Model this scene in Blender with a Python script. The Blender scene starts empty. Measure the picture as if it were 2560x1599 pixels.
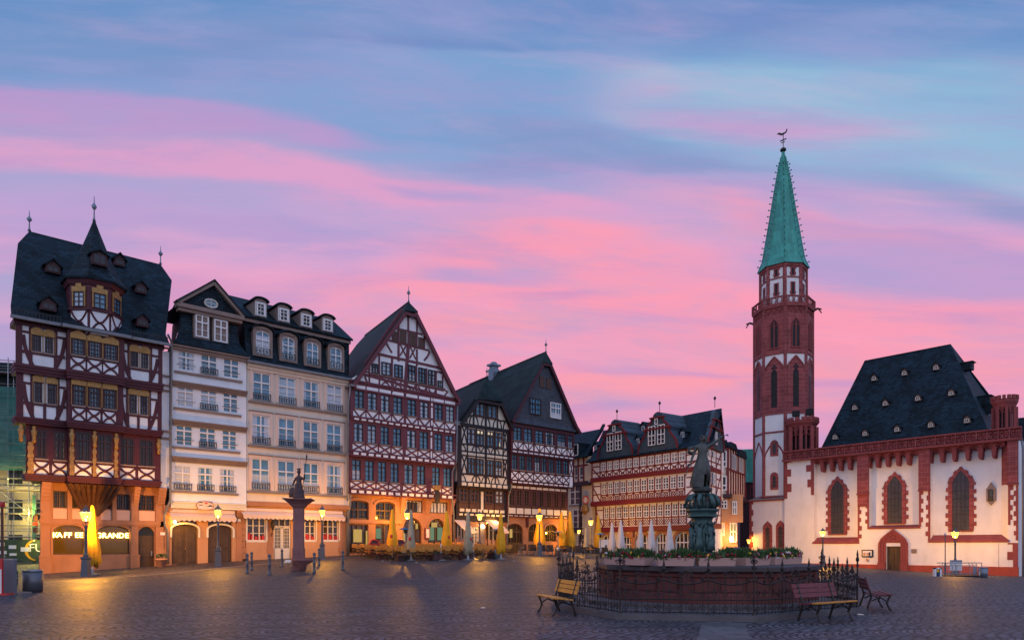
import bpy, bmesh, math, random
from mathutils import Vector, Matrix
import numpy as np
random.seed(7)
sc = bpy.context.scene
COL = sc.collection
R = math.radians
# ------------------------------------------------------------ camera
FPX, HZY, CAMZ = 1750.0, 1365.0, 1.65          # focal length and horizon row of the 2560x1599 photograph
cam_d = bpy.data.cameras.new("camera"); cam = bpy.data.objects.new("camera", cam_d); COL.objects.link(cam)
cam.location = (0, 0, CAMZ); cam.rotation_euler = (R(90), 0, 0)
cam_d.sensor_width = 36; cam_d.lens = 36 * FPX / 2560; cam_d.shift_y = (HZY - 799.5) / 2560
cam_d.clip_end = 2000; sc.camera = cam
sc.view_settings.view_transform = 'Standard'; sc.view_settings.look = 'None'
sc.view_settings.exposure = 0; sc.view_settings.gamma = 1
sc.cycles.use_denoising = True
sc.cycles.max_bounces = 5; sc.cycles.diffuse_bounces = 2; sc.cycles.transparent_max_bounces = 12
sc.cycles.sample_clamp_indirect = 4
sc.cycles.caustics_reflective = False; sc.cycles.caustics_refractive = False

def lin(r, g, b):
    f = lambda c: (c/255/12.92) if c/255 <= .04045 else ((c/255+.055)/1.055)**2.4
    return (f(r), f(g), f(b), 1)

# ------------------------------------------------------------ world: dawn sky with drifting cloud bands
W = bpy.data.worlds.new("World"); sc.world = W; W.use_nodes = True
nt = W.node_tree; nt.nodes.clear()
def N(t, **k):
    n = nt.nodes.new(t)
    for a, v in k.items(): setattr(n, a, v)
    return n
def _in(sock, v):
    if isinstance(v, (int, float)): sock.default_value = v
    elif isinstance(v, tuple): sock.default_value = v
    else: nt.links.new(v, sock)
def mth(op, a, b=0.0, c=None, clamp=False):
    n = N('ShaderNodeMath', operation=op, use_clamp=clamp); _in(n.inputs[0], a); _in(n.inputs[1], b)
    if c is not None: _in(n.inputs[2], c)
    return n.outputs[0]
def mixc(f, a, b):
    n = N('ShaderNodeMix', data_type='RGBA'); _in(n.inputs[0], f); _in(n.inputs[6], a); _in(n.inputs[7], b)
    return n.outputs[2]
def smooth(v, lo, hi):
    n = N('ShaderNodeMapRange', interpolation_type='SMOOTHSTEP', clamp=True); _in(n.inputs[0], v)
    n.inputs[1].default_value = lo; n.inputs[2].default_value = hi; return n.outputs[0]
tc = N('ShaderNodeTexCoord'); sx = N('ShaderNodeSeparateXYZ'); nt.links.new(tc.outputs['Generated'], sx.inputs[0])
X, Y, Z = sx.outputs
hor = mth('SQRT', mth('ADD', mth('MULTIPLY', X, X), mth('MULTIPLY', Y, Y)))
az = mth('ARCTAN2', X, Y)                       # heading, 0 straight over the square, + to the right
te = mth('DIVIDE', Z, mth('MAXIMUM', mth('ABSOLUTE', Y), .08))  # bands run across the square, level
te = mth('MINIMUM', te, 3.0)
def nz(sx_, sy_, seed, det=4, rough=.55, dist=0., rot=0.):
    ca, sa = math.cos(rot), math.sin(rot)
    a = mth('ADD', mth('MULTIPLY', az, ca), mth('MULTIPLY', te, sa)); b = mth('SUBTRACT', mth('MULTIPLY', te, ca), mth('MULTIPLY', az, sa))
    c = N('ShaderNodeCombineXYZ'); _in(c.inputs[0], mth('MULTIPLY', a, sx_)); _in(c.inputs[1], mth('MULTIPLY', b, sy_)); c.inputs[2].default_value = seed
    n = N('ShaderNodeTexNoise'); nt.links.new(c.outputs[0], n.inputs['Vector']); n.inputs['Scale'].default_value = 1
    n.inputs['Detail'].default_value = det; n.inputs['Roughness'].default_value = rough; n.inputs['Distortion'].default_value = dist
    return n.outputs['Fac']
warp = mth('MULTIPLY', mth('SUBTRACT', nz(1.5, 8., 3.1, 5, .55, .2, -.05), .5), .17)
tw = mth('ADD', te, warp)
aw = mth('ADD', az, mth('MULTIPLY', mth('SUBTRACT', nz(2., 5., 9.7, 3), .5), .4))
def q(px, py):                                   # a point of the photographed sky as (heading, tangent of elevation)
    r = (px-1280)/FPX; return math.atan(r), (HZY-py)/FPX
def blob(px, py, wx, wy, tilt=0.):               # soft cloud patch
    a0, t0 = q(px, py); ca, sa = math.cos(tilt), math.sin(tilt)
    da = mth('SUBTRACT', aw, a0); dt = mth('SUBTRACT', tw, t0)
    u = mth('DIVIDE', mth('ADD', mth('MULTIPLY', da, ca), mth('MULTIPLY', dt, sa)), wx/FPX)
    v = mth('DIVIDE', mth('SUBTRACT', mth('MULTIPLY', dt, ca), mth('MULTIPLY', da, sa)), wy/FPX)
    e = mth('ADD', mth('MULTIPLY', u, u), mth('MULTIPLY', v, v))
    return mth('EXPONENT', mth('MULTIPLY', e, -1.))
ramp = N('ShaderNodeValToRGB'); _in(ramp.inputs[0], mth('MULTIPLY', tw, 1.25)); cr = ramp.color_ramp
stops = [(0, lin(165,165,205)), (.10, lin(215,165,200)), (.2, lin(244,160,188)), (.38, lin(244,160,190)), (.50, lin(236,166,204)), (.60, lin(196,166,212)), (.72, lin(134,166,212)), (.85, lin(112,156,206)), (.97, lin(96,144,198))]
cr.elements[0].position = 0; cr.elements[0].color = stops[0][1]; cr.elements[1].position = stops[-1][0]; cr.elements[1].color = stops[-1][1]
for p, c in stops[1:-1]: e = cr.elements.new(p); e.color = c
sky = ramp.outputs[0]
LAY = [  # colour, opacity, patches
 (lin(112,164,210), .9, [(1350,200,760,80,0), (850,250,420,40,-.03)]),
 (lin(146,192,220), .9, [(2350,300,520,150,-.05), (2500,420,300,60,-.1), (1900,250,300,60,0)]),
 (lin(84,136,194), .8, [(1900,30,800,50,0), (1000,105,500,26,-.05)]),
 (lin(118,150,200), .7, [(300,70,700,60,0), (250,150,420,30,-.03)]),
 (lin(206,150,205), .7, [(120,250,420,50,-.05), (480,300,330,40,-.08)]),
 (lin(236,162,202), .8, [(150,370,420,60,-.06), (700,440,460,50,-.08), (1250,500,420,50,-.06)]),
 (lin(216,166,206), .85, [(1950,290,330,40,-.1), (1750,480,330,45,-.2)]),
 (lin(255,158,182), .95, [(1500,640,420,70,-.1), (1700,790,480,70,0), (1150,700,420,60,0), (2150,600,300,40,-.3), (2350,830,330,60,0)]),
 (lin(180,158,210), .75, [(2330,700,340,60,-.08), (1250,690,260,36,-.08), (650,560,360,30,-.1), (1330,860,330,26,.05), (2220,610,220,34,-.25), (2400,690,260,50,-.25), (1050,480,200,24,-.15), (60,600,240,90,-.1)]),
 (lin(126,150,198), .7, [(1450,330,420,50,-.08), (2490,510,240,60,-.3), (1750,400,260,26,-.1), (1250,390,200,24,0)]),
 (lin(255,160,174), .85, [(1650,960,460,38,.02), (2150,900,360,40,0), (1250,830,330,40,0)]),
 (lin(208,150,198), .75, [(1450,1015,260,26,0), (2080,960,160,22,0), (1680,925,220,15,0), (430,740,300,60,-.1), (900,860,300,30,0), (1600,1080,300,14,0), (1450,760,160,18,0)]),
 (lin(150,166,212), .75, [(20,880,150,140,0), (130,720,160,50,0), (1850,1130,240,20,0)]),
]
for colr, op, bl in LAY:
    s = None
    for b in bl:
        g_ = blob(*b); s = g_ if s is None else mth('ADD', s, g_)
    sky = mixc(mth('MULTIPLY', smooth(s, .02, 1.05), op), sky, colr)
# fine streaks, a little lighter and darker
st = nz(2.6, 15., 21.3, 6, .58, .4, -.12)
sky = mixc(mth('MULTIPLY', smooth(st, .48, .82), .34), sky, lin(168,164,214))
st2 = nz(2.1, 12., 40.3, 6, .58, .3, -.10)
sky = mixc(mth('MULTIPLY', smooth(st2, .50, .82), .36), sky, lin(255,180,206))
wv = nz(6., 26., 61., 5, .6, .3, -.08)
sky = mixc(mth('MULTIPLY', smooth(wv, .44, .72), .36), sky, lin(156,164,212))
lum = nz(1.6, 10., 91., 7, .66, .5, -.06)
sky = mixc(mth('MULTIPLY', smooth(lum, .47, .72), mth('MULTIPLY', smooth(te, .85, .45), .62)), sky, lin(178,152,206))
lum2 = nz(2.2, 16., 131., 6, .62, .4, -.04)
sky = mixc(mth('MULTIPLY', smooth(lum2, .52, .75), mth('MULTIPLY', smooth(te, .6, .2), .7)), sky, lin(255,164,176))
tp_ = nz(1.3, 5., 171., 5, .55, .4, .03)
sky = mixc(mth('MULTIPLY', smooth(tp_, .45, .75), mth('MULTIPLY', smooth(te, .45, .7), .45)), sky, lin(164,158,208))
sky = mixc(.06, sky, lin(180,160,200))
# the half of the sky behind the photographer: pale lilac cloud, and the blue zenith
back = mixc(smooth(te, .1, 1.6), (.82, .90, 1.22, 1), (.36, .52, .92, 1))
back = mixc(smooth(nz(2.5, 5., 77., 4), .4, .7), back, (.86, .80, 1.06, 1))
behind = smooth(Y, .25, -.25)
sky = mixc(behind, sky, back)
zen = smooth(te, .85, 1.8); sky = mixc(mth('MULTIPLY', zen, mth('SUBTRACT', 1, behind)), sky, (.17, .34, .68, 1))
sky = mixc(smooth(Z, -.005, -.06), sky, (.10, .09, .13, 1))
bg = N('ShaderNodeBackground'); nt.links.new(sky, bg.inputs[0]); bg.inputs[1].default_value = 1.0
wo = N('ShaderNodeOutputWorld'); nt.links.new(bg.outputs[0], wo.inputs[0])

# ------------------------------------------------------------ materials
MATS = {}
def mat(name, col, rough=.8, var=.15, scale=2., bump=0., metal=0., pat=None, ps=(.4,.2,.012), mortar=None, emit=0., ior=1.45, spread=.25, dirt=0., alpha=None, swap='xz'):
    if name in MATS: return MATS[name]
    m = bpy.data.materials.new(name); m.use_nodes = True; t = m.node_tree; t.nodes.clear()
    def n(ty, **k):
        x = t.nodes.new(ty)
        for a, v in k.items(): setattr(x, a, v)
        return x
    L = t.links.new
    o = n('ShaderNodeOutputMaterial'); p = n('ShaderNodeBsdfPrincipled')
    p.inputs['Roughness'].default_value = rough; p.inputs['Metallic'].default_value = metal; p.inputs['IOR'].default_value = ior
    c4 = tuple(col[:3]) + (1,)
    crd = n('ShaderNodeTexCoord')
    base = None
    hsock = None
    if pat:
        s = n('ShaderNodeSeparateXYZ'); L(crd.outputs['Object'], s.inputs[0]); cb = n('ShaderNodeCombineXYZ')
        ax = {'xz': (0, 2), 'xy': (0, 1), 'yz': (1, 2), 'round': None}[swap]
        if ax is None:
            ad = n('ShaderNodeMath', operation='ADD'); L(s.outputs[0], ad.inputs[0]); L(s.outputs[1], ad.inputs[1]); L(ad.outputs[0], cb.inputs[0]); L(s.outputs[2], cb.inputs[1])
        else: L(s.outputs[ax[0]], cb.inputs[0]); L(s.outputs[ax[1]], cb.inputs[1])
        b = n('ShaderNodeTexBrick'); L(cb.outputs[0], b.inputs['Vector']); b.inputs['Scale'].default_value = 1
        b.inputs['Brick Width'].default_value = ps[0]; b.inputs['Row Height'].default_value = ps[1]; b.inputs['Mortar Size'].default_value = ps[2]
        b.inputs['Mortar Smooth'].default_value = .3; b.offset = .5
        b.inputs['Color1'].default_value = tuple(x*(1+spread) for x in c4[:3]) + (1,); b.inputs['Color2'].default_value = tuple(x*(1-spread) for x in c4[:3]) + (1,)
        b.inputs['Mortar'].default_value = (tuple(mortar[:3]) + (1,)) if mortar else tuple(x*.45 for x in c4[:3]) + (1,)
        base = b.outputs['Color']; hsock = b.outputs['Fac']
    nz1 = n('ShaderNodeTexNoise'); L(crd.outputs['Object'], nz1.inputs['Vector']); nz1.inputs['Scale'].default_value = scale; nz1.inputs['Detail'].default_value = 6; nz1.inputs['Roughness'].default_value = .62
    mr = n('ShaderNodeMapRange'); L(nz1.outputs['Fac'], mr.inputs[0]); mr.inputs[1].default_value = .3; mr.inputs[2].default_value = .7; mr.inputs[3].default_value = 1-var; mr.inputs[4].default_value = 1+var
    mx = n('ShaderNodeVectorMath', operation='SCALE'); L(mr.outputs[0], mx.inputs['Scale'])
    if base: L(base, mx.inputs[0])
    else: mx.inputs[0].default_value = c4[:3]
    csock = mx.outputs[0]
    if dirt:
        nz2 = n('ShaderNodeTexNoise'); mp = n('ShaderNodeMapping'); L(crd.outputs['Object'], mp.inputs[0]); mp.inputs['Scale'].default_value = (1.4, 1.4, .35); L(mp.outputs[0], nz2.inputs['Vector']); nz2.inputs['Scale'].default_value = 1.1; nz2.inputs['Detail'].default_value = 7
        m2 = n('ShaderNodeMapRange'); L(nz2.outputs['Fac'], m2.inputs[0]); m2.inputs[1].default_value = .5; m2.inputs[2].default_value = .75; m2.inputs[3].default_value = 0; m2.inputs[4].default_value = dirt
        mm = n('ShaderNodeMix', data_type='RGBA'); L(m2.outputs[0], mm.inputs[0]); L(csock, mm.inputs[6]); mm.inputs[7].default_value = tuple(x*.5 for x in c4[:3]) + (1,); csock = mm.outputs[2]
    L(csock, p.inputs['Base Color'])
    if bump:
        bp = n('ShaderNodeBump'); bp.inputs['Strength'].default_value = bump; bp.inputs['Distance'].default_value = .03
        if hsock:
            iv = n('ShaderNodeMath', operation='SUBTRACT'); iv.inputs[0].default_value = 1; L(hsock, iv.inputs[1]); L(iv.outputs[0], bp.inputs['Height'])
        else: 
            nb = n('ShaderNodeTexNoise'); L(crd.outputs['Object'], nb.inputs['Vector']); nb.inputs['Scale'].default_value = scale*5; nb.inputs['Detail'].default_value = 5; L(nb.outputs['Fac'], bp.inputs['Height'])
        L(bp.outputs[0], p.inputs['Normal'])
    if emit:
        p.inputs['Emission Color'].default_value = c4; p.inputs['Emission Strength'].default_value = emit
    if alpha is not None:
        tr = n('ShaderNodeBsdfTransparent'); ms = n('ShaderNodeMixShader'); ms.inputs[0].default_value = alpha; L(tr.outputs[0], ms.inputs[1]); L(p.outputs[0], ms.inputs[2]); L(ms.outputs[0], o.inputs[0])
    else: L(p.outputs[0], o.inputs[0])
    MATS[name] = m; return m

M = dict(
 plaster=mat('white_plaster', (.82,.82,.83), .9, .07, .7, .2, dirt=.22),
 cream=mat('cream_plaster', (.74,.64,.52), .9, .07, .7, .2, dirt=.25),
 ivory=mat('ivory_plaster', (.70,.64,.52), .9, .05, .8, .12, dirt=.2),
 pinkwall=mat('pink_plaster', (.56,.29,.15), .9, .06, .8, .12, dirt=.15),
 peach=mat('peach_panel', (.70,.42,.30), .9, .05, 1.),
 oxblood=mat('oxblood_timber', (.075,.011,.019), .6, .2, 3., .2),
 oxdark=mat('dark_dormer_timber', (.055,.016,.022), .6, .2, 3., .2),
 mauve=mat('mauve_timber', (.135,.034,.048), .65, .15, 3., .2),
 black=mat('black_timber', (.014,.008,.012), .6, .2, 3., .2),
 plum=mat('plum_timber', (.065,.014,.024), .6, .2, 3., .2),
 red=mat('red_timber', (.17,.016,.02), .6, .15, 3., .2),
 brown=mat('brown_joinery', (.075,.032,.018), .5, .25, 3., .1),
 doorbrown=mat('door_brown', (.075,.040,.018), .5, .25, 3., .2, pat='b', ps=(.22,3.,.01), spread=.15),
 slate=mat('slate', (.007,.019,.029), .62, .55, .7, .5, pat='b', ps=(.32,.2,.02), spread=.6, mortar=(.003,.007,.011), ior=1.3),
 slategreen=mat('slate_mossy', (.012,.025,.022), .65, .6, .6, .5, pat='b', ps=(.32,.2,.02), spread=.3, mortar=(.006,.012,.012), ior=1.3),
 slategrey=mat('slate_grey', (.055,.066,.088), .6, .25, .9, .5, pat='b', ps=(.3,.16,.018), spread=.25, mortar=(.03,.034,.045)),
 slateblue=mat('slate_blue', (.042,.072,.098), .55, .25, .9, .4, pat='b', ps=(.3,.17,.016), spread=.22, mortar=(.03,.045,.06)),
 sand=mat('sandstone', (.40,.19,.09), .85, .15, 1., .3, pat='b', ps=(.9,.42,.012), spread=.1, mortar=(.30,.15,.1), dirt=.25),
 sandp=mat('sandstone_plain', (.42,.19,.095), .85, .15, 1., .2, dirt=.2),
 sandgrey=mat('sandstone_grey', (.26,.19,.16), .85, .15, 1., .2),
 redstone=mat('red_sandstone', (.28,.062,.062), .85, .2, 1.2, .35, pat='b', ps=(.95,.42,.018), spread=.14, mortar=(.42,.17,.16), dirt=.35),
 redplain=mat('red_sandstone_plain', (.28,.062,.06), .85, .16, 1.4, .25, dirt=.25),
 redbase=mat('red_plinth', (.38,.07,.045), .85, .14, 1., .2, dirt=.3),
 churchw=mat('church_plaster', (.84,.81,.79), .92, .07, .5, .25, dirt=.2),
 copper=mat('copper_green', (.055,.33,.26), .6, .22, .8, .2, pat='b', ps=(.5,1.6,.02), spread=.14, mortar=(.04,.2,.17), swap='round'),
 bronze=mat('verdigris_bronze', (.055,.105,.10), .5, .55, 3., .5, metal=.3, dirt=.6),
 bronzed=mat('dark_bronze', (.075,.078,.068), .48, .5, 3., .5, metal=.35),
 gold=mat('gilded', (.36,.20,.06), .45, .3, 8., .5, metal=.3),
 white=mat('white_paint', (.78,.77,.76), .5, .04, 2.),
 whiteg=mat('shop_white_paint', (.72,.66,.56), .55, .05, 2.),
 darkframe=mat('dark_window_frame', (.035,.014,.018), .5, .2, 3.),
 glass=mat('window_glass', (.065,.20,.30), .08, .45, .9, ior=1.6),
 glassk=mat('black_glass', (.016,.014,.02), .3, .3, 1.2, ior=1.25),
 glassd=mat('dark_glass', (.022,.028,.036), .1, .4, 1.2, ior=1.4),
 glassw=mat('shop_glass', (.05,.035,.02), .08, .4, 1.2, ior=1.5),
 curtain=mat('curtain', (.40,.50,.58), .3, .12, 6.),
 curtainw=mat('white_blind', (.52,.56,.62), .3, .1, 6.),
 lead=mat('leaded_glass', (.055,.05,.06), .35, .25, 2., .4, pat='b', ps=(.12,.12,.014), spread=.3, mortar=(.02,.02,.025), ior=1.5),
 iron=mat('wrought_iron', (.024,.015,.012), .5, .3, 6., .2),
 lampgrey=mat('grey_lamp_paint', (.10,.10,.115), .5, .15, 4., .1),
 zinc=mat('zinc', (.20,.24,.29), .45, .15, 3., metal=.5),
 steel=mat('brushed_steel', (.30,.31,.33), .35, .12, 3., metal=.7),
 gutter=mat('gutter_grey', (.18,.19,.21), .5, .2, 3.),
 yellow=mat('yellow_canvas', (.92,.44,.02), .85, .22, 1.5, .2),
 whitec=mat('white_canvas', (.66,.62,.62), .85, .08, 1.5, .2),
 greyc=mat('grey_canvas', (.42,.36,.24), .85, .2, 3., .2),
 awning=mat('awning_canvas', (.74,.56,.46), .85, .05, 2.),
 orange=mat('orange_wood', (.62,.25,.035), .5, .25, 4., .15),
 redwood=mat('red_bench_wood', (.17,.03,.034), .5, .2, 4., .15),
 rattan=mat('dark_rattan', (.045,.026,.018), .6, .3, 8., .3),
 chalk=mat('chalkboard', (.045,.032,.04), .6, .2, 3.),
 chalkw=mat('chalk_writing', (.7,.68,.66), .8),
 redpaint=mat('red_paint', (.55,.03,.025), .45, .1, 2.),
 terracotta=mat('terracotta', (.56,.27,.17), .8, .12, 2., .15),
 planter=mat('planter_concrete', (.50,.30,.25), .85, .1, 1.5, .15, dirt=.2),
 leaf=mat('leaf_green', (.035,.085,.02), .6, .5, 9.),
 leaf2=mat('leaf_light', (.07,.13,.035), .6, .4, 9.),
 frd=mat('flower_red', (.30,.012,.03), .6, .3, 20.), fyl=mat('flower_yellow', (.75,.5,.04), .6, .2, 20.),
 fwh=mat('flower_white', (.75,.7,.72), .6, .1, 20.), fpk=mat('flower_pink', (.55,.18,.25), .6, .2, 20.),
 rim=mat('fountain_rim', (.06,.042,.044), .6, .3, 1.5, .3, dirt=.4),
 basin=mat('fountain_sandstone', (.125,.036,.030), .8, .3, 1.2, .35, dirt=.5),
 step=mat('fountain_step', (.11,.095,.10), .7, .25, 1.5, .3, dirt=.4),
 bin=mat('bin_grey', (.15,.15,.165), .4, .1, 2., metal=.4),
 brownbox=mat('brown_box', (.075,.028,.025), .6, .15, 3.),
 navy=mat('navy_cloth', (.02,.045,.11), .8, .2, 3.),
 rubber=mat('rubber', (.015,.015,.015), .7),
 skin=None)
def emat(name, col, strength, alpha=1.):
    m = bpy.data.materials.new(name); m.use_nodes = True; t = m.node_tree; t.nodes.clear()
    o = t.nodes.new('ShaderNodeOutputMaterial'); e = t.nodes.new('ShaderNodeEmission'); e.inputs[0].default_value = tuple(col)+(1,); e.inputs[1].default_value = strength
    if alpha < 1:
        tr = t.nodes.new('ShaderNodeBsdfTransparent'); ms = t.nodes.new('ShaderNodeMixShader'); ms.inputs[0].default_value = alpha
        t.links.new(tr.outputs[0], ms.inputs[1]); t.links.new(e.outputs[0], ms.inputs[2]); t.links.new(ms.outputs[0], o.inputs[0])
    else: t.links.new(e.outputs[0], o.inputs[0])
    return m
M['lampglass'] = emat('lamp_glass', (1., .50, .07), 3.6, .62)
M['mantle'] = emat('lamp_mantle', (1., .72, .30), 30)
M['letter'] = emat('lit_letter', (1., .66, .14), 13)
M['litglass'] = mat('amber_lit_glass', (.05,.022,.004), .1, .3, 2.); _p = [n for n in M['litglass'].node_tree.nodes if n.type == 'BSDF_PRINCIPLED'][0]; _p.inputs['Emission Color'].default_value = (1., .42, .03, 1); _p.inputs['Emission Strength'].default_value = .075
M['creamglow'] = emat('cream_lit_pane', (1., .86, .6), .7)
M['warmglow'] = emat('lit_interior', (1., .62, .18), .55)
M['greenglow'] = emat('lit_green_interior', (.50, .75, .45), .3)

# ------------------------------------------------------------ mesh helpers
class MB:
    def __init__(s): s.v = []; s.f = []; s.k = 0
    def pts(s, ps): i = len(s.v); s.v += [tuple(p) for p in ps]; return list(range(i, i+len(ps)))
    def quad(s, *ps): s.f.append(s.pts(ps)); return s
    def box(s, x0, x1, y0, y1, z0, z1):
        a = s.pts([(x0,y0,z0),(x1,y0,z0),(x1,y1,z0),(x0,y1,z0),(x0,y0,z1),(x1,y0,z1),(x1,y1,z1),(x0,y1,z1)])
        for q_ in ((0,3,2,1),(4,5,6,7),(0,1,5,4),(1,2,6,5),(2,3,7,6),(3,0,4,7)): s.f.append([a[i] for i in q_])
        return s
    def prism(s, poly, y0, y1):                  # polygon in (u,z) pushed from y0 to y1
        n = len(poly); a = s.pts([(u, y0, z) for u, z in poly] + [(u, y1, z) for u, z in poly])
        s.f.append(a[:n][::-1]); s.f.append(a[n:])
        for i in range(n): j = (i+1) % n; s.f.append([a[i], a[j], a[n+j], a[n+i]])
        return s
    def pris2(s, poly, z0, z1):                  # polygon in (x,y) raised from z0 to z1
        n = len(poly); a = s.pts([(u, v, z0) for u, v in poly] + [(u, v, z1) for u, v in poly])
        s.f.append(a[:n][::-1]); s.f.append(a[n:])
        for i in range(n): j = (i+1) % n; s.f.append([a[i], a[j], a[n+j], a[n+i]])
        return s
    def beam(s, p, q_, w, y, t=.05):             # timber in the wall plane, proud by t
        s.k = (s.k+1) % 13; yy = y-t-s.k*.0012
        dx, dz = q_[0]-p[0], q_[1]-p[1]; l = math.hypot(dx, dz) or 1; nx, nz_ = -dz/l*w/2, dx/l*w/2
        return s.prism([(p[0]+nx,p[1]+nz_),(p[0]-nx,p[1]-nz_),(q_[0]-nx,q_[1]-nz_),(q_[0]+nx,q_[1]+nz_)], yy, y+.02)
    def rect(s, u0, u1, z0, z1, y, t=.05):
        s.k = (s.k+1) % 13; return s.box(u0, u1, y-t-s.k*.0012, y+.02, z0, z1)
    def poly(s, pts, w, y, t=.05):
        for a, b in zip(pts, pts[1:]): s.beam(a, b, w, y, t)
        return s
    def tube(s, pts, r, n=5, cap=True, r2=None):
        rings = []; P = [Vector(p) for p in pts]
        for i, p in enumerate(P):
            d = (P[min(i+1, len(P)-1)]-P[max(i-1, 0)]).normalized() if len(P) > 1 else Vector((0,0,1))
            up = Vector((0,0,1)) if abs(d.z) < .95 else Vector((1,0,0)); a = d.cross(up).normalized(); b = d.cross(a)
            rr = r if r2 is None else r+(r2-r)*i/max(1, len(P)-1)
            if isinstance(r, (list, tuple)): rr = r[i]
            rings.append(s.pts([p+a*math.cos(2*math.pi*k/n)*rr+b*math.sin(2*math.pi*k/n)*rr for k in range(n)]))
        for A, B in zip(rings, rings[1:]):
            for k in range(n): s.f.append([A[k], A[(k+1)%n], B[(k+1)%n], B[k]])
        if cap: s.f.append(rings[0][::-1]); s.f.append(rings[-1])
        return s
    def lathe(s, prof, n=12, c=(0,0), rot=0., sx=1., sy=1.):     # [(r,z)...]
        rings = [s.pts([(c[0]+r*sx*math.cos(rot+2*math.pi*k/n), c[1]+r*sy*math.sin(rot+2*math.pi*k/n), z) for k in range(n)]) for r, z in prof]
        for A, B in zip(rings, rings[1:]):
            for k in range(n): s.f.append([A[k], A[(k+1)%n], B[(k+1)%n], B[k]])
        s.f.append(rings[0][::-1]); s.f.append(rings[-1]); return s
    def ball(s, c, r, n=8, m=6, sq=(1,1,1)):
        pr = [(max(1e-3, math.sin(math.pi*i/m)), -math.cos(math.pi*i/m)) for i in range(m+1)]
        rings = [s.pts([(c[0]+r*sq[0]*a*math.cos(2*math.pi*k/n), c[1]+r*sq[1]*a*math.sin(2*math.pi*k/n), c[2]+r*sq[2]*b) for k in range(n)]) for a, b in pr]
        for A, B in zip(rings, rings[1:]):
            for k in range(n): s.f.append([A[k], A[(k+1)%n], B[(k+1)%n], B[k]])
        return s
    def mesh(s, name, m, smooth=False):
        me = bpy.data.meshes.new(name); me.from_pydata(s.v, [], s.f); me.materials.append(m)
        bm = bmesh.new(); bm.from_mesh(me); bmesh.ops.recalc_face_normals(bm, faces=bm.faces); bm.to_mesh(me); bm.free()
        if smooth:
            for p in me.polygons: p.use_smooth = True
        me.update(); return me
def obj(name, mb, m, parent=None, smooth=False):
    o = bpy.data.objects.new(name, mb.mesh(name, m, smooth) if isinstance(mb, MB) else mb); COL.objects.link(o)
    if parent: o.parent = parent
    return o
def pieces(mb):                                  # split a mesh into the pieces that do not touch each other
    n = len(mb.f)
    if not n: return []
    par = list(range(len(mb.v)))
    def fd(i):
        while par[i] != i: par[i] = par[par[i]]; i = par[i]
        return i
    for f in mb.f:
        a = fd(f[0])
        for i in f[1:]: par[fd(i)] = a
    V_ = np.array(mb.v); rt = np.array([fd(f[0]) for f in mb.f]); ids, inv = np.unique(rt, return_inverse=True); k = len(ids)
    lo = np.full((k, 3), 1e9); hi = np.full((k, 3), -1e9)
    for f, j in zip(mb.f, inv): p = V_[f]; lo[j] = np.minimum(lo[j], p.min(0)); hi[j] = np.maximum(hi[j], p.max(0))
    lab = -np.ones(k, int); c = 0
    for i in range(k):
        if lab[i] >= 0: continue
        lab[i] = c; st_ = [i]
        while st_:
            j = st_.pop(); w = np.where((lab < 0) & np.all((lo <= hi[j]+.03) & (hi >= lo[j]-.03), axis=1))[0]; lab[w] = c; st_ += list(w)
        c += 1
    if c == 1: return [mb]
    out = [MB() for _ in range(c)]
    mp = [{} for _ in range(c)]
    for f, j in zip(mb.f, inv):
        g = lab[j]; m_ = mp[g]; o = out[g]; nf = []
        for i in f:
            if i not in m_: m_[i] = len(o.v); o.v.append(mb.v[i])
            nf.append(m_[i])
        o.f.append(nf)
    return out
def tag(o, label, cat, group=None, kind=None):
    if kind: o['kind'] = kind
    if label: o['label'] = label
    if cat: o['category'] = cat
    if group: o['group'] = group
    return o
def thing(name, label, cat, loc=(0,0,0), rz=0., group=None):
    o = bpy.data.objects.new(name, None); COL.objects.link(o); o.location = loc; o.rotation_euler = (0,0,rz); o.empty_display_size = .3
    return tag(o, label, cat, group)
KIDS = {}
def dup(root, loc, rz=None, label=None, group=None, s=None):
    if root.name not in KIDS:
        allc = {}
        for o in COL.objects:
            if o.parent: allc.setdefault(o.parent.name, []).append(o)
        def tree(o): return [(c, tree(c)) for c in allc.get(o.name, [])]
        KIDS[root.name] = tree(root)
    r = root.copy(); COL.objects.link(r); r.location = loc
    if rz is not None: r.rotation_euler = (0,0,rz)
    if label: r['label'] = label
    if group: r['group'] = group
    if s: r.scale = (s,s,s)
    def rec(kids, par):
        for c, kk in kids:
            d = c.copy(); COL.objects.link(d); d.parent = par; rec(kk, d)
    rec(KIDS[root.name], r); return r

# ------------------------------------------------------------ the lie of the land
class Fac:
    """an upright wall plane: a point P on it, heading angle th of its own x axis; y runs into the building"""
    def __init__(s, P, th, base=0.): s.P = Vector((P[0], P[1])); s.th = th; s.d = Vector((math.cos(th), math.sin(th))); s.n = Vector((-math.sin(th), math.cos(th))); s.base = base
    def depth(s, x, off=0.):
        r = (x-1280)/FPX; return (s.P.dot(s.n)-off)/(r*s.n.x+s.n.y)
    def u(s, x, off=0.):
        t = s.depth(x, off); r = (x-1280)/FPX; return (Vector((t*r, t))-s.P).dot(s.d)
    def z(s, x, y, off=0.): return CAMZ+(HZY-y)/FPX*s.depth(x, off)-s.base
    def uz(s, x, y, off=0.): return s.u(x, off), s.z(x, y, off)
    def world(s, u, off=0.): p = s.P+s.d*u-s.n*off; return (p.x, p.y)
TH = math.atan2(FPX, 3185-1280)
ROW = Fac(((103-1280)/FPX*40.6, 40.6), TH)
TC = math.atan2(-FPX, 1280+250)
doorZ = 65.
CH = Fac(((2250-1280)/FPX*doorZ, doorZ), TC, -.9)
T7 = math.atan2(-FPX, 1280+15)
F7 = Fac(((1475-1280)/FPX*78, 78), T7, .3)
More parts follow.
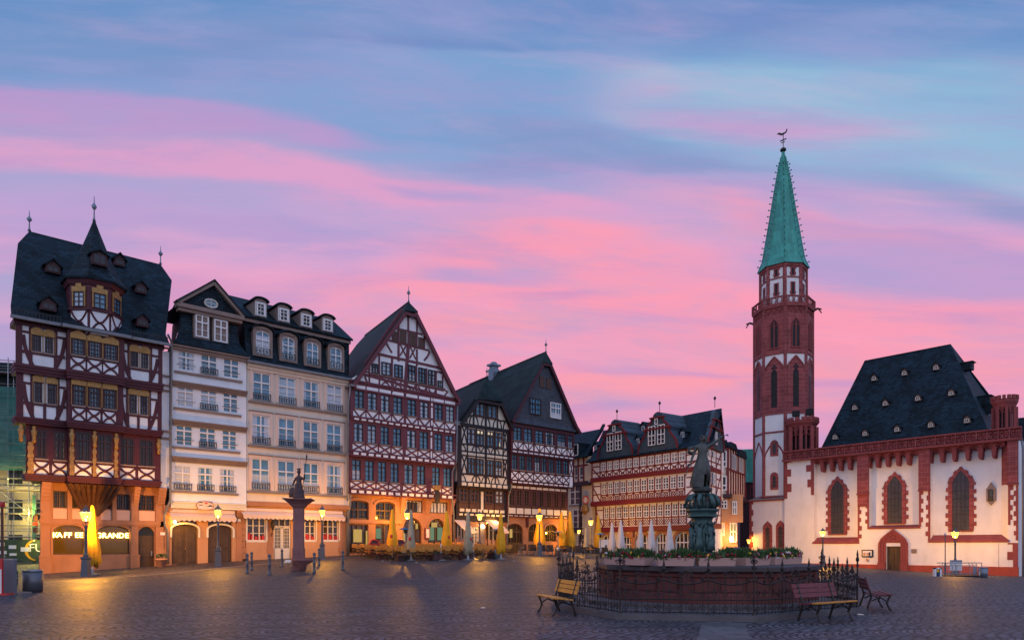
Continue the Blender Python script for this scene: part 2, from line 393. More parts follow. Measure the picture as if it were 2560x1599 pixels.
def pxg(x, Zd, y): return ((x-1280)/FPX*Zd, Zd, CAMZ-(y-HZY)/FPX*Zd)
ctrl = [(0,0,0),(-12,0,0),(12,0,0),(0,10,0),(10,10,0),(-10,10,0),(5,20,0),(12,20,0),(1,24,0),(10,25,0),(-10,22,.05),(-25,25,0),(-45,30,-.1),(25,20,-.1),(40,25,-.4),(55,40,-.9),(0,33,.2),
  pxg(215,37,1442), pxg(545,42.1,1416), pxg(805,47.9,1398.6), pxg(618,35,1433), pxg(857,36.5,1424), pxg(2250,65,1425), pxg(2060,71.3,1410), pxg(2388,60.8,1434), pxg(2540,58,1440), (28,45,-.35), (18,50,.05), (10,62,.5), (16,66,.3), (5,72,.62), (-60,60,-.1), (26,80,-.4), (60,75,-1.0), (-20,70,.5), (10,100,.5), (60,110,-1), (-60,110,.2)]
for x, y in ((103,1434),(345,1416),(610,1400),(870,1386),(1140,1378),(1440,1373)):
    Zr = ROW.depth(x); ctrl.append(pxg(x, Zr, y))
cp = np.array(ctrl); n_ = len(cp)
Kd = np.linalg.norm(cp[:,None,:2]-cp[None,:,:2], axis=2); A_ = np.zeros((n_+3, n_+3)); A_[:n_,:n_] = Kd+np.eye(n_)*(-.6)
A_[:n_,n_] = 1; A_[:n_,n_+1:] = cp[:,:2]; A_[n_,:n_] = 1; A_[n_+1:,:n_] = cp[:,:2].T
cf = np.linalg.solve(A_, np.concatenate([cp[:,2], np.zeros(3)]))
def G(x, y):
    v = float(np.dot(cf[:n_], np.hypot(cp[:,0]-x, cp[:,1]-y))+cf[n_]+cf[n_+1]*x+cf[n_+2]*y)
    d = math.hypot(x, y-40); k = min(1, max(0, (d-75)/60)); return max(-1.1, min(1.35, v))*(1-k)
def foot(x, y):                                  # where the ray through a photo point meets the ground
    r = (x-1280)/FPX; s_ = (y-HZY)/FPX; lo, hi = 3., 3.
    while hi < 200 and CAMZ-s_*hi > G(r*hi, hi): lo = hi; hi += 1.
    for _ in range(25):
        m_ = (lo+hi)/2
        if CAMZ-s_*m_ > G(r*m_, m_): lo = m_
        else: hi = m_
    return (r*hi, hi, G(r*hi, hi))
def at(x, Zd, z=None): X_ = (x-1280)/FPX*Zd; return (X_, Zd, G(X_, Zd) if z is None else z)
# ------------------------------------------------------------ ground: one sheet of setts, and the flagged path strips
def ground_mat():
    m = bpy.data.materials.new('cobblestones'); m.use_nodes = True; t = m.node_tree; t.nodes.clear(); L = t.links.new
    def n(ty, **k):
        x = t.nodes.new(ty)
        for a, v in k.items(): setattr(x, a, v)
        return x
    def mt(op, a, b=0., c=None):
        x = n('ShaderNodeMath', operation=op)
        for i, v in enumerate((a, b) if c is None else (a, b, c)):
            if isinstance(v, (int, float)): x.inputs[i].default_value = v
            else: L(v, x.inputs[i])
        return x.outputs[0]
    o = n('ShaderNodeOutputMaterial'); p = n('ShaderNodeBsdfPrincipled'); L(p.outputs[0], o.inputs[0])
    tc_ = n('ShaderNodeTexCoord'); s = n('ShaderNodeSeparateXYZ'); L(tc_.outputs['Object'], s.inputs[0])
    wn = n('ShaderNodeTexNoise'); L(tc_.outputs['Object'], wn.inputs['Vector']); wn.inputs['Scale'].default_value = .8; wn.inputs['Detail'].default_value = 3
    wob = mt('MULTIPLY', mt('SUBTRACT', wn.outputs['Fac'], .5), .35)
    ca, sa = math.cos(R(12)), math.sin(R(12))
    x = mt('ADD', mt('ADD', mt('MULTIPLY', s.outputs[0], ca), mt('MULTIPLY', s.outputs[1], sa)), wob)
    y = mt('ADD', mt('SUBTRACT', mt('MULTIPLY', s.outputs[1], ca), mt('MULTIPLY', s.outputs[0], sa)), wob)
    # segmental arches of setts: rows bent into fans 1.5 m wide
    fr = mt('SUBTRACT', mt('MULTIPLY', mt('FRACT', mt('DIVIDE', y, 1.5)), 2.), 1.)
    bow = mt('MULTIPLY', mt('SUBTRACT', 1., mt('MULTIPLY', fr, fr)), .5)
    cb = n('ShaderNodeCombineXYZ'); L(y, cb.inputs[0]); L(mt('ADD', x, bow), cb.inputs[1])
    b = n('ShaderNodeTexBrick'); L(cb.outputs[0], b.inputs['Vector']); b.inputs['Scale'].default_value = 1; b.inputs['Brick Width'].default_value = .17; b.inputs['Row Height'].default_value = .15
    b.inputs['Mortar Size'].default_value = .027; b.inputs['Mortar Smooth'].default_value = .6; b.offset = .5
    b.inputs['Color1'].default_value = (.165,.14,.158,1); b.inputs['Color2'].default_value = (.05,.044,.05,1); b.inputs['Mortar'].default_value = (.007,.005,.006,1)
    # joints between the fans show darker
    edge = n('ShaderNodeMapRange'); L(mt('ABSOLUTE', fr), edge.inputs[0]); edge.inputs[1].default_value = .88; edge.inputs[2].default_value = 1.; edge.inputs[3].default_value = 1.; edge.inputs[4].default_value = .3
    big = n('ShaderNodeTexNoise'); L(tc_.outputs['Object'], big.inputs['Vector']); big.inputs['Scale'].default_value = .22; big.inputs['Detail'].default_value = 8; big.inputs['Roughness'].default_value = .7
    bm_ = n('ShaderNodeMapRange'); L(big.outputs['Fac'], bm_.inputs[0]); bm_.inputs[1].default_value = .3; bm_.inputs[2].default_value = .7; bm_.inputs[3].default_value = .6; bm_.inputs[4].default_value = 1.5
    ed = n('ShaderNodeVectorMath', operation='SCALE'); L(b.outputs['Color'], ed.inputs[0]); L(mt('MULTIPLY', edge.outputs[0], bm_.outputs[0]), ed.inputs['Scale'])
    fine = n('ShaderNodeTexNoise'); L(tc_.outputs['Object'], fine.inputs['Vector']); fine.inputs['Scale'].default_value = 5.; fine.inputs['Detail'].default_value = 6
    hb = mt('ADD', mt('SUBTRACT', 1., b.outputs['Fac']), mt('MULTIPLY', fine.outputs['Fac'], .8))
    bp = n('ShaderNodeBump'); bp.inputs['Strength'].default_value = .9; bp.inputs['Distance'].default_value = .05; L(hb, bp.inputs['Height']); L(bp.outputs[0], p.inputs['Normal'])
    L(ed.outputs[0], p.inputs['Base Color'])
    rr = n('ShaderNodeMapRange'); L(big.outputs['Fac'], rr.inputs[0]); rr.inputs[3].default_value = .36; rr.inputs[4].default_value = .68; L(rr.outputs[0], p.inputs['Roughness'])
    p.inputs['IOR'].default_value = 1.4
    return m
def axis(lo, hi, near, far):
    v = [0.]; 
    while v[-1] < hi: v.append(v[-1]+max(near, min(far, abs(v[-1])*.045)))
    w = [0.]
    while w[-1] > lo: w.append(w[-1]-max(near, min(far, abs(w[-1])*.045)))
    return sorted(set(v+w))
gx, gy = axis(-700, 700, 1.2, 60), axis(-200, 900, 1.2, 60)
vs = [(x, y, G(x, y)) for y in gy for x in gx]; nx_ = len(gx)
fs = [[j*nx_+i, j*nx_+i+1, (j+1)*nx_+i+1, (j+1)*nx_+i] for j in range(len(gy)-1) for i in range(nx_-1)]
gm = bpy.data.meshes.new('ground'); gm.from_pydata(vs, [], fs); gm.materials.append(ground_mat()); gm.update()
for p_ in gm.polygons: p_.use_smooth = True
ground = bpy.data.objects.new('ground', gm); COL.objects.link(ground); ground['kind'] = 'structure'
def strip(name, line, w0, w1, m, lift):          # a ribbon of paving following the ground
    mb = MB(); P = []
    for (x0, y0), (x1, y1) in zip(line, line[1:]):
        l = math.hypot(x1-x0, y1-y0); k = max(1, int(l/1.0)); nx, ny = -(y1-y0)/l, (x1-x0)/l
        for i in range(k+1): t = i/k; x, y = x0+(x1-x0)*t, y0+(y1-y0)*t; P.append(((x+nx*w0, y+ny*w0), (x+nx*w1, y+ny*w1)))
    for (a, b), (c, d) in zip(P, P[1:]):
        mb.quad(*[(q_[0], q_[1], G(*q_)+lift) for q_ in (a, c, d, b)])
    o = obj(name, mb, m); o['kind'] = 'structure'; return o
M['flag'] = mat('paving_flags', (.12,.105,.11), .55, .25, .8, .4, pat='b', ps=(.7,.35,.02), spread=.25, swap='xy')
M['flagl'] = mat('gutter_stones', (.16,.14,.14), .5, .2, .8, .4, pat='b', ps=(.3,.16,.015), spread=.25, swap='xy')
# ------------------------------------------------------------ building kit
SH = .185                                        # the old plots run back slightly askew
def crop(x0, y0, s): return lambda x, y: (x0+s*x, y0+s*y)
class Bld:
    def __init__(s, name, label, F, xl, cat='house', base=None):
        u0 = F.u(xl); P = F.world(u0); g = G(*P) if base is None else base
        s.F = Fac(P, F.th, g); s.root = thing(name, label, cat, (P[0], P[1], g), F.th); s.parts = {}
    def mb(s, name, m):
        if (name, m) not in s.parts: s.parts[(name, m)] = MB()
        return s.parts[(name, m)]
    def flush(s, parent=None):
        for (n_, m_), b in s.parts.items():
            ps = pieces(b)
            if len(ps) > 95: ps = [b]
            for p_ in ps: obj(n_, p_, M[m_], parent or s.root)
        s.parts = {}
    def part(s, name, mb, m, parent=None, smooth=False): return obj(name, mb, M[m], parent or s.root, smooth)
    def U(s, p, off=0.): return s.F.u(p[0], off)
    def Zz(s, p, off=0.): return s.F.z(p[0], p[1], off)
    def zav(s, off, *ps): return sum(s.Zz(p, off) for p in ps)/len(ps)
def storey(mb, u0, u1, z0, z1, off, holes=(), back=5., rec=.16, shear=None, sides=True):
    sh = SH if shear is None else shear; y = -off
    us = sorted({u0, u1} | {min(max(v, u0), u1) for h in holes for v in h[:2]}); zs = sorted({z0, z1} | {min(max(v, z0), z1) for h in holes for v in h[2:4]})
    for a, b in zip(us, us[1:]):
        for c, d in zip(zs, zs[1:]):
            m_, n__ = (a+b)/2, (c+d)/2
            if any(h[0] < m_ < h[1] and h[2] < n__ < h[3] for h in holes): continue
            mb.quad((a,y,c),(b,y,c),(b,y,d),(a,y,d))
    for a, b, c, d in [h[:4] for h in holes]:
        mb.quad((a,y,c),(a,y+rec,c),(a,y+rec,d),(a,y,d)); mb.quad((b,y,c),(b,y,d),(b,y+rec,d),(b,y+rec,c))
        mb.quad((a,y,c),(b,y,c),(b,y+rec,c),(a,y+rec,c)); mb.quad((a,y,d),(a,y+rec,d),(b,y+rec,d),(b,y,d))
    if sides:
        k = back-y; ub0, ub1 = u0+sh*k, u1+sh*k
        mb.quad((u0,y,z0),(u0,y,z1),(ub0,back,z1),(ub0,back,z0)); mb.quad((u1,y,z0),(ub1,back,z0),(ub1,back,z1),(u1,y,z1))
        mb.quad((u0,y,z0),(ub0,back,z0),(ub1,back,z0),(u1,y,z0)); mb.quad((u0,y,z1),(u1,y,z1),(ub1,back,z1),(ub0,back,z1))
        mb.quad((ub0,back,z0),(ub0,back,z1),(ub1,back,z1),(ub1,back,z0))
def arch(u0, u1, zs, rise, n=10, kind='round'):
    pts = []
    c = (u0+u1)/2; w = (u1-u0)/2
    for i in range(n+1):
        t = i/n
        if kind == 'point':
            a = abs(2*t-1); zz = rise*(1-a**1.9)**.62 if t not in (0, 1) else 0
            zz = rise*math.sqrt(max(0, 1-a))*(.78+.22*(1-a)) if a < 1 else 0
            pts.append((u0+(u1-u0)*t, zs+zz))
        else: a = math.pi*(1-t); pts.append((c+w*math.cos(a), zs+rise*math.sin(a)))
    return pts
def spandrel(mb, u0, u1, zs, zt, rise, y, t=.0, kind='round', dep=.16):
    A = arch(u0, u1, zs, rise, 12, kind)
    for p, q_ in zip(A, A[1:]): mb.prism([p, q_, (q_[0], zt+.01), (p[0], zt+.01)], y-t, y+dep)
def archband(mb, u0, u1, zs, rise, w, y, t=.05, kind='round', legs=None, n=12):
    A = arch(u0, u1, zs, rise, n, kind); c = ((u0+u1)/2, zs)
    B = arch(u0-w, u1+w, zs, rise+w*(1.0 if kind == 'round' else 1.15), n, kind)
    if legs is not None: A = [(u0, legs)]+A+[(u1, legs)]; B = [(u0-w, legs)]+B+[(u1+w, legs)]
    for p, q_, r_, s_ in zip(A, A[1:], B[1:], B): mb.prism([p, q_, r_, s_], y-t, y+.03)
WN = [0]
def win(bd, u0, u1, z0, z1, off, fm='darkframe', nx=2, tr=.68, cols=2, rows=3, bar=.06, mun=.018, glass='glass', curt=.0, sill=None, rise=0., rec=.1, kind='round', trows=1, name='window', wm=None):
    y = -off+rec; f = MB(); zt = z1-rise
    if rise:
        A = arch(u0, u1, zt, rise, 10, kind); f.rect(u0, u0+bar, z0, zt, y, .05); f.rect(u1-bar, u1, z0, zt, y, .05); f.rect(u0, u1, z0, z0+bar, y, .05)
        for p, q_ in zip(A, A[1:]): f.beam((p[0], p[1]-bar/2), (q_[0], q_[1]-bar/2), bar, y, .05)
    else:
        f.rect(u0, u0+bar, z0, z1, y, .05); f.rect(u1-bar, u1, z0, z1, y, .05); f.rect(u0, u1, z0, z0+bar, y, .05); f.rect(u0, u1, z1-bar, z1, y, .05)
    H = z1-z0; ztr = z0+H*tr if tr else None
    cu = [u0+(u1-u0)*i/nx for i in range(nx+1)]
    top = lambda u: (zt + (rise*math.sqrt(max(0, 1-((u-(u0+u1)/2)/((u1-u0)/2))**2)) if rise else 0)) if rise else z1
    for u in cu[1:-1]: f.rect(u-bar*.5, u+bar*.5, z0, top(u), y, .06)
    if ztr: f.rect(u0, u1, ztr-bar*.55, ztr+bar*.55, y, .07)
    for a, b in zip(cu, cu[1:]):
        for i in range(1, cols):
            u = a+(b-a)*i/cols; f.rect(u-mun/2, u+mun/2, z0, top(u), y, .03)
    if rows > 1:
        hi = ztr or zt
        for i in range(1, rows): zz = z0+(hi-z0)*i/rows; f.rect(u0, u1, zz-mun/2, zz+mun/2, y, .025)
    if ztr and trows > 1:
        for i in range(1, trows): zz = ztr+(zt-ztr)*i/trows; f.rect(u0, u1, zz-mun/2, zz+mun/2, y, .025)
    o = obj(name, f, M[wm or fm], bd.root); WN[0] += 1
    g = MB()
    if rise: g.prism([(u0, z0)]+arch(u0, u1, zt, rise-.01, 10, kind)+[(u1, z0)], y+.03, y+.08)
    else: g.box(u0, u1, y+.03, y+.08, z0, z1)
    obj('pane', g, M[glass], o)
    if random.random() < curt:
        c = MB(); hi = z0+(zt-z0)*random.choice([.35, .5, .62, .9, .95]); e = (u1-u0)*.03
        if random.random() < .5: c.box(u0+e, u1-e, y+.018, y+.028, z0+.05, hi)
        else:
            w_ = (u1-u0)*random.uniform(.16, .3); hi = zt-.08
            c.box(u0+e, u0+e+w_, y+.018, y+.028, z0+.05, hi); c.box(u1-e-w_, u1-e, y+.018, y+.028, z0+.05, hi); c.box(u0+e, u1-e, y+.017, y+.027, hi-.04, hi-.001)
        obj('curtain', c, M[random.choice(['curtain', 'curtainw'])], o)
    if sill: s_ = MB(); s_.box(u0-.07, u1+.07, -off-.09, -off+rec, z0-.09, z0+.002); obj('sill', s_, M[sill], o)
    return o
def xstraight(mb, u0, u1, z0, z1, w, y, t=.04): mb.beam((u0, z0), (u1, z1), w, y, t); mb.beam((u0, z1), (u1, z0), w, y, t)
def xarc(mb, u0, u1, z0, z1, w, y, t=.04):
    zm = (z0+z1)/2; n = 8
    for sgn, ze in ((1, z1), (-1, z0)):
        mb.poly([(u0+(u1-u0)*i/n, ze-(ze-zm)*math.sin(math.pi*i/n)*.92) for i in range(n+1)], w, y, t)
    uc = (u0+u1)/2; s_ = min(u1-u0, z1-z0)*.13; mb.prism([(uc-s_, zm), (uc, zm-s_), (uc+s_, zm), (uc, zm+s_)], y-t-.016, y)
def vbrace(mb, u0, u1, z0, z1, w, y): um = (u0+u1)/2; mb.beam((u0, z1), (um-w*.4, z0), w, y, .04); mb.beam((u1, z1), (um+w*.4, z0), w, y, .04)
def curve(mb, p, q_, bow, w, y, n=6):
    dx, dz = q_[0]-p[0], q_[1]-p[1]
    mb.poly([(p[0]+dx*i/n-dz*bow*math.sin(math.pi*i/n), p[1]+dz*i/n+dx*bow*math.sin(math.pi*i/n)) for i in range(n+1)], w, y, .04)
def slab(mb, pts, t=.12):                        # a roof surface with a thickness, pts in local coordinates
    P = [Vector(p) for p in pts]; n = (P[1]-P[0]).cross(P[-1]-P[0]).normalized()
    if n.z < 0: n = -n
    k = len(P); a = mb.pts([p for p in P]+[p-n*t for p in P]); mb.f.append(a[:k]); mb.f.append(a[k:][::-1])
    for i in range(k): j = (i+1) % k; mb.f.append([a[i], a[j], a[k+j], a[k+i]])
def finial(bd, u, y, z, h, m='zinc', name='finial'):
    b = MB(); b.lathe([(.10, z), (.045, z+h*.15), (.03, z+h*.45), (.11, z+h*.52), (.15, z+h*.6), (.08, z+h*.68), (.03, z+h*.74), (.015, z+h)], 8, (u, y)); return bd.part(name, b, m, smooth=True)
def downpipe(bd, pts, r=.07):
    b = MB(); b.tube(pts, r, 7); return bd.part('downpipe', b, 'gutter', smooth=True)

# ============================================================ 1. the tall corner house with the oriel turret
C3 = crop(30, 780, .2909); C1 = crop(0, 480, .3769); C2 = crop(100, 1180, .172)
b1 = Bld('corner_house', 'tall dark red half-timbered corner house with gilded window crowns and an oriel turret', ROW, 103)
F = b1.F; U = b1.U; ZV = b1.zav
o1, o2, o3, bay = .75, 1.0, 1.2, .45
zb0 = ZV(o1, C3(150,1445), C3(1270,1500)); zb1 = ZV(o1, C3(110,1390), C3(1270,1450))
zc0 = ZV(o2, C3(40,960), C3(1285,1060)); zc1 = ZV(o2, C3(25,900), C3(1285,1012))
zd0 = ZV(o3, C3(40,520), C3(1285,680)); zd1 = ZV(o3, C3(20,455), C3(1285,598))
ze = ZV(o3, C3(20,45), C3(1290,295))
ub = [(U(C3(470,0), o1), U(C3(915,0), o1)), (U(C3(465,0), o2), U(C3(940,0), o2)), (U(C3(462,0), o3), U(C3(950,0), o3))]
ul1, ur1 = U(C3(118,0), o1), U(C3(1272,0), o1); ul2, ur2 = U(C3(35,0), o2), U(C3(1285,0), o2); ul3, ur3 = U(C3(30,0), o3), U(C3(1290,0), o3)
wall = b1.mb('wall', 'plaster'); wood = b1.mb('timber_frame', 'oxblood'); panel = b1.mb('plaster_panel', 'plaster')
# windows: three timber storeys
def zrow(off, a, b_): return (b1.Zz(C3(a[0],a[1]), off)+b1.Zz(C3(b_[0],b_[1]), off))/2, (b1.Zz(C3(a[0],a[2]), off)+b1.Zz(C3(b_[0],b_[2]), off))/2
H3, H2, H1 = [], [], []
crown = b1.mb('gilded_window_crown', 'gold')
def crowned(x0, x1, zt, zb, off, rows=3, tr=None):
    a, b_ = U(C3(x0,0), off), U(C3(x1,0), off)
    win(b1, a, b_, zb, zt, off, 'darkframe', 2, tr, 2, rows, .075, .03, 'glass', .25, 'sandgrey', rec=.02)
    y = -off; w = b_-a; h = .52; e = .10
    crown.prism([(a-e, zt-.03), (b_+e, zt-.03), (b_+e, zt+h*.45), (b_-w*.18, zt+h*.72), ((a+b_)/2, zt+h), (a+w*.18, zt+h*.72), (a-e, zt+h*.45)], y-.10, y+.01)
    crown.box(a-e, a-e+.03, y-.06, y+.01, zb, zt); crown.box(b_+e-.03, b_+e, y-.08, y+.01, zb, zt)
    return (a, b_, zb, zt)
zt, zb = zrow(o3, (214,197,340), (1055,335,470))
for x0, x1 in ((178,250),(283,352),(1022,1085),(1110,1170)): H3.append(crowned(x0, x1, zt, zb, o3, 3))
zt_, zb_ = zrow(o3+bay, (567,228,365), (850,275,415))
HB3 = [crowned(x0, x1, zt_, zb_, o3+bay, 4) for x0, x1 in ((515,620),(660,762),(795,900))]
ztl, zbl = zrow(o2, (225,603,775), (1125,712,880))
for x0, x1 in ((193,260),(305,375),(1010,1072),(1102,1162)): H2.append(crowned(x0, x1, ztl, zbl, o2, 3, .72))
zt2, zb2 = zrow(o2+bay, (570,625,800), (838,660,832))
HB2 = [crowned(x0, x1, zt2, zb2, o2+bay, 3, .72) for x0, x1 in ((525,620),(660,750),(790,888))]
zt1, zb1_ = zrow(o1, (255,1012,1252), (1152,1095,1325))
fl1w = []
for x0, x1 in ((205,300),(362,462),(932,1052),(1092,1218)):
    a, b_ = U(C3(x0,0), o1), U(C3(x1,0), o1); win(b1, a, b_, zb1_, zt1, o1, 'darkframe', 2, .72, 2, 3, .10, .03, 'glassd', .15, 'sandgrey', rec=.05); fl1w.append((a, b_, zb1_, zt1))
ztb, zbb = zrow(o1+bay, (610,1030,1275), (797,1048,1288))
bayw = []
for x0, x1 in ((548,678),(733,862)):
    a, b_ = U(C3(x0,0), o1+bay), U(C3(x1,0), o1+bay); win(b1, a, b_, zbb, ztb, o1+bay, 'darkframe', 2, .72, 2, 3, .10, .03, 'glassd', .1, 'sandgrey', rec=.05); bayw.append((a, b_, zbb, ztb))
storey(wall, ul3, ur3, zd1, ze, o3, [(h[0],h[1],h[2],h[3]) for h in H3], back=7)
storey(wall, ul2, ur2, zc1, zd0+.02, o2, [(h[0],h[1],h[2],h[3]) for h in H2], back=6.9)
wf = b1.mb('timber_wall', 'oxblood')
storey(wf, ul1, ur1, zb1, zc0+.02, o1, fl1w, back=6.8)
# floor bands
for (a, b_, z0, z1, off) in ((ul3, ur3, zd0, zd1, o3), (ul2, ur2, zc0, zc1, o2), (ul1, ur1, zb0, zb1, o1)):
    k = (z1-z0)/3
    for i in range(3): wood.box(a-.02-.03*i, b_+.02+.03*i, -off-.05-.06*i, .1, z0+k*i, z0+k*(i+1)-.004*(2-i))
wood.box(ul3-.1, ur3+.1, -o3-.12, .1, ze-.28, ze+.02)
# the bay through three storeys
bw = b1.mb('bay', 'oxblood')
for (a, b_), off, z0, z1, hh in ((ub[2], o3+bay, zd0, ze-.02, HB3), (ub[1], o2+bay, zc0, zd0, HB2), (ub[0], o1+bay, zb0, zc0, bayw)):
    storey(bw, a, b_, z0+.001, z1, off, hh, back=-off+bay+.05, shear=0)
for (a, b_), off, z0, z1 in ((ub[2], o3+bay, zd0, zd1), (ub[1], o2+bay, zc0, zc1), (ub[0], o1+bay, zb0, zb1)):
    k = (z1-z0)/3
    for i in range(3): bw.box(a-.03-.03*i, b_+.03+.03*i, -off-.05-.05*i, -off+.3, z0+k*i-.02, z0+k*(i+1)-.024)
def lattice(a, b_, z0, z1, off):
    panel.box(a, b_, -off-.015, -off+.01, z0, z1); xarc(wood, a, b_, z0, z1, .11, -off-.012, .045)
z1p, z0p = zrow(o3+bay, (567,393,495), (850,440,540))
for x0, x1 in ((503,630),(648,770),(785,912)): lattice(U(C3(x0,0),o3+bay), U(C3(x1,0),o3+bay), z0p, z1p, o3+bay)
z1p, z0p = zrow(o2+bay, (575,828,928), (838,860,955))
for x0, x1 in ((518,630),(648,758),(780,892)): lattice(U(C3(x0,0),o2+bay), U(C3(x1,0),o2+bay), z0p, z1p, o2+bay)
z1p, z0p = zrow(o1, (250,1288,1392), (1150,1348,1440))
for x0, x1 in ((186,318),(345,470),(922,1058),(1086,1224)): lattice(U(C3(x0,0),o1), U(C3(x1,0),o1), z0p, z1p, o1)
z1p, z0p = zrow(o1+bay, (610,1303,1402), (797,1316,1416))
for x0, x1 in ((538,682),(723,872)): lattice(U(C3(x0,0),o1+bay), U(C3(x1,0),o1+bay), z0p, z1p, o1+bay)
# timber of the plaster storeys
def frame1(off, lo, hi, bx, posts, rails, braces):
    for x in posts: wood.beam((U(C3(x,0),off), lo), (U(C3(x,0),off), hi), .17, -off, .045)
    for x0, x1, z, w in rails: wood.beam((U(C3(x0,0),off), z), (U(C3(x1,0),off), z), w, -off, .05)
    for x0, z0, x1, z1, bow in braces: curve(wood, (U(C3(x0,0),off), z0), (U(C3(x1,0),off), z1), bow, .19, -off)
hs = zb-.10
wood.rect(ul3, U(C3(86,0),o3), zd1, ze, -o3, .06); wood.rect(U(C3(1257,0),o3), ur3, zd1, ze, -o3, .06)
wood.rect(ul2, U(C3(96,0),o2), zc1, zd0, -o2, .06); wood.rect(U(C3(1250,0),o2), ur2, zc1, zd0, -o2, .06)
frame1(o3, zd1, ze, 0, (160,374,1005,1190), ((86,455,hs,.16),(950,1258,hs,.16),(86,160,ze-.62,.12),(374,460,ze-.62,.12),(950,1000,ze-.75,.12),(1190,1258,ze-.75,.12)),
  ((95,ze-.8,175,zd1,-.05),(452,ze-.7,372,zd1,.05),(952,ze-.9,1018,zd1,-.05),(1250,ze-.9,1184,zd1,.05)))
wood.rect(U(C3(262,0),o3), U(C3(270,0),o3), zb, ze, -o3, .04); wood.rect(U(C3(150,0),o3), U(C3(374,0),o3), zt+.42, ze, -o3, .035); wood.rect(U(C3(1000,0),o3), U(C3(1192,0),o3), zt+.42, ze, -o3, .035)
hs2 = zbl-.10
frame1(o2, zc1, zd0, 0, (172,393,993,1180), ((96,460,hs2,.16),(935,1250,hs2,.16),(96,165,zd0-.5,.12),(393,460,zd0-.5,.12),(940,993,zd0-.5,.12),(1180,1250,zd0-.5,.12)),
  ((100,zd0-.6,180,zc1,-.05),(458,zd0-.6,378,zc1,.05),(940,zd0-.6,1000,zc1,-.05),(1248,zd0-.6,1175,zc1,.05)))
for x in (280, 1085): wood.beam((U(C3(x,0),o2), zc1), (U(C3(x,0),o2), hs2), .14, -o2, .045)
wood.rect(U(C3(165,0),o2), U(C3(393,0),o2), ztl+.42, zd0, -o2, .035); wood.rect(U(C3(985,0),o2), U(C3(1182,0),o2), ztl+.42, zd0, -o2, .035)
# the floor-one white sills and gilded carvings
for x0, x1, off in ((130,184,o1),(490,532,o1+bay),(689,722,o1+bay),(874,908,o1+bay)):
    a, b_ = U(C3(x0,0), off), U(C3(x1,0), off); g_ = MB(); w = (b_-a)
    zs_ = [zb1+.02+(zc0-zb1-1.0)*i/8 for i in range(9)]
    for i in range(8): e = .03*(i % 2); g_.box(a+e, b_-e, -off-.14+e, -off, zs_[i], zs_[i+1]-.002)
    b1.part('gilded_column', g_, 'gold')
for x, off, zz in ((510,o1+bay,zc0-.08),(706,o1+bay,zc0-.08),(892,o1+bay,zc0-.08),(1257,o1,zc0-.1),(185,o1,zc0-.05),(72,o1+.1,zc0-.05)):
    u = U(C3(x,0), off); g_ = MB(); g_.lathe([(.05,zz-1.0),(.12,zz-.92),(.09,zz-.7),(.13,zz-.5),(.16,zz-.3),(.07,zz-.22),(.11,zz-.13),(.08,zz)], 8, (u, -off-.14), sy=.8)
    b1.part('gilded_figure', g_, 'gold', smooth=True)
# roof
ue0, ue1 = U(C1(75,0), 1.6), U(C1(1125,0), 1.6); ze0 = ZV(1.55, C1(75,818), C1(1120,1010))
RO = -3.6
ur0, ur1_ = U(C1(195,0), RO), U(C1(1065,0), RO); zr = ZV(RO, C1(195,270), C1(1065,470))
roof = b1.mb('roof', 'slate')
zk = ze0+(zr-ze0)*.80; yk = lambda z: -1.6+(z-ze0)/(zr-ze0)*(1.6-RO)
kl, kr = U(C1(118,0), RO+1.2), U(C1(1138,0), RO+1.2)
m_ = .4
slab(roof, [(ue0,-1.65,ze0),(ue1,-1.65,ze0),(ue1-.05,-1.0,ze0+.75),(ue0+.05,-1.0,ze0+.75)])
slab(roof, [(ue0+.05,-1.0,ze0+.75),(ue1-.05,-1.0,ze0+.75),(kr,-RO-1.25,zk),(kl,-RO-1.25,zk)])
slab(roof, [(kl,-RO-1.25,zk),(kr,-RO-1.25,zk),(ur1_,-RO,zr),(ur0,-RO,zr)])
slab(roof, [(ur0,-RO,zr),(ur1_,-RO,zr),(ue1+1.9,9,ze0),(ue0+2.6,9,ze0)])
slab(roof, [(kl,-RO-1.25,zk),(ur0,-RO,zr),(kl+.5,-RO+1.3,zk)]); slab(roof, [(kr,-RO-1.25,zk),(kr+.4,-RO+1.3,zk),(ur1_,-RO,zr)])
roof.box(ue0+.3, ue1-.3, -1.0, .3, ze0-.3, ze0+.5)
gab = b1.mb('side_gable', 'slate'); 
for uu, k2 in ((ue0+.25, kl+.2), (ue1-.35, kr-.2)): gab.f.append(gab.pts([(uu,-1.2,ze0),(k2,-RO-1.1,zk),(k2+.3,-RO+1.2,zk),(uu+1.2,8,ze0)]))
gt = b1.mb('gutter', 'gutter'); gt.box(ue0-.05, ue1+.05, -1.78, -1.6, ze0-.14, ze0+.03); gt.box(ub[2][0]-.3, ub[2][1]+.3, -2.0, -1.75, ze0-.18, ze0)
sg = b1.mb('snow_guard', 'iron')
for a, b_ in ((ue0+.1, ub[2][0]-.3), (ub[2][1]+.4, ue1-.1)):
    k = int((b_-a)/.16)
    for i in range(k+1): sg.box(a+(b_-a)*i/k-.015, a+(b_-a)*i/k+.015, -1.56, -1.53, ze0+.08, ze0+.42)
    sg.box(a, b_, -1.565, -1.535, ze0+.40, ze0+.44)
finial(b1, ur0, -RO, zr, 1.25); finial(b1, ur1_, -RO, zr, 1.25)
slab(roof, [(ub[2][0]-.35,-2.0,ze0-.05),(ub[2][1]+.35,-2.0,ze0-.05),(ub[2][1]-.1,-1.1,ze0+.55),(ub[2][0]+.1,-1.1,ze0+.55)])
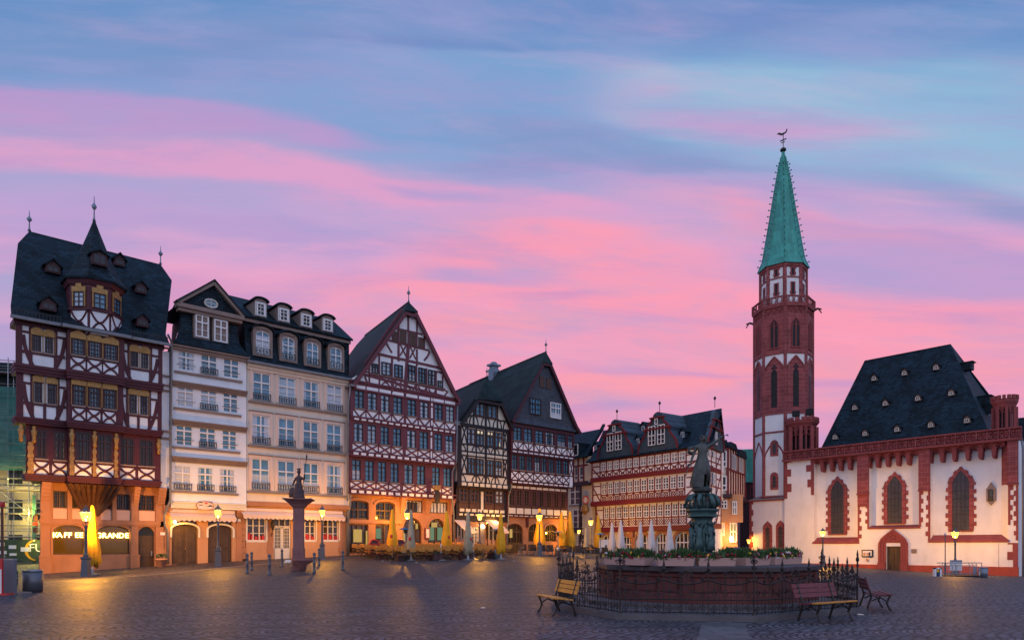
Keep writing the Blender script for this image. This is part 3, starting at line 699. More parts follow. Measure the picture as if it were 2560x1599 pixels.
# oriel turret on the bay
TO = .75
tu = (U(C1(455,0), TO)+U(C1(805,0), TO))/2; tr_ = (U(C1(805,0), TO)-U(C1(455,0), TO))/2*1.06
ty = -TO+.35; zt0 = ze0-.3; zt1_ = b1.Zz(C1(640,590), TO+.6); ztt = b1.Zz(C1(649,180), TO)
tw_ = MB(); tw_.lathe([(tr_,zt0),(tr_,zt1_)], 8, (tu,ty), R(22.5)); b1.part('turret_wall', tw_, 'oxblood')
tr2 = MB(); tr2.lathe([(tr_*1.2,zt1_-.12),(tr_*1.22,zt1_),(tr_*.93,zt1_+(ztt-zt1_)*.14),(tr_*.72,zt1_+(ztt-zt1_)*.32),(tr_*.44,zt1_+(ztt-zt1_)*.58),(tr_*.2,zt1_+(ztt-zt1_)*.82),(.05,ztt)], 8, (tu,ty), R(22.5)); b1.part('turret_roof', tr2, 'slate')
tb = MB(); tb.lathe([(tr_*1.05,zt1_-.4),(tr_*1.13,zt1_-.1)], 8, (tu,ty), R(22.5)); zs_ = b1.Zz(C1(640,795), TO+.5); tb.lathe([(tr_*1.07,zs_-.12),(tr_*1.07,zs_)], 8, (tu,ty), R(22.5)); b1.part('turret_cornice', tb, 'oxblood')
finial(b1, tu, ty, ztt-.05, 1.5)
ap = tr_*math.cos(R(22.5))
zw0, zw1 = b1.Zz(C1(640,792), TO+.5)+.05, b1.Zz(C1(640,690), TO+.5)
for k in (-1, 0, 1):
    a = k*R(45); n_v = Vector((math.sin(a), -math.cos(a))); t_v = Vector((math.cos(a), math.sin(a))); c_ = Vector((tu, ty))+n_v*ap; hw = tr_*.21
    def fx(mb, s0, s1, z0, z1, d0, d1): 
        pts = [c_+t_v*s0+n_v*d0, c_+t_v*s1+n_v*d0, c_+t_v*s1+n_v*d1, c_+t_v*s0+n_v*d1]; mb.pris2([(p.x, p.y) for p in pts], z0, z1)
    f = MB()
    for s in (-hw, hw-.06, -.03): fx(f, s, s+.06, zw0, zw1, -.02, .07)
    for z in (zw0, zw0+(zw1-zw0)*.33, zw0+(zw1-zw0)*.66, zw1-.06): fx(f, -hw, hw, z, z+.045, -.02, .065)
    w_o = obj('window', f, M['darkframe'], b1.root); g_ = MB(); fx(g_, -hw, hw, zw0, zw1, -.02, .03); obj('pane', g_, M['glass'] if k >= 0 else M['curtain'], w_o)
    cr_ = MB(); fx(cr_, -hw-.08, -hw-.02, zw0, zw1+.1, -.02, .08); fx(cr_, hw+.02, hw+.08, zw0, zw1+.1, -.02, .08); fx(cr_, -hw-.1, hw+.1, zw1+.02, zw1+.3, -.02, .09); fx(cr_, -hw*.55, hw*.55, zw1+.3, zw1+.48, -.02, .09); b1.part('gilded_window_crown', cr_, 'gold')
    p_ = MB(); fx(p_, -tr_*.33, tr_*.33, zt0+.05, zs_-.14, -.02, .02); b1.part('plaster_panel', p_, 'plaster')
    x_ = MB()
    for sg_ in (1, -1):
        n8 = 6; za, zb__ = (zs_-.14, zt0+.3)
        pr = [(-tr_*.33+tr_*.66*i/n8) for i in range(n8+1)]
        zz_ = [((zs_-.14) if sg_ > 0 else zt0+.12)-sg_*((zs_-.14-zt0-.12)/2)*math.sin(math.pi*i/n8) for i in range(n8+1)]
        x_.tube([tuple((c_+t_v*s+n_v*.03))+(z,) for s, z in zip(pr, zz_)], .06, 4)
    b1.part('timber_cross', x_, 'oxblood')
# roof dormers
def dormer(bd, u, z, ysurf, w, h, m='oxblood', rm='slate', name='dormer', fw='darkframe', d=1.2, arched=False, gl='glassd', rise=.45, lift=.0):
    y0 = ysurf-.12; f = MB(); f.box(u-w/2, u+w/2, y0, y0+d, z, z+h); 
    if not arched: f.prism([(u-w/2, z+h), (u+w/2, z+h), (u, z+h+rise)], y0, y0+.1)
    o = bd.part(name, f, m)
    g_ = MB(); g_.box(u-w/2+.09, u+w/2-.09, y0-.015, y0+.01, z+.1, z+h-.07); obj('pane', g_, M[gl], o)
    r_ = MB(); e = .16
    if arched:
        A = arch(u-w/2-e, u+w/2+e, z+h-.05, rise, 8)
        for p, q_ in zip(A, A[1:]): slab(r_, [(p[0],y0-.15,p[1]+.08),(q_[0],y0-.15,q_[1]+.08),(q_[0],y0+d+.5,q_[1]+.08),(p[0],y0+d+.5,p[1]+.08)], .1)
        f2 = MB(); f2.prism([(u-w/2, z+h-.05)]+arch(u-w/2, u+w/2, z+h-.05, rise-.05, 8)[1:-1]+[(u+w/2, z+h-.05)], y0+.0, y0+.2); obj('dormer_gable', f2, M[m], o)
    else:
        slab(r_, [(u-w/2-e,y0-.15,z+h-.06),(u,y0-.15,z+h+rise+.06),(u,y0+d+.6,z+h+rise+.06),(u-w/2-e,y0+d+.3,z+h-.06)], .08)
        slab(r_, [(u+w/2+e,y0-.15,z+h-.06),(u,y0-.15,z+h+rise+.06),(u,y0+d+.6,z+h+rise+.06),(u+w/2+e,y0+d+.3,z+h-.06)], .08)
    obj('dormer_roof', r_, M[rm], o)
    b_ = MB(); b_.rect(u-w/2+.07, u-w/2+.13, z+.08, z+h-.05, y0, .03); b_.rect(u+w/2-.13, u+w/2-.07, z+.08, z+h-.05, y0, .03); b_.rect(u-.02, u+.02, z+.08, z+h-.05, y0, .03)
    b_.rect(u-w/2+.07, u+w/2-.07, z+.07, z+.12, y0, .03); b_.rect(u-w/2+.07, u+w/2-.07, z+h-.1, z+h-.05, y0, .03); obj('window_frame', b_, M[fw], o); return o
def on_slope(bd, p, y0, z0, y1, z1):             # where the ray meets the slope running from (y0,z0) to (y1,z1)
    lo, hi = 0., 1.
    off = lambda t: -(y0+(y1-y0)*t)
    f = lambda t: bd.Zz(p, off(t))-(z0+(z1-z0)*t)
    a = f(0.)
    for _ in range(40):
        m__ = (lo+hi)/2
        if f(m__)*a > 0: lo = m__
        else: hi = m__
    t = (lo+hi)/2; return bd.U(p, off(t)), y0+(y1-y0)*t, z0+(z1-z0)*t
for p, w in ((C1(345,548), .75), (C1(315,795), .75), (C1(785,500), .62), (C1(925,680), .65), (C1(935,900), .65)):
    u, y, z = on_slope(b1, p, -1.2, ze0+.5, -RO, zr); dormer(b1, u, z, y-.25, w, .46, 'oxdark', rise=.34)
u, y, z = tu, ty-ap*.85, zt1_+.55; dormer(b1, u+.0, b1.Zz(C1(648,498), TO+.6), y-.1, .8, .7, 'oxdark', d=.7, rise=.15)
# ground storey in sandstone
gr = b1.mb('ground_wall', 'sandp'); gz = zb0+.02
u_l, u_r = 0., U(C3(1265,0))
def g1(x0, y0, x1, y1): return (U(C2(x0,0)), U(C2(x1,0)), b1.Zz(C2((x0+x1)/2,y1)), b1.Zz(C2((x0+x1)/2,y0)))
w1 = g1(185,760,650,1195); w2 = g1(830,770,1310,1190); dr = g1(1425,790,1665,1370); dr = (dr[0], dr[1], .02, dr[3])
mz = [g1(190,268,390,515), g1(465,275,640,520), g1(900,300,1035,530), g1(1110,318,1310,545), g1(1430,332,1670,553)]
storey(gr, u_l, u_r, -1.2, gz, 0, [w1, w2, dr]+mz, back=7, rec=.3)
for h, rs in ((w1,.42),(w2,.42),(dr,.5)): spandrel(gr, h[0], h[1], h[3]-rs, h[3], rs, 0, 0, dep=.3)
for h in (w1, w2):
    tr_m = b1.mb('window_surround', 'sandp'); archband(tr_m, h[0], h[1], h[3]-.42, .42, .12, 0, .07, legs=h[2])
    win(b1, h[0], h[1], h[2], h[3]-.0, -.12, 'brown', 1, None, 1, 1, .07, .02, 'litglass', 0, 'sandp', rise=.42, rec=.12, name='shop_window')
for h in mz:
    win(b1, h[0], h[1], h[2], h[3], -.12, 'brown', 2, None, 3, 4, .07, .02, 'glassd', 0, None, rec=.1)
pp = b1.mb('peach_panel', 'peach')
for h, x0, x1 in zip(mz, (190,465,880,1110,1430), (390,640,1035,1310,1670)): pp.box(U(C2(x0,0)), U(C2(x1,0)), -.03, .02, b1.Zz(C2((x0+x1)/2, 672+(x0-190)*.026)), b1.Zz(C2((x0+x1)/2, 520+(x0-190)*.03))-.02)
sc_ = b1.mb('string_course', 'sandp'); zs1 = ZV(0, C2(190,680), C2(1670,712)); sc_.box(u_l-.1, u_r+.05, -.16, .02, zs1-.25, zs1); sc_.box(u_l-.05, u_r+.02, -.11, .02, zs1-.34, zs1-.252)
pil = b1.mb('pilaster', 'sandp')
for x0, x1 in ((0,140),(395,460),(1045,1105),(1320,1420),(1675,1790)):
    a, b_ = U(C2(x0,0)), U(C2(x1,0)); pil.box(a, b_, -.13, .02, zs1, gz-.4); 
    if x0 in (0,1320,1675): pil.box(a, b_, -.14, .02, -.8, zs1-.35); pil.box(a-.06, b_+.06, -.22, .02, -.8, .95); pil.box(a-.08, b_+.08, -.25, .02, .95, 1.07)
# stone consoles under the jetty, and the timber fan under the bay
con = b1.mb('stone_console', 'sandp')
for x0, x1 in ((0,140),(1345,1425),(1690,1800)):
    a, b_ = U(C2(x0,0)), U(C2(x1,0))
    for i in range(6): con.box(a, b_, -.14-.10*i, .02, gz-1.25+.2*i, gz-1.05+.2*i)
fan = b1.mb('timber_bracket', 'brown'); c0 = (tu*.0+(U(C2(430,0))+U(C2(1060,0)))/2)
for i in range(9):
    t = i/8; ub_ = ub[0][0]+(ub[0][1]-ub[0][0])*t
    fan.tube([(c0+(t-.5)*.5, -.05, zs1+.3), (c0+(t-.5)*1.6, -.35, zs1+1.0), (ub_, -o1-bay+.1, zb0-.05)], .13, 6)
ds = MB(); ds.box(dr[0], dr[1], .16, .24, 0.02, dr[3]-.5-.05); ds.box(dr[0]+.1, dr[1]-.1, .12, .17, .9, .98); ds.box((dr[0]+dr[1])/2-.35, (dr[0]+dr[1])/2+.35, .13, .17, 1.2, 1.75)
d_o = b1.part('door', ds, 'doorbrown'); fl_ = MB(); fl_.prism([(dr[0], dr[3]-.55)]+arch(dr[0], dr[1], dr[3]-.5, .5, 8)+[(dr[1], dr[3]-.55)], .17, .22); obj('fanlight', fl_, M['glassd'], d_o)
kn = MB(); kn.box(dr[1]-.18, dr[1]-.12, .08, .15, 1.0, 1.3); obj('door_handle', kn, M['steel'], d_o)
pw = b1.mb('party_wall', 'plaster'); pw.box(U(C3(1278,0), .3), U(C3(1352,0), .3), -.3, .5, zb0, ze-.1)
pb = b1.mb('stone_band', 'sandgrey'); [pb.box(U(C3(1278,0), .3), U(C3(1352,0), .3), -.42, -.28, b1.Zz(C3(1315,y_), .3)-.12, b1.Zz(C3(1315,y_), .3)) for y_ in (300,540,620,665,1015,1075)]
wr = b1.mb('house_number', 'white'); a = U(C2(1738,0)); zz = b1.Zz(C2(1750,900)); wr.box(a, a+.28, -.17, -.13, zz-.05, zz+.13)
b1.flush()
# lit letters behind the two shop windows
def text_mesh(s, size, m, parent, loc, rot, name='lettering', ext=.01, align='CENTER', sx=1.):
    c = bpy.data.curves.new(name, 'FONT'); c.body = s; c.size = size; c.extrude = ext; c.align_x = align; t = bpy.data.objects.new(name, c); COL.objects.link(t)
    dg = bpy.context.evaluated_depsgraph_get(); me = bpy.data.meshes.new_from_object(t.evaluated_get(dg)); bpy.data.objects.remove(t); me.materials.clear(); me.materials.append(m)
    o = bpy.data.objects.new(name, me); COL.objects.link(o); o.parent = parent; o.location = loc; o.rotation_euler = rot; o.scale = (sx, 1, 1); return o
zL = b1.Zz(C2(400,945))
for ch, x in zip("KAFFEE", (228,290,380,442,542,605)): text_mesh(ch, .44, M['letter'], b1.root, (U(C2(x,0)), .10, b1.Zz(C2(x,945))), (R(90),0,0), 'lit_letter', .02)
for ch, x in zip("GRANDE", (860,942,1024,1105,1190,1270)): text_mesh(ch, .44, M['letter'], b1.root, (U(C2(x,0)), .10, b1.Zz(C2(x,950))), (R(90),0,0), 'lit_letter', .02)

# ============================================================ 2. white narrow house
E = crop(380, 680, .29766); GG = crop(380, 1100, .23152)
b2 = Bld('white_house', 'narrow white plastered house with slate pediment gable and oval attic window', ROW, 424)
F = b2.F; U = b2.U; ZV = b2.zav
ul, ur = U(E(160,0), .35), U(E(793,0), .35); of = .35
wall = b2.mb('wall', 'plaster'); corn = b2.mb('cornice', 'sandgrey'); 
zr_ = ZV(of, E(160,600), E(800,715)); zbot = ZV(of, GG(185,735), GG(970,745))
fl = []
def row(bd, cr_, xs, first, last, off, **k):
    zt_ = (bd.Zz(cr_(first[0], first[1]), off)+bd.Zz(cr_(last[0], last[1]), off))/2; zb_ = (bd.Zz(cr_(first[0], first[2]), off)+bd.Zz(cr_(last[0], last[2]), off))/2
    hs_ = []
    for x0, x1 in xs:
        a, b_ = bd.U(cr_(x0,0), off), bd.U(cr_(x1,0), off); win(bd, a, b_, zb_, zt_, off, **k); hs_.append((a, b_, zb_, zt_))
    return hs_
def railing(bd, a, b_, z0, z1, off, n=7):
    m_ = MB(); y = -off-.12; m_.box(a, b_, y-.015, y+.015, z1-.03, z1); m_.box(a, b_, y-.015, y+.015, z0, z0+.03)
    for i in range(n+1): u = a+(b_-a)*i/n; m_.box(u-.012, u+.012, y-.012, y+.012, z0, z1)
    for i in range(n): u = a+(b_-a)*(i+.5)/n; m_.tube([(u+.8*(b_-a)/n/2*math.cos(t*math.pi/4), y, (z0+z1)/2+(z1-z0)*.4*math.sin(t*math.pi/4)) for t in range(9)], .012, 3)
    m_.box(a-.0, a+.03, y, -off+.05, z1-.03, z1); m_.box(b_-.03, b_, y, -off+.05, z1-.03, z1)
    bd.part('window_railing', m_, 'iron')
rows2 = [(E, [(212,360),(405,550),(595,733)], (286,652,825), (664,735,898), .66), (E, [(205,355),(402,548),(592,725)], (280,947,1130), (658,1017,1188), .72),
  (E, [(195,345),(392,538),(585,715)], (270,1273,1455), (650,1332,1498), .72), (GG, [(235,425),(485,665),(725,900)], (330,262,528), (812,305,568), .68)]
allh = []
for i, (cr_, xs, a, b_, tr__) in enumerate(rows2):
    h = row(b2, cr_, xs, a, b_, of, fm='white', nx=2, tr=tr__, cols=1, rows=3, bar=.09, mun=.035, glass='glass', curt=.2 if i < 3 else .9, sill=None, rec=.06); allh += h
    z = h[0][2]; corn.box(h[0][0]-.18, h[2][1]+.18, -of-.12, -of+.05, z-.2, z-.06); railing(b2, h[1][0], h[1][1], z, z+.42, of)
    if i == 3: railing(b2, h[0][0], h[0][1], z, z+.42, of); railing(b2, h[2][0], h[2][1], z, z+.42, of)
    else:
        r_ = MB()
        for hh in (h[0], h[2]): r_.box(hh[0]-.04, hh[1]+.04, -of-.08, -of-.06, z+.38, z+.405)
        b2.part('guard_bar', r_, 'iron')
storey(wall, ul, ur, zbot, zr_, of, allh, back=5, rec=.1)
for cr_, p, q_ in ((E, (170,900), (788,1012)), (E, (165,1220), (785,1318)), (GG, (195,160), (1000,242))):
    z = ZV(of, cr_(*p), cr_(*q_)); corn.box(ul, ur, -of-.30, -of+.02, z-.10, z); corn.box(ul, ur, -of-.2, -of+.02, z-.22, z-.102); corn.box(ul, ur, -of-.1, -of+.02, z-.36, z-.222)
z = ZV(of, GG(185,655), GG(970,690)); zbtm = ZV(of, GG(185,705), GG(970,735)); fas = b2.mb('fascia', 'whiteg'); fas.box(ul+.1, ur-.05, -of-.12, -of+.02, zbtm, z); fas.box(ul+.1, ur-.05, -of-.2, -of+.02, z-.07, z+.01)
# curved slate mansard front and pediment
ro = b2.mb('roof', 'slate'); rc = b2.mb('roof_cornice', 'sandgrey')
rc.box(ul-.05, ur+.1, -of-.35, -of+.3, zr_-.16, zr_+.02); rc.box(ul, ur+.05, -of-.22, -of+.3, zr_-.34, zr_-.162)
zpd = ZV(.1, E(215,262), E(765,395)); prof = [(-of-.42, zr_), (-of-.12, zr_+.35), (.05, zr_+(zpd-zr_)*.35), (.12, zr_+(zpd-zr_)*.6), (.12, zpd)]
al, ar = U(E(165,0), .5), U(E(805,0), .5); bl, br = U(E(252,0)), U(E(722,0))
xs_ = [(al, ar), (al+(bl-al)*.35, ar-(ar-br)*.35), (al+(bl-al)*.72, ar-(ar-br)*.72), (al+(bl-al)*.92, ar-(ar-br)*.92), (bl, br)]
for (y0, z0), (y1, z1), (a0, c0_), (a1, c1_) in zip(prof, prof[1:], xs_, xs_[1:]): slab(ro, [(a0,y0,z0),(c0_,y0,z0),(c1_,y1,z1),(a1,y1,z1)], .1)
for sgn, k0 in ((0, 0), (1, 1)):
    pts = [(xs_[i][k0], prof[i][0]+.05, prof[i][1]) for i in range(5)]; 
    for p, q_ in zip(pts, pts[1:]): ro.quad(p, q_, (q_[0]+.9, 5, q_[2]), (p[0]+.9, 5, p[2]))
for x0, x1, yt, yb in ((357,468,367,553), (514,625,408,592)):
    a, b_ = U(E(x0,0)), U(E(x1,0)); zb_ = b2.Zz(E((x0+x1)/2, yb), 0); zt_ = b2.Zz(E((x0+x1)/2, yt), 0)
    rc.box(a-.09, b_+.09, -.14, .3, zb_-.1, zt_+.1); win(b2, a, b_, zb_, zt_, .17, 'white', 2, .66, 1, 2, .08, .03, 'glassd', 0, None, rec=.01)
pl, pr_, pa = U(E(205,0), .2), U(E(768,0), .2), U(E(515,0), .2); zpl = zpd; zpa = b2.Zz(E(515,92), .2)
pd = b2.mb('pediment', 'slate'); pd.prism([(pl+.1, zpl), (pr_-.1, zpl), (pa, zpa-.12)], -.12, 4.5)
for a, b_, w, dp in ((pl, pr_, .2, .42), (pl+.1, pr_-.1, .42, .28)): rc.box(a, b_, -dp, .2, zpl-w, zpl+.06 if w < .3 else zpl-.201)
for p in ((pl, zpl+.05), (pr_, zpl+.05)): rc.k += 1; dx, dz = pa-p[0], zpa-p[1]; l = math.hypot(dx, dz); nx_, nz__ = -dz/l*.14, dx/l*.14; rc.prism([(p[0]+nx_,p[1]+nz__),(p[0]-nx_,p[1]-nz__),(pa-nx_,zpa-nz__),(pa+nx_,zpa+nz__)], -.42 if p[0] == pl else -.425, .2)
for p in ((pl-.1, zpl+.1), (pr_+.1, zpl+.1)): slab(ro, [(p[0],-.5,p[1]),(pa,-.5,zpa+.2),(pa+.9,5,zpa+.2),(p[0]+.9,5,p[1])], .08)
ow = MB(); cu_, cz_ = U(E(498,0), .2), b2.Zz(E(498,262), .2); ru, rz_ = .42, .27
n = 20; ow.tube([(cu_+ru*math.cos(2*math.pi*i/n), -.16, cz_+rz_*math.sin(2*math.pi*i/n)) for i in range(n+1)], .055, 5); ow.box(cu_-.02, cu_+.02, -.17, -.13, cz_-rz_, cz_+rz_); ow.box(cu_-ru, cu_+ru, -.172, -.13, cz_-.02, cz_+.02)
o_ = b2.part('oval_window', ow, 'whiteg'); g_ = MB(); g_.prism([(cu_+ru*math.cos(2*math.pi*i/n), cz_+rz_*math.sin(2*math.pi*i/n)) for i in range(n)], -.14, -.05); obj('pane', g_, M['glass'], o_)
# ground storey
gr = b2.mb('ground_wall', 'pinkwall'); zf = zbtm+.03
def g2(x0, y0, x1, y1): return (U(GG(x0,0)), U(GG(x1,0)), b2.Zz(GG((x0+x1)/2,y1)), b2.Zz(GG((x0+x1)/2,y0)))
d1, d2 = g2(212,835,495,1310), g2(605,838,868,1300)
d1 = (d1[0], d1[1], .02, d1[3]); d2 = (d2[0], d2[1], .02, d2[3])
storey(gr, U(GG(130,0)), U(GG(970,0)), -1, zf, 0, [d1, d2], back=4.5, rec=.35)
for h, yt in ((d1, 905), (d2, 915)):
    za = b2.Zz(GG(350 if h is d1 else 735, yt)); dd = MB(); zsp = za-.32
    dd.prism([(h[0], .02), (h[1], .02)]+arch(h[0], h[1], zsp, .32, 10)[::-1], .2, .27); c = (h[0]+h[1])/2; dd.box(c-.03, c+.03, .17, .21, .02, za)
    for s in (-1, 1):
        for z0, z1 in ((.2, 1.0), (1.12, zsp-.1)): dd.box(c+s*.1 if s > 0 else h[0]+.12, h[1]-.12 if s > 0 else c-.1, .17, .21, z0, z1)
    o_ = b2.part('double_door', dd, 'doorbrown'); k_ = MB(); k_.box(c+.05, c+.09, .12, .18, 1.0, 1.15); obj('door_handle', k_, M['gold'], o_)
    ab = b2.mb('door_arch', 'whiteg'); archband(ab, h[0], h[1], zsp, .32, .12, .1, .2, legs=1.8)
    tf = MB(); tf.box(h[0], h[1], .22, .25, za-.3, h[3]); o_ = b2.part('transom_light', tf, 'glassw'); ff = MB()
    for i in range(9): t = math.pi*i/8; ff.tube([(c, .19, za-.05), (c+(h[1]-h[0])/2*.98*math.cos(t), .19, za-.05+(h[3]-za)*(.25+.75*math.sin(t)))], .015, 4)
    obj('iron_fan', ff, M['iron'], o_)
lw = MB(); lw.ball((d1[0]+.25, .15, d1[3]-.28), .09); b2.part('door_lamp', lw, 'mantle')
def awn(bd, a, b_, z, y0, drop, proj, name='awning', m='awning', scal=.32):
    w = MB(); slab(w, [(a,y0,z),(b_,y0,z),(b_,y0-proj,z-drop*.55),(a,y0-proj,z-drop*.55)], .03); n = max(3, int((b_-a)/scal)); y = y0-proj
    for i in range(n):
        a0, a1 = a+(b_-a)*i/n, a+(b_-a)*(i+1)/n; pts = [(a0, z-drop*.55)]+[(a0+(a1-a0)*j/5, z-drop*.55-drop*.28-drop*.17*math.sin(math.pi*j/5)) for j in range(6)]+[(a1, z-drop*.55)]
        w.prism(pts, y-.02, y)
    w.box(a, b_, y-.05, y+.03, z-drop*.6, z-drop*.5); w.box(a, b_, y0-.14, y0+.02, z-.04, z+.16)
    return bd.part(name, w, m)
za = ZV(.5, GG(205,770), GG(910,782)); awn(b2, U(GG(205,0),.5), U(GG(910,0),.5), za, -.12, .62, .4)
sh_ = MB(); su, sz = U(GG(575,0), .6), b2.Zz(GG(575,705), .6); ra, rb = U(GG(668,0), .6)-su, (b2.Zz(GG(575,660), .6)-b2.Zz(GG(575,752), .6))/2
sh_.prism([(su+ra*math.cos(2*math.pi*i/24), sz+rb*math.sin(2*math.pi*i/24)) for i in range(24)], -.62, -.56); sgn_ = b2.part('oval_sign', sh_, 'awning')
rim_ = MB(); rim_.tube([(su+ra*math.cos(2*math.pi*i/24), -.62, sz+rb*math.sin(2*math.pi*i/24)) for i in range(25)], .025, 4); obj('sign_rim', rim_, M['terracotta'], sgn_)
mk = MB(); 
for s, w in ((-.28, 1.), (.32, .85)):
    mk.prism([(su+s-.2*w, sz-.24*w), (su+s+.2*w, sz-.24*w), (su+s+.07, sz+.02), (su+s-.07, sz+.02)], -.635, -.62) if s < 0 else mk.prism([(su+s-.14, sz-.2), (su+s+.14, sz-.2), (su+s+.1, sz), (su+s-.1, sz)], -.635, -.62)
obj('dress_motif', mk, M['whitec'], sgn_)
mk = MB(); mk.prism([(su+.05+.075*1.2*(math.sin(t)**3), sz+.17+.06*1.2*(.8*math.cos(t)-.35*math.cos(2*t)-.12*math.cos(3*t))) for t in [2*math.pi*i/20 for i in range(20)]], -.64, -.62); obj('heart_motif', mk, M['redpaint'], sgn_)
mk = MB()
for s, w in ((-.3, .17), (.36, .13)): mk.box(su+s-w, su+s+w, -.638, -.62, sz+.19, sz+.215); mk.box(su+s-w*.5, su+s+w*.5, -.638, -.62, sz+.21, sz+.27)
mk.box(su-.4, su-.18, -.638, -.62, sz+.01, sz+.06); mk.prism([(su+.1, sz-.05), (su+.32, sz+.07), (su+.55, sz-.05), (su+.5, sz-.02), (su+.32, sz+.03), (su+.14, sz-.02)], -.638, -.62)
obj('hat_motif', mk, M['brown'], sgn_)
pil = b2.mb('stone_pier', 'sandp')
for x0, x1 in ((122,195),(905,972)): a, b_ = U(GG(x0,0)), U(GG(x1,0)); pil.box(a, b_, -.10, .02, -.8, 1.0); pil.box(a+.03, b_-.03, -.08, .02, 1.0, zf-.9); pil.box(a-.03, b_+.03, -.3, .02, zf-.35, zf); pil.box(a, b_, -.2, .02, zf-.6, zf-.352)
hn = b2.mb('house_number', 'white'); a = U(GG(915,0)); z = b2.Zz(GG(925,868)); hn.box(a, a+.22, -.13, -.09, z-.06, z+.12)
b2.flush()
uu = U(E(150,0), .4); downpipe(b2, [(U(E(135,0),1.3),-1.3,b2.Zz(E(135,525),1.3)), (uu+.05,-.6,b2.Zz(E(150,590),.6)), (uu,-.55,zbot+2.2), (uu-.0,-.5,zbot+.5), (uu-.3,-.3,zbot-.5), (uu-.25,-.2,2.6), (uu-.05,-.14,2.2), (uu-.05,-.14,.1)])

# ============================================================ 3. cream house with two rows of dormers
b3 = Bld('cream_house', 'broad cream plastered house with four tall windows per floor, arched dormers above', ROW, 614)
F = b3.F; U = b3.U; ZV = b3.zav; of = .25
ul, ur = U(E(796,0), of), U(E(1657,0), of)
wall = b3.mb('wall', 'cream'); zg = ZV(of+.3, E(800,742), E(1660,900)); z0_ = ZV(of, GG(980,650), GG(2110,705))
allh = []
for i, (cr_, xs, a, b_) in enumerate([(E, [(845,995),(1062,1208),(1270,1405),(1467,1598)], (920,842,1072), (1532,952,1172)), (E, [(840,990),(1060,1200),(1268,1400),(1465,1592)], (915,1192,1440), (1528,1285,1510)),
        (GG, [(1075,1270),(1355,1545),(1630,1800),(1885,2050)], (1172,195,532), (1967,266,582))]):
    h = row(b3, cr_, xs, a, b_, of, fm='white', nx=2, tr=.64, cols=1, rows=3, bar=.085, mun=.03, glass='glass', curt=.5 if i < 2 else .9, rec=.08); allh += h
    tm = b3.mb('window_surround', 'awning'); sl = b3.mb('sill', 'sandgrey'); hd = b3.mb('window_head', 'sandgrey')
    for q_ in h:
        for a0, a1, c0_, c1_ in ((q_[0]-.2, q_[0], q_[2], q_[3]+.2), (q_[1], q_[1]+.2, q_[2], q_[3]+.2), (q_[0], q_[1], q_[3], q_[3]+.2)): tm.box(a0, a1, -of-.06, -of+.02, c0_, c1_)
        sl.box(q_[0]-.3, q_[1]+.3, -of-.16, -of+.02, q_[2]-.24, q_[2]-.1)
        if i: hd.box(q_[0]-.24, q_[1]+.24, -of-.12, -of+.02, q_[3]+.2, q_[3]+.27)
        railing(b3, q_[0]+.02, q_[1]-.02, q_[2]-.02, q_[2]+.5, of)
storey(wall, ul, ur, z0_, zg, of, allh, back=6, rec=.12)
cn = b3.mb('eaves_cornice', 'cream'); cn.box(ul, ur, -of-.12, -of+.02, zg-.5, zg-.3); cn.box(ul, ur, -of-.24, -of+.02, zg-.3, zg-.06)
gt = b3.mb('gutter', 'gutter'); gt.box(ul-.1, ur+.1, -of-.48, -of-.3, zg-.1, zg+.05)
ro = b3.mb('roof', 'slate'); zm = ZV(-.5, E(768,415), E(1655,605)); aL, aR = U(E(766,0), -.5), U(E(1655,0), -.5)
slab(ro, [(ul-.1,-of-.42,zg),(ur+.1,-of-.42,zg),(ur,0.05,zg+.55),(ul,0.05,zg+.55)]); slab(ro, [(ul,.05,zg+.55),(ur,.05,zg+.55),(aR,.5,zm),(aL,.5,zm)])
mc = b3.mb('mansard_cornice', 'sandgrey'); mc.box(aL, aR, .22, .6, zm-.02, zm+.22); mc.box(aL-.03, aR+.03, .15, .6, zm+.22, zm+.3)
zrd = ZV(-3.5, E(618,188), E(835,236)); rl, rr = U(E(618,0), -3.5), U(E(1515,0), -3.5)
slab(ro, [(aL-.1,.05,zm+.3),(aR+.12,.05,zm+.3),(rr,3.5,zrd),(rl,3.5,zrd)]); slab(ro, [(aR+.12,.05,zm+.3),(rr,3.5,zrd),(rr+.3,5,zrd-1)]); slab(ro, [(rl,3.5,zrd),(rr,3.5,zrd),(rr+1,6.5,zm),(rl+1,6.5,zm)])
bdy = b3.mb('attic_wall', 'slate'); bdy.f.append(bdy.pts([(ur-.02,-of,zg),(ur-.02+.8,5.5,zg),(aR+.8,5.5,zm+.3),(aR,.5,zm+.3)])); bdy.f.append(bdy.pts([(ul,-of,zg),(ul+.8,5.5,zg),(aL+.8,5.5,zm+.3),(aL,.5,zm+.3)])); bdy.f.append(bdy.pts([(rl+.02,3.5,zrd),(aL,.05,zm+.3),(aL+1,6.5,zm)]))
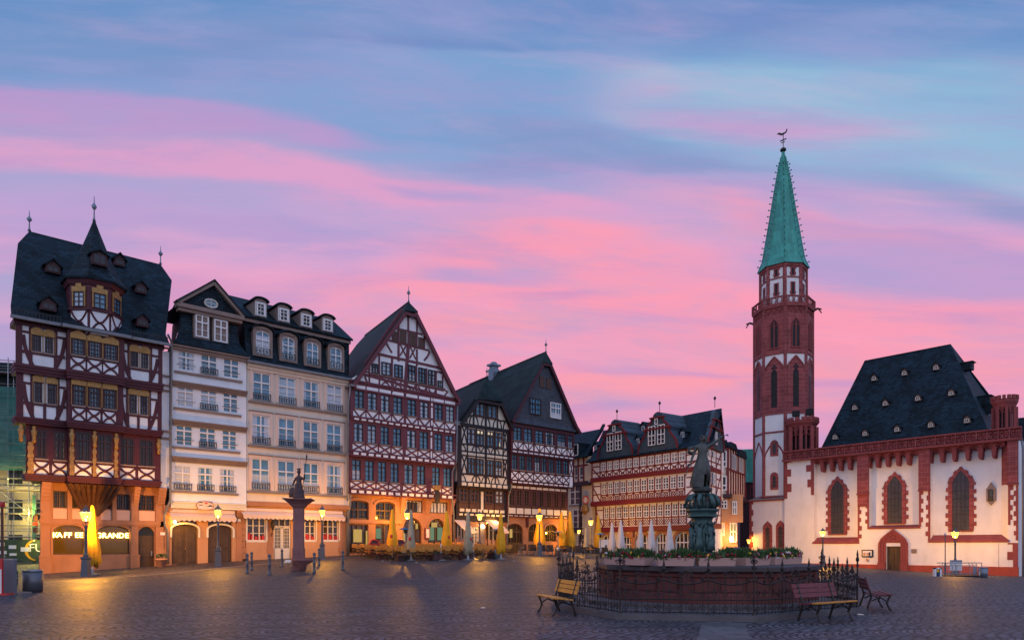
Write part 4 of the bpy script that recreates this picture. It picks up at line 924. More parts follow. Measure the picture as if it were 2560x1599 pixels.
for x0, x1, yt, yb in ((868,985,495,695),(1090,1195,545,740),(1295,1395,590,780),(1493,1590,632,815)):
    a, b_ = U(E(x0,0), -.05), U(E(x1,0), -.05); zb_ = b3.Zz(E((x0+x1)/2, yb), -.05); zt_ = b3.Zz(E((x0+x1)/2, yt), -.05); d_ = MB()
    d_.box(a-.2, a, -.05, .8, zb_-.15, zt_); d_.box(b_, b_+.2, -.05, .8, zb_-.15, zt_); d_.box(a, b_, -.05, .8, zb_-.15, zb_); spandrel(d_, a, b_, zt_-.28, zt_+.12, .28, -.05, 0, dep=.6)
    d_.prism([(a-.2, zt_)]+arch(a-.2, b_+.2, zt_, .3, 8)[1:-1]+[(b_+.2, zt_)], -.05, .7); o_ = b3.part('dormer', d_, 'sandgrey')
    r_ = MB(); A = arch(a-.36, b_+.36, zt_-.02, .48, 10)
    for p, q_ in zip(A, A[1:]): slab(r_, [(p[0],-.22,p[1]),(q_[0],-.22,q_[1]),(q_[0],1.0,q_[1]),(p[0],1.0,p[1])], .09)
    obj('dormer_roof', r_, M['slate'], o_); win(b3, a, b_, zb_, zt_, .05, 'white', 2, .62, 1, 3, .07, .03, 'glass', .5, None, rise=.28, rec=.12)
    railing(b3, a, b_, zb_+.0, zb_+.45, .02, 4)
for x0, x1, yt, yb in ((880,945,262,367),(1072,1140,312,412),(1262,1328,360,457),(1445,1505,402,494)):
    p = E((x0+x1)/2, yb); u, y, z = on_slope(b3, p, .05, zm+.3, 3.5, zrd); y -= .35; a, b_ = b3.U(E(x0,0), -y), b3.U(E(x1,0), -y); z = b3.Zz(p, -y); zt_ = b3.Zz(E((x0+x1)/2, yt), -y)
    o_ = dormer(b3, (a+b_)/2, z-.08, y+.12, (b_-a)+.35, zt_-z+.2, 'sandgrey', 'slate', 'dormer', 'white', 1.6, True, 'glassd', .3)
    w_ = MB(); 
    for q0, q1, c0_, c1_ in ((a-.02, a+.07, z, zt_), (b_-.07, b_+.02, z, zt_), (a, b_, z, z+.07), (a, b_, zt_-.07, zt_), (a, b_, z+(zt_-z)*.35, z+(zt_-z)*.35+.04), (a, b_, z+(zt_-z)*.67, z+(zt_-z)*.67+.04)): w_.rect(q0, q1, c0_, c1_, y, .06)
    obj('window_frame', w_, M['white'], o_)
bd_ = b3.mb('stone_band', 'sandp'); bd_.box(ul, ur, -of-.1, .1, z0_-.32, z0_)
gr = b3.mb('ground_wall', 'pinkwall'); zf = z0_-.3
def g3(x0, y0, x1, y1): return (U(GG(x0,0)), U(GG(x1,0)), b3.Zz(GG((x0+x1)/2,y1)), b3.Zz(GG((x0+x1)/2,y0)))
gw = [g3(1028,838,1230,1085), g3(1600,848,1765,1082), g3(1848,855,2015,1082)]; gd = g3(1315,845,1500,1248); gd = (gd[0], gd[1], .03, gd[3])
storey(gr, ul+.05, ur, -1, zf, 0, gw+[gd], back=5.5, rec=.25)
for h in gw: win(b3, h[0], h[1], h[2], h[3], -.08, 'whiteg', 3, None, 1, 3, .07, .045, 'glassw', 0, 'whiteg', rec=.06, name='shop_window'); tm = b3.mb('shop_window_surround', 'whiteg'); [tm.box(*q_) for q_ in ((h[0]-.1,h[0],-.04,.02,h[2],h[3]+.08),(h[1],h[1]+.1,-.04,.02,h[2],h[3]+.08),(h[0],h[1],-.04,.02,h[3],h[3]+.08))]
stk = b3.mb('shop_display', 'redpaint')
for h in gw:
    for i in range(5): u = h[0]+.15+(h[1]-h[0]-.3)*i/4; stk.box(u-.1, u+.1, .085, .10, h[2]+.08, h[2]+.08+random.uniform(.2,.5))
tz = gd[2]+(gd[3]-gd[2])*.8; win(b3, gd[0], gd[1], tz+.02, gd[3], -.08, 'whiteg', 3, None, 1, 1, .06, .04, 'glassw', 0, None, rec=.06, name='transom_light')
dm = MB(); c = (gd[0]+gd[1])/2
for a, b_ in ((gd[0], c-.005), (c+.005, gd[1])):
    dm.box(a, a+.11, .08, .14, .03, tz); dm.box(b_-.11, b_, .08, .14, .03, tz); dm.box(a, b_, .08, .14, .03, .85); dm.box(a, b_, .08, .14, tz-.1, tz)
    for i in range(1, 4): u = a+.1+(b_-a-.2)*i/4; dm.box(u-.014, u+.014, .09, .13, .85, tz)
    for i in range(1, 6): z = .85+(tz-.85)*i/6; dm.box(a, b_, .09, .13, z-.014, z+.014)
o_ = b3.part('glazed_door', dm, 'whiteg'); g_ = MB(); g_.box(gd[0], gd[1], .12, .13, .8, tz); obj('pane', g_, M['glassw'], o_)
za = ZV(.6, GG(985,755), GG(2085,782)); awn(b3, U(GG(985,0),.6), U(GG(2085,0),.6), za, -.12, .62, .5)
qn = b3.mb('quoin', 'sandp')
for x0, x1 in ((1245,1300),(952,1010),(2020,2090)):
    a, b_ = U(GG(x0,0)), U(GG(x1,0))
    for i in range(7): e = .06*(i % 2); qn.box(a-e+.02, b_+e-.02, -.035, .02, .1+i*.42, .1+i*.42+.4)
ll = b3.mb('wall_lantern', 'iron'); u = U(GG(1285,0)); z = b3.Zz(GG(1285,900)); ll.lathe([(.05,z-.5),(.14,z-.2),(.17,z+.1),(.08,z+.25),(.02,z+.3)], 6, (u,-.3)); ll.box(u-.02,u+.02,-.3,.0,z-.7,z-.66); ll.tube([(u,-.3,z-.5),(u,-.15,z-.9),(u,0,z-.68)], .02, 4); 
b3.flush()
uu = U(E(1645,0), .35); downpipe(b3, [(ur-.1,-of-.4,zg-.05),(ur+.02,-of-.15,zg-.6),(ur+.02,-of-.12,z0_),(ur,-.1,z0_-.6),(ur,-.1,0)])
# ============================================================ 4. big gabled half-timbered house
H = crop(850, 700, .29756); I = crop(860, 940, .11978); J = crop(860, 1080, .11978); K = crop(850, 1130, .25196); LC = crop(860, 740, .14553)
def mid(c_, p): return c_(*p)
def panelled(bd, wm, c_, xs, zt, zb, pt, pb_, off, style, bw=.12, pad=.12, fm='darkframe', curt=.7, rows=3, tr=.72, ptop=None, glass='glass', rec=.08, half=False):
    """a storey whose windows sit in solid timber with white panels under (and over) each"""
    pn, wd = bd.mb('plaster_panel', 'plaster' if wm != 'black' else 'ivory'), bd.mb('timber_frame', wm); hs_ = []
    for x0, x1 in xs:
        a, b_ = bd.U(c_(x0,0), off), bd.U(c_(x1,0), off); win(bd, a, b_, zb, zt, off, fm, 2, tr, 2 if b_-a > 1.1 else 1, rows, .055, .016, glass, curt, 'sandgrey', rec=rec); hs_.append((a, b_, zb, zt))
        p0, p1 = a-pad, b_+pad; pn.box(p0, p1, -off-.012, -off+.01, pb_, pt)
        if style == 'x': xstraight(wd, p0, p1, pb_, pt, bw, -off-.01)
        elif style == 'v': vbrace(wd, p0, p1, pb_, pt, bw, -off-.01)
        elif style == 'k': um = (p0+p1)/2; wd.beam((um, pb_), (um, pt), bw*.8, -off-.01, .04); wd.beam((p0, pt), (um-.05, pb_), bw*.8, -off-.01, .042); wd.beam((p1, pt), (um+.05, pb_), bw*.8, -off-.01, .042)
        if ptop: pn.box(p0, p1, -off-.012, -off+.01, ptop[0], ptop[1])
    return hs_
def joists(bd, pm, a, b_, z0, z1, n, off, ratio=.62):
    pn = bd.mb('plaster_panel', pm)
    for i in range(n): u = a+(b_-a)*(i+.5)/n; w = (b_-a)/n*ratio/2; pn.box(u-w, u+w, -off-.055, -off+.01, z0, z1)
def tim(bd, c_, off, m, lines, w=.14, t=.045):
    wd = bd.mb('timber_frame', m)
    for l in lines:
        ww = l[4] if len(l) > 4 else w; p = c_(l[0], l[1]); q_ = c_(l[2], l[3])
        wd.beam(bd.F.uz(p[0], p[1], off), bd.F.uz(q_[0], q_[1], off), ww, -off, t)
def gableroof(bd, off, gl, ga, gr_, depth, m='slategreen', board='mauve', hip=None, back=None, over=.35, ext=None, t=.14):
    """gl, gr_: lists of (u,z) from eave up to the peak on each side; ga: the peak"""
    ro = bd.mb('roof', m); bb = bd.mb('bargeboard', board); y0 = -off-over; y1 = depth; k = y1-y0
    for side in (gl, gr_):
        L_ = side+[ga]
        for i, (p, q_) in enumerate(zip(L_, L_[1:])):
            last = hip and i == len(L_)-2
            if last: slab(ro, [(p[0],y0,p[1]),(q_[0]+SH*hip*.0,y0+hip,q_[1]),(q_[0]+SH*k,y1,q_[1]),(p[0]+SH*k,y1,p[1])], t)
            else: slab(ro, [(p[0],y0,p[1]),(q_[0],y0,q_[1]),(q_[0]+SH*k,y1,q_[1]),(p[0]+SH*k,y1,p[1])], t)
            if not last:
                dx, dz = q_[0]-p[0], q_[1]-p[1]; l = math.hypot(dx, dz); bb.k += 1; s_ = 1 if side is gl else -1; nx, nz_ = dz/l*s_*.3, -dx/l*s_*.3
                e = .0015*(bb.k % 9); bb.prism([(p[0],p[1]-.04),(q_[0],q_[1]-.04),(q_[0]+nx,q_[1]+nz_-.04),(p[0]+nx,p[1]+nz_-.04)], y0-.02-e, y0+.12)
    if hip: p, r_ = gl[-1], gr_[-1]; slab(ro, [(p[0]-.06,y0-.1,p[1]-.05),(r_[0]+.06,y0-.1,r_[1]-.05),(ga[0],y0+hip,ga[1])], t); bb.box(p[0], r_[0], y0-.05, y0+.1, min(p[1],r_[1])-.32, min(p[1],r_[1])-.1)
b4 = Bld('gabled_house', 'large half-timbered house in dusty red with tall front gable and eight windows per floor', ROW, 866)
F = b4.F; U = b4.U; ZV = b4.zav; Zz = b4.Zz
f1, f2, f3, fg = .45, .75, .85, .9
def zz2(c1, p, c2, r_, off): return (Zz(c1(*p), off)+Zz(c2(*r_), off))/2
ul3, ur3 = U(I(135,0), f3), U(I(2345,0), f3)
zt3, zb3 = zz2(I,(318,292),I,(2212,625),f3), zz2(I,(318,662),I,(2212,960),f3); pt3, pb3 = zz2(I,(318,698),I,(2212,990),f3), zz2(I,(318,832),I,(2212,1108),f3)
j3a, j3b = zz2(I,(260,850),I,(2270,1148),f3), zz2(I,(260,903),I,(2270,1190),f3)
zt2, zb2 = zz2(I,(318,975),J,(2200,68),f2), zz2(J,(305,192),J,(2200,418),f2); pt2, pb2 = zz2(J,(305,228),J,(2200,450),f2), zz2(J,(305,378),J,(2200,588),f2)
j2a, j2b = zz2(J,(250,412),J,(2255,628),f2), zz2(J,(250,465),J,(2255,668),f2)
zt1, zb1x = zz2(J,(257,562),J,(2155,748),f1), zz2(J,(257,990),J,(2155,1132),f1); pt1, pb1 = zz2(J,(257,1025),J,(2155,1165),f1), zz2(J,(257,1162),J,(2155,1288),f1)
j1a, j1b = zz2(J,(195,1205),J,(2215,1328),f1), zz2(J,(195,1255),J,(2215,1382),f1); z_top3 = zz2(I,(150,240),I,(2350,560),f3)+.55
X3 = [(222,415),(500,685),(768,950),(1032,1215),(1325,1505),(1590,1765),(1892,2060),(2130,2295)]
X2 = [(210,400),(490,670),(762,935),(1025,1195),(1318,1500),(1580,1755),(1885,2045),(2118,2285)]
X1 = [(165,350),(440,620),(708,880),(970,1140),(1260,1440),(1525,1695),(1840,2000),(2075,2235)]
tp = (zz2(I,(320,262),I,(2220,590),f3), zz2(I,(320,190),I,(2220,525),f3))
h3 = panelled(b4, 'mauve', I, X3, zt3, zb3, pt3, pb3, f3, 'v', ptop=tp)
h2 = panelled(b4, 'mauve', J, X2, zt2, zb2, pt2, pb2, f2, 'x')
h1 = panelled(b4, 'mauve', J, X1, zt1, zb1x, pt1, pb1, f1, 'x', curt=.5)
wall = b4.mb('timber_wall', 'mauve'); zjs3 = (j3b+zt2)/2+.1; zjs2 = j2b-.08; zjs1 = j1b-.08
storey(wall, ul3, ur3, zjs3, z_top3, f3, h3, back=9); storey(wall, U(J(115,0),f2), U(J(2330,0),f2), zjs2, zjs3, f2, h2, back=8.9); storey(wall, U(J(88,0),f1), U(J(2290,0),f1), zjs1, zjs2, f1, h1, back=8.8)
joists(b4, 'plaster', U(I(185,0),f3), U(I(2330,0),f3), j3b, j3a, 16, f3); joists(b4, 'plaster', U(J(160,0),f2), U(J(2310,0),f2), j2b, j2a, 15, f2+.05); joists(b4, 'plaster', U(J(115,0),f1), U(J(2270,0),f1), j1b, j1a, 15, f1+.05)
wd = b4.mb('timber_frame', 'mauve')
for off, z in ((f3, pb3-.08), (f2, pb2-.09), (f1, pb1-.09), (f2, j2b-.06), (f1, j1b-.06), (f3, z_top3-.1), (f3, tp[0]-.06)): wd.beam((U(I(140,0),off)-.0, z), (U(I(2335,0),off), z), .14, -off, .07)
st = b4.mb('plaster_panel', 'plaster'); a, b_ = U(I(1818,0),f3), U(I(1850,0),f3)
for z0, z1 in ((pb3+.1, zb3-.1), (zb3+.1, zt3-.4), (zt3-.25, tp[1])): st.box(a, b_, -f3-.012, -f3, z0, z1)
a, b_ = U(J(1808,0),f2), U(J(1838,0),f2)
for z0, z1 in ((pb2, zb2-.1), (zb2+.1, zt2-.4), (zt2-.2, zt2+.1)): st.box(a, b_, -f2-.012, -f2, z0, z1)
# the gable
P_ = lambda c_, x, y, off=fg: F.uz(*c_(x, y), off)
gl = [P_(H,88,868), P_(H,165,768), P_(H,528,262)]; ga = P_(H,568,186,fg-.8); gr_ = [P_(H,1000,1012), P_(H,965,955), P_(H,628,268)]
g_ = b4.mb('gable_wall', 'plaster'); poly = [(ul3+.02, z_top3-.05)]+[(p[0]+.1, p[1]-.12) for p in gl[1:]]+[(p[0]-.1, p[1]-.12) for p in gr_[::-1][:-1]]+[(ur3-.02, z_top3-.05)]
g_.prism(poly, -f3-.0, -f3+.3)
gableroof(b4, f3, gl, ga, gr_, 10, hip=.95)
tim(b4, H, f3, 'mauve', [(165,780,990,1010,.2),(205,715,520,250,.22),(625,265,945,945,.22),(300,615,830,735,.2),(385,500,745,590,.15),(430,395,690,455,.13),(440,420,440,505,.1),(490,300,490,680,.18),(572,265,572,560,.15),(645,300,645,560,.14),(708,470,708,570,.12),
  (572,560,545,910,.30),(645,580,645,720,.16),(245,715,245,880,.13),(328,620,328,800,.14),(435,640,435,940,.15),(640,720,640,950,.14),(725,740,725,960,.14),(805,760,805,990,.16),(860,800,860,920,.12),
  (250,700,330,712,.1),(200,765,250,775,.12),(440,640,440,690,.1),(255,785,870,925,.18),(330,800,330,900,.13),(445,820,445,925,.13),
  (560,868,600,935,.1),(632,885,605,935,.1),(655,888,690,955,.1),(720,905,697,955,.1),(742,908,775,970,.1),(800,925,780,970,.1),(905,935,865,985,.11),(815,905,880,915,.13),(875,920,905,940,.1),(800,765,860,780,.12)], .14)
for pts in (((205,785),(215,830),(240,885)), ((378,508),(410,570),(435,610)), ((752,598),(735,640),(705,675))):
    for p, q_ in zip(pts, pts[1:]): tim(b4, H, f3, 'mauve', [(p[0],p[1],q_[0],q_[1],.15)])
def pxarc(bd, c_, x0, x1, y0, y1, sl, off, m):
    a, b_ = bd.U(c_(x0,0),off), bd.U(c_(x1,0),off); xm = (x0+x1)/2; xarc(bd.mb('timber_frame', m), a, b_, bd.Zz(c_(xm,y1),off), bd.Zz(c_(xm,y0),off), .11, -off)
for q_ in ((345,420,812,895),(450,525,832,918)): pxarc(b4, H, *q_, 0, f3, 'mauve')
for x0, x1, y0, y1 in ((502,558,540,640),(585,635,555,660)): xstraight(wd, U(H(x0,0),f3), U(H(x1,0),f3), Zz(H((x0+x1)/2,y1),f3), Zz(H((x0+x1)/2,y0),f3), .12, -f3)
for i, (x0, x1, yt, yb) in enumerate(((265,315,705,785),(345,420,692,802),(452,522,712,822),(568,628,716,856),(655,712,738,872),(737,793,756,886),(818,858,846,905))):
    win(b4, U(H(x0,0),f3), U(H(x1,0),f3), Zz(H((x0+x1)/2,yb),f3), Zz(H((x0+x1)/2,yt),f3), f3, 'darkframe', 2 if x1-x0 > 45 else 1, .68 if 2 < i < 6 else None, 1 if x1-x0 > 45 else 2, 3, .08, .03, 'glass', .5, 'sandgrey', rec=-.085)
for x0, x1, yt, yb in ((435,480,430,510),(503,558,422,525),(583,637,442,547),(657,702,482,562)):
    s_ = MB(); a, b_, z0, z1 = U(H(x0,0),f3), U(H(x1,0),f3), Zz(H((x0+x1)/2,yb),f3), Zz(H((x0+x1)/2,yt),f3); s_.box(a, b_, -f3-.05, -f3, z0, z1); s_.box(a-.05, b_+.05, -f3-.08, -f3, z0-.05, z0); b4.part('shutter', s_, 'brown')
for x, y in ((300,618),(822,730),(108,900),(975,1040)): u, z = P_(H,x,y,f3); wd.box(u-.09, u+.09, -f3-.4, -f3+.1, z-.1, z+.08)
finial(b4, ga[0], -f3-.35+.95, ga[1]-.05, 1.35)
gt = b4.mb('gutter', 'gutter'); gt.box(gl[0][0]-.15, gl[0][0]+.15, -f3-.4, 3, gl[0][1]-.25, gl[0][1]-.1)
# ground storey
gr = b4.mb('ground_wall', 'sandp'); zf = zjs1+.01
def gk(bd, x0, y0, x1, y1): return (bd.U(K(x0,0)), bd.U(K(x1,0)), bd.Zz(K((x0+x1)/2,y1)), bd.Zz(K((x0+x1)/2,y0)))
wu = [gk(b4,85,475,288,665), gk(b4,355,488,548,675)]; wl = [gk(b4,82,712,282,925), gk(b4,353,715,545,925)]; ar = [gk(b4,622,650,815,955), gk(b4,875,655,1042,955)]; wr_ = [gk(b4,638,475,828,598), gk(b4,880,492,1072,604)]
wl = [(h[0],h[1],.12,h[3]) for h in wl]; ar = [(h[0],h[1],.05,h[3]) for h in ar]
storey(gr, 0, U(K(1112,0)), -1, zf, 0, wu+wl+ar+wr_, back=8.7, rec=.3)
for h in wu: spandrel(gr, h[0], h[1], h[3]-.28, h[3], .28, 0, dep=.3); win(b4, h[0], h[1], h[2], h[3], -.1, 'brown', 2, .52, 2, 2, .11, .03, 'glassd', .3, None, rise=.28, rec=.12); archband(b4.mb('window_surround','sandp'), h[0], h[1], h[3]-.28, .28, .22, 0, .06)
for h in wl: win(b4, h[0], h[1], h[2], h[3], -.1, 'brown', 2, None, 2, 4, .11, .03, 'glassw', 0, None, rec=.12, name='shop_window')
for h in wr_: win(b4, h[0], h[1], h[2], h[3], -.1, 'brown', 2, None, 3, 1, .08, .03, 'glassd', .9, None, rec=.12)
for i, h in enumerate(ar): spandrel(gr, h[0], h[1], h[3]-(h[1]-h[0])/2, h[3], (h[1]-h[0])/2, 0, dep=.3); win(b4, h[0], h[1], h[2], h[3], -.1, 'brown', 2, None, 2, 4, .12, .03, 'glassw', 0, None, rise=(h[1]-h[0])/2-.001, rec=.12, name='arched_door' if i else 'arched_window'); archband(b4.mb('arch_moulding','sandp'), h[0], h[1], h[3]-(h[1]-h[0])/2, (h[1]-h[0])/2, .16, 0, .05)
lt = b4.mb('lit_room', 'warmglow')
for a0, b0, z0, z1 in ((wl[0][0]+.5, wl[0][0]+1.25, 1.0, 2.0), (wl[0][0]+1.6, wl[0][0]+1.75, .7, 1.9)): lt.box(a0, b0, .095, .10, z0, z1)
lt2 = b4.mb('lit_bar', 'greenglow'); h = ar[1]; lt2.box(h[0]+.15, h[0]+.7, .095, .10, 1.2, 2.3); lt2.box(h[1]-.75, h[1]-.2, .095, .10, 1.2, 2.3); h = wl[1]; lt2.box(h[0]+.1, h[0]+.55, .095, .10, 1.3, 2.1)
h = ar[0]; lt.box(h[1]-.6, h[1]-.35, .095, .1, h[3]-.9, h[3]-.45); lt.box(h[0]+.1, h[0]+.35, .095, .1, 1.0, 1.9); h = ar[1]; lt.box(h[0]+.4, h[0]+1.0, .095, .1, h[3]-.75, h[3]-.35)
sc_ = b4.mb('string_course', 'sandp'); zs1 = Zz(K(310,685)); sc_.box(0, U(K(600,0)), -.12, .02, zs1-.16, zs1)
con = b4.mb('stone_console', 'sandp')
for x0, x1 in ((585,640),(835,890),(1075,1118)):
    a, b_ = U(K(x0,0)), U(K(x1,0))
    for i in range(5): con.box(a+.1-.02*i, b_-.1+.02*i, -.12-.08*i, .02, zf-1.3+.26*i, zf-1.04+.26*i)
mn = MB(); a = U(K(838,0)); z = Zz(K(855,860)); mn.box(a, a+.5, -.12, -.0, z, z+.95); o_ = b4.part('menu_board', mn, 'redwood'); m2 = MB(); m2.box(a+.1, a+.4, -.13, -.11, z+.12, z+.85); obj('menu_sheet', m2, M['chalkw'], o_)
sg_ = MB(); u, z = U(K(958,0), 1.0), Zz(K(958,440), 1.0); sg_.tube([(U(K(885,0),f1),-f1,z+1.2),(u-.2,-1.0,z+1.3),(u,-1.1,z+.75)], .03, 5); sg_.lathe([(.05,z+.6),(.22,z+.5),(.3,z),(.22,z-.5),(.05,z-.6)], 10, (u,-1.1), sy=.25); so = b4.part('hanging_sign', sg_, 'iron'); m2 = MB(); m2.box(u-.28, u+.28, -1.2, -1.05, z+.55, z+.95); obj('sign_head', m2, M['gold'], so)
b4.flush()
downpipe(b4, [(gl[0][0]-.1,-f3-.2,gl[0][1]-.3),(ul3-.1,-f3+.1,gl[0][1]-1.3),(ul3-.12,-.6,zjs1),(-.02,-.16,zjs1-.6),(-.02,-.14,0)])
downpipe(b4, [(ur3+.05,-f3-.1,gr_[0][1]-.5),(ur3+.08,-.75,zjs2+.3),(ur3-.2,-.5,zjs2-.6),(ur3-.2,-.5,zjs1),(U(K(1118,0)),-.15,zjs1-1.2),(U(K(1118,0)),-.15,0)])

# ============================================================ 5. black timber house
Mc = crop(1130, 950, .11905); Nc = crop(1130, 1110, .11905)
b5 = Bld('black_timber_house', 'narrow house with black timber arches and ivory plaster under a steep dark gable', ROW, 1140)
F = b5.F; U = b5.U; ZV = b5.zav; Zz = b5.Zz
g0, ga_ = .0, .6; ul, ur = U(Mc(110,0), ga_), U(Mc(1225,0), ga_)
lo = ZV(ga_, Nc(180,870), Nc(1150,930)); hi = ZV(ga_, Mc(180,925), Mc(1170,1060))
wall = b5.mb('wall', 'ivory'); bl = 'black'
hs_ = []
for xs, a, b_, tr_x in (([(325,490),(515,675),(735,880),(905,1055)], (Mc,407,1012,1340), (Mc,980,1098,1415), .68), ([(335,490),(515,670),(735,880),(905,1050)], (Nc,412,277,622), (Nc,978,348,670), .66)):
    zt_ = (Zz(a[0](a[1],a[2]),ga_)+Zz(b_[0](b_[1],b_[2]),ga_))/2; zb_ = (Zz(a[0](a[1],a[3]),ga_)+Zz(b_[0](b_[1],b_[3]),ga_))/2
    for x0, x1 in xs: p, q_ = U(Mc(x0,0),ga_), U(Mc(x1,0),ga_); hs_.append((p, q_, zb_, zt_)); win(b5, p, q_, zb_, zt_, ga_, 'brown', 2, tr_x, 1, 2, .10, .03, 'glass', .6, None, rec=.05)
storey(wall, ul, ur, lo, hi+.05, ga_, hs_, back=8)
lc = b5.mb('lit_pane', 'creamglow')
for h_, z0_, z1_ in ((hs_[1],.76,.92),(hs_[2],.78,.92)): lc.box(h_[0]+.14, (h_[0]+h_[1])/2-.06, -ga_+.05, -ga_+.075, h_[2]+(h_[3]-h_[2])*z0_, h_[2]+(h_[3]-h_[2])*z1_); lc.box((h_[0]+h_[1])/2+.06, h_[1]-.14, -ga_+.05, -ga_+.075, h_[2]+(h_[3]-h_[2])*z0_, h_[2]+(h_[3]-h_[2])*z1_)
lc.box(hs_[3][0]+.5, hs_[3][0]+.62, -ga_+.05, -ga_+.075, hs_[3][2]+.12, hs_[3][2]+.5)
T5 = []
for x0, x1, w in ((150,150,.5),(1185,1185,.45)): T5 += [(x0,930,x1,930+1,.1)]
wd = b5.mb('timber_frame', bl)
zrow_ = lambda c_, xa, ya, xb, yb_: (Zz(c_(xa,ya),ga_)+Zz(c_(xb,yb_),ga_))/2
def vb(x, z0, z1, w=.14): u = U(Mc(x,0),ga_); wd.beam((u, z0), (u, z1), w, -ga_, .045)
wd.rect(ul, U(Mc(195,0),ga_), lo, hi, -ga_, .06); wd.rect(U(Mc(1150,0),ga_), ur, lo, hi, -ga_, .06)
levels = {}
for nm, (c_, ya, yb_) in dict(top=(Mc,935,1065), s2=(Mc,1345,1440), a2=(Mc,1490,1580), n1=(Nc,232,330), s1=(Nc,625,690), bt=(Nc,800,865)).items(): levels[nm] = zrow_(c_, 250, ya, 1120, yb_)
for k, w in (('top',.34),('s2',.13),('a2',.12),('n1',.10),('s1',.14),('bt',.2)): wd.beam((ul, levels[k]), (ur, levels[k]), w, -ga_, .05)
for x in (320, 503, 705, 892, 1070): vb(x, levels['s1'], levels['top'], .24 if x == 705 else .12)
for x, w in ((505,.14),(705,.24),(905,.12)): vb(x, levels['a2'], levels['s2'], w); vb(x, levels['bt'], levels['s1'], w)
for zlo, zhi in ((levels['a2'], levels['s2']), (levels['bt'], levels['s1'])):
    for x in (505, 705, 905):
        u = U(Mc(x,0),ga_); w = .48
        for s in (-1, 1): wd.poly([(u+s*w*math.sin(t), zlo+(zhi-zlo)*.92*math.cos(t)) for t in [math.pi/2*i/6 for i in range(7)]], .09, -ga_, .04)
    for x, s in ((190,1),(1160,-1)): u = U(Mc(x,0),ga_); wd.poly([(u+s*.5*math.sin(t), zlo+(zhi-zlo)*.92*math.cos(t)) for t in [math.pi/2*i/6 for i in range(7)]], .09, -ga_, .04)
for z0, z1 in ((levels['s2'], levels['top']), (levels['s1'], levels['n1'])):
    for xa, xb in ((198,312),(1072,1150)): a, b_ = U(Mc(xa,0),ga_), U(Mc(xb,0),ga_); curve(wd, (a, z1), (b_, z0), .04, .11, -ga_); curve(wd, (b_, z1), (a, z0), -.04, .11, -ga_)
joists(b5, 'ivory', U(Mc(190,0),ga_), U(Mc(1165,0),ga_), levels['n1']+.1, levels['a2']-.1, 8, ga_, .72); joists(b5, 'ivory', U(Nc(175,0),ga_), U(Nc(1165,0),ga_), lo+.02, lo+.3, 8, ga_+.06, .7)
jb = b5.mb('jetty_beam', bl); jb.box(ul, ur, -ga_-.03, 0.05, lo-.12, lo+.34)
# gable with a half hip
gw = b5.mb('gable_wall', 'ivory'); P_ = lambda x, y, off=ga_: F.uz(*Mc(x, y), off)
gL = [P_(120,905), P_(478,395)]; gR = [P_(1255,1030), P_(985,455)]; gA = F.uz(*H(1220,815), ga_-1.5)
gw.prism([(ul+.05, hi), (gL[1][0]+.02, gL[1][1]-.15), (gR[1][0]-.02, gR[1][1]-.15), (ur-.05, hi)], -ga_, -ga_+.3)
gableroof(b5, ga_, gL, gA, gR, 9, 'slategreen', bl, hip=1.7, over=.45)
for x0, x1, yt, yb in ((478,668,475,755),(735,922,512,800)): zt_, zb_ = Zz(Mc((x0+x1)/2,yt),ga_), Zz(Mc((x0+x1)/2,yb),ga_); win(b5, U(Mc(x0,0),ga_), U(Mc(x1,0),ga_), zb_, zt_, ga_, 'brown', 2, None, 1, 3, .10, .03, 'glass', 0, 'brown', rec=-.085)
tim(b5, Mc, ga_, bl, [(455,470,450,930,.16),(705,450,705,960,.22),(950,560,950,1000,.16),(300,740,450,752,.13),(965,840,1110,860,.13),(120,905,480,400,.2),(1240,1010,985,470,.22),(690,470,690,800,.1)])
for x in (455, 705, 950):
    u = U(Mc(x,0),ga_)
    for s in (-1, 1): wd.poly([(u+s*.5*math.sin(t), hi+.1+.85*math.cos(t)) for t in [math.pi/2*i/6 for i in range(7)]], .10, -ga_, .04)
for x, s in ((230,1),(1150,-1)): u = U(Mc(x,0),ga_); wd.poly([(u+s*.45*math.sin(t), hi+.05+.9*math.cos(t)) for t in [math.pi/2*i/6 for i in range(7)]], .10, -ga_, .04)
finial(b5, gA[0], -ga_-.45+1.7, gA[1], .85)
gt = b5.mb('gutter_box', 'gutter'); gt.box(gL[0][0]-.5, gL[0][0]+.25, -ga_-.3, .3, gL[0][1]-.2, gL[0][1]+.15)
# shop front of brown joinery
s0 = .12; sl, sr = U(Nc(85,0), s0), U(Nc(1150,0), s0); zsl = zrow_(Nc, 230, 1330, 1040, 1365); zst = lo-.1
sf = b5.mb('timber_wall', bl); hs_ = []
for x0, x1, yt, yb in ((145,325,905,1205),(380,560,925,1220),(690,860,955,1240),(905,1080,965,1250)):
    p, q_ = U(Nc(x0,0),s0), U(Nc(x1,0),s0); zt_, zb_ = Zz(Nc((x0+x1)/2,yt),s0), Zz(Nc((x0+x1)/2,yb),s0); hs_.append((p, q_, zb_, zt_)); win(b5, p, q_, zb_, zt_, s0, 'brown', 2, .62, 1, 2, .12, .06, 'glassd', .4, 'brown', rec=.05)
    dp = b5.mb('drawer_panel', 'brown'); dp.box(p-.05, q_+.05, -s0-.04, -s0+.01, zb_-.75, zb_-.12)
zpn0 = zrow_(Nc, 200, 1480, 1050, 1500)-.4
storey(sf, sl, sr, zpn0-.15, lo, s0, hs_, back=7.8)
joists(b5, 'ivory', sl+.3, sr-.25, zrow_(Nc,190,1400,1040,1440), zrow_(Nc,190,1340,1040,1375), 8, s0, .72); joists(b5, 'ivory', sl+.2, sr-.2, zrow_(Nc,190,1480,1040,1512), zrow_(Nc,190,1440,1040,1475), 9, s0+.02, .62)
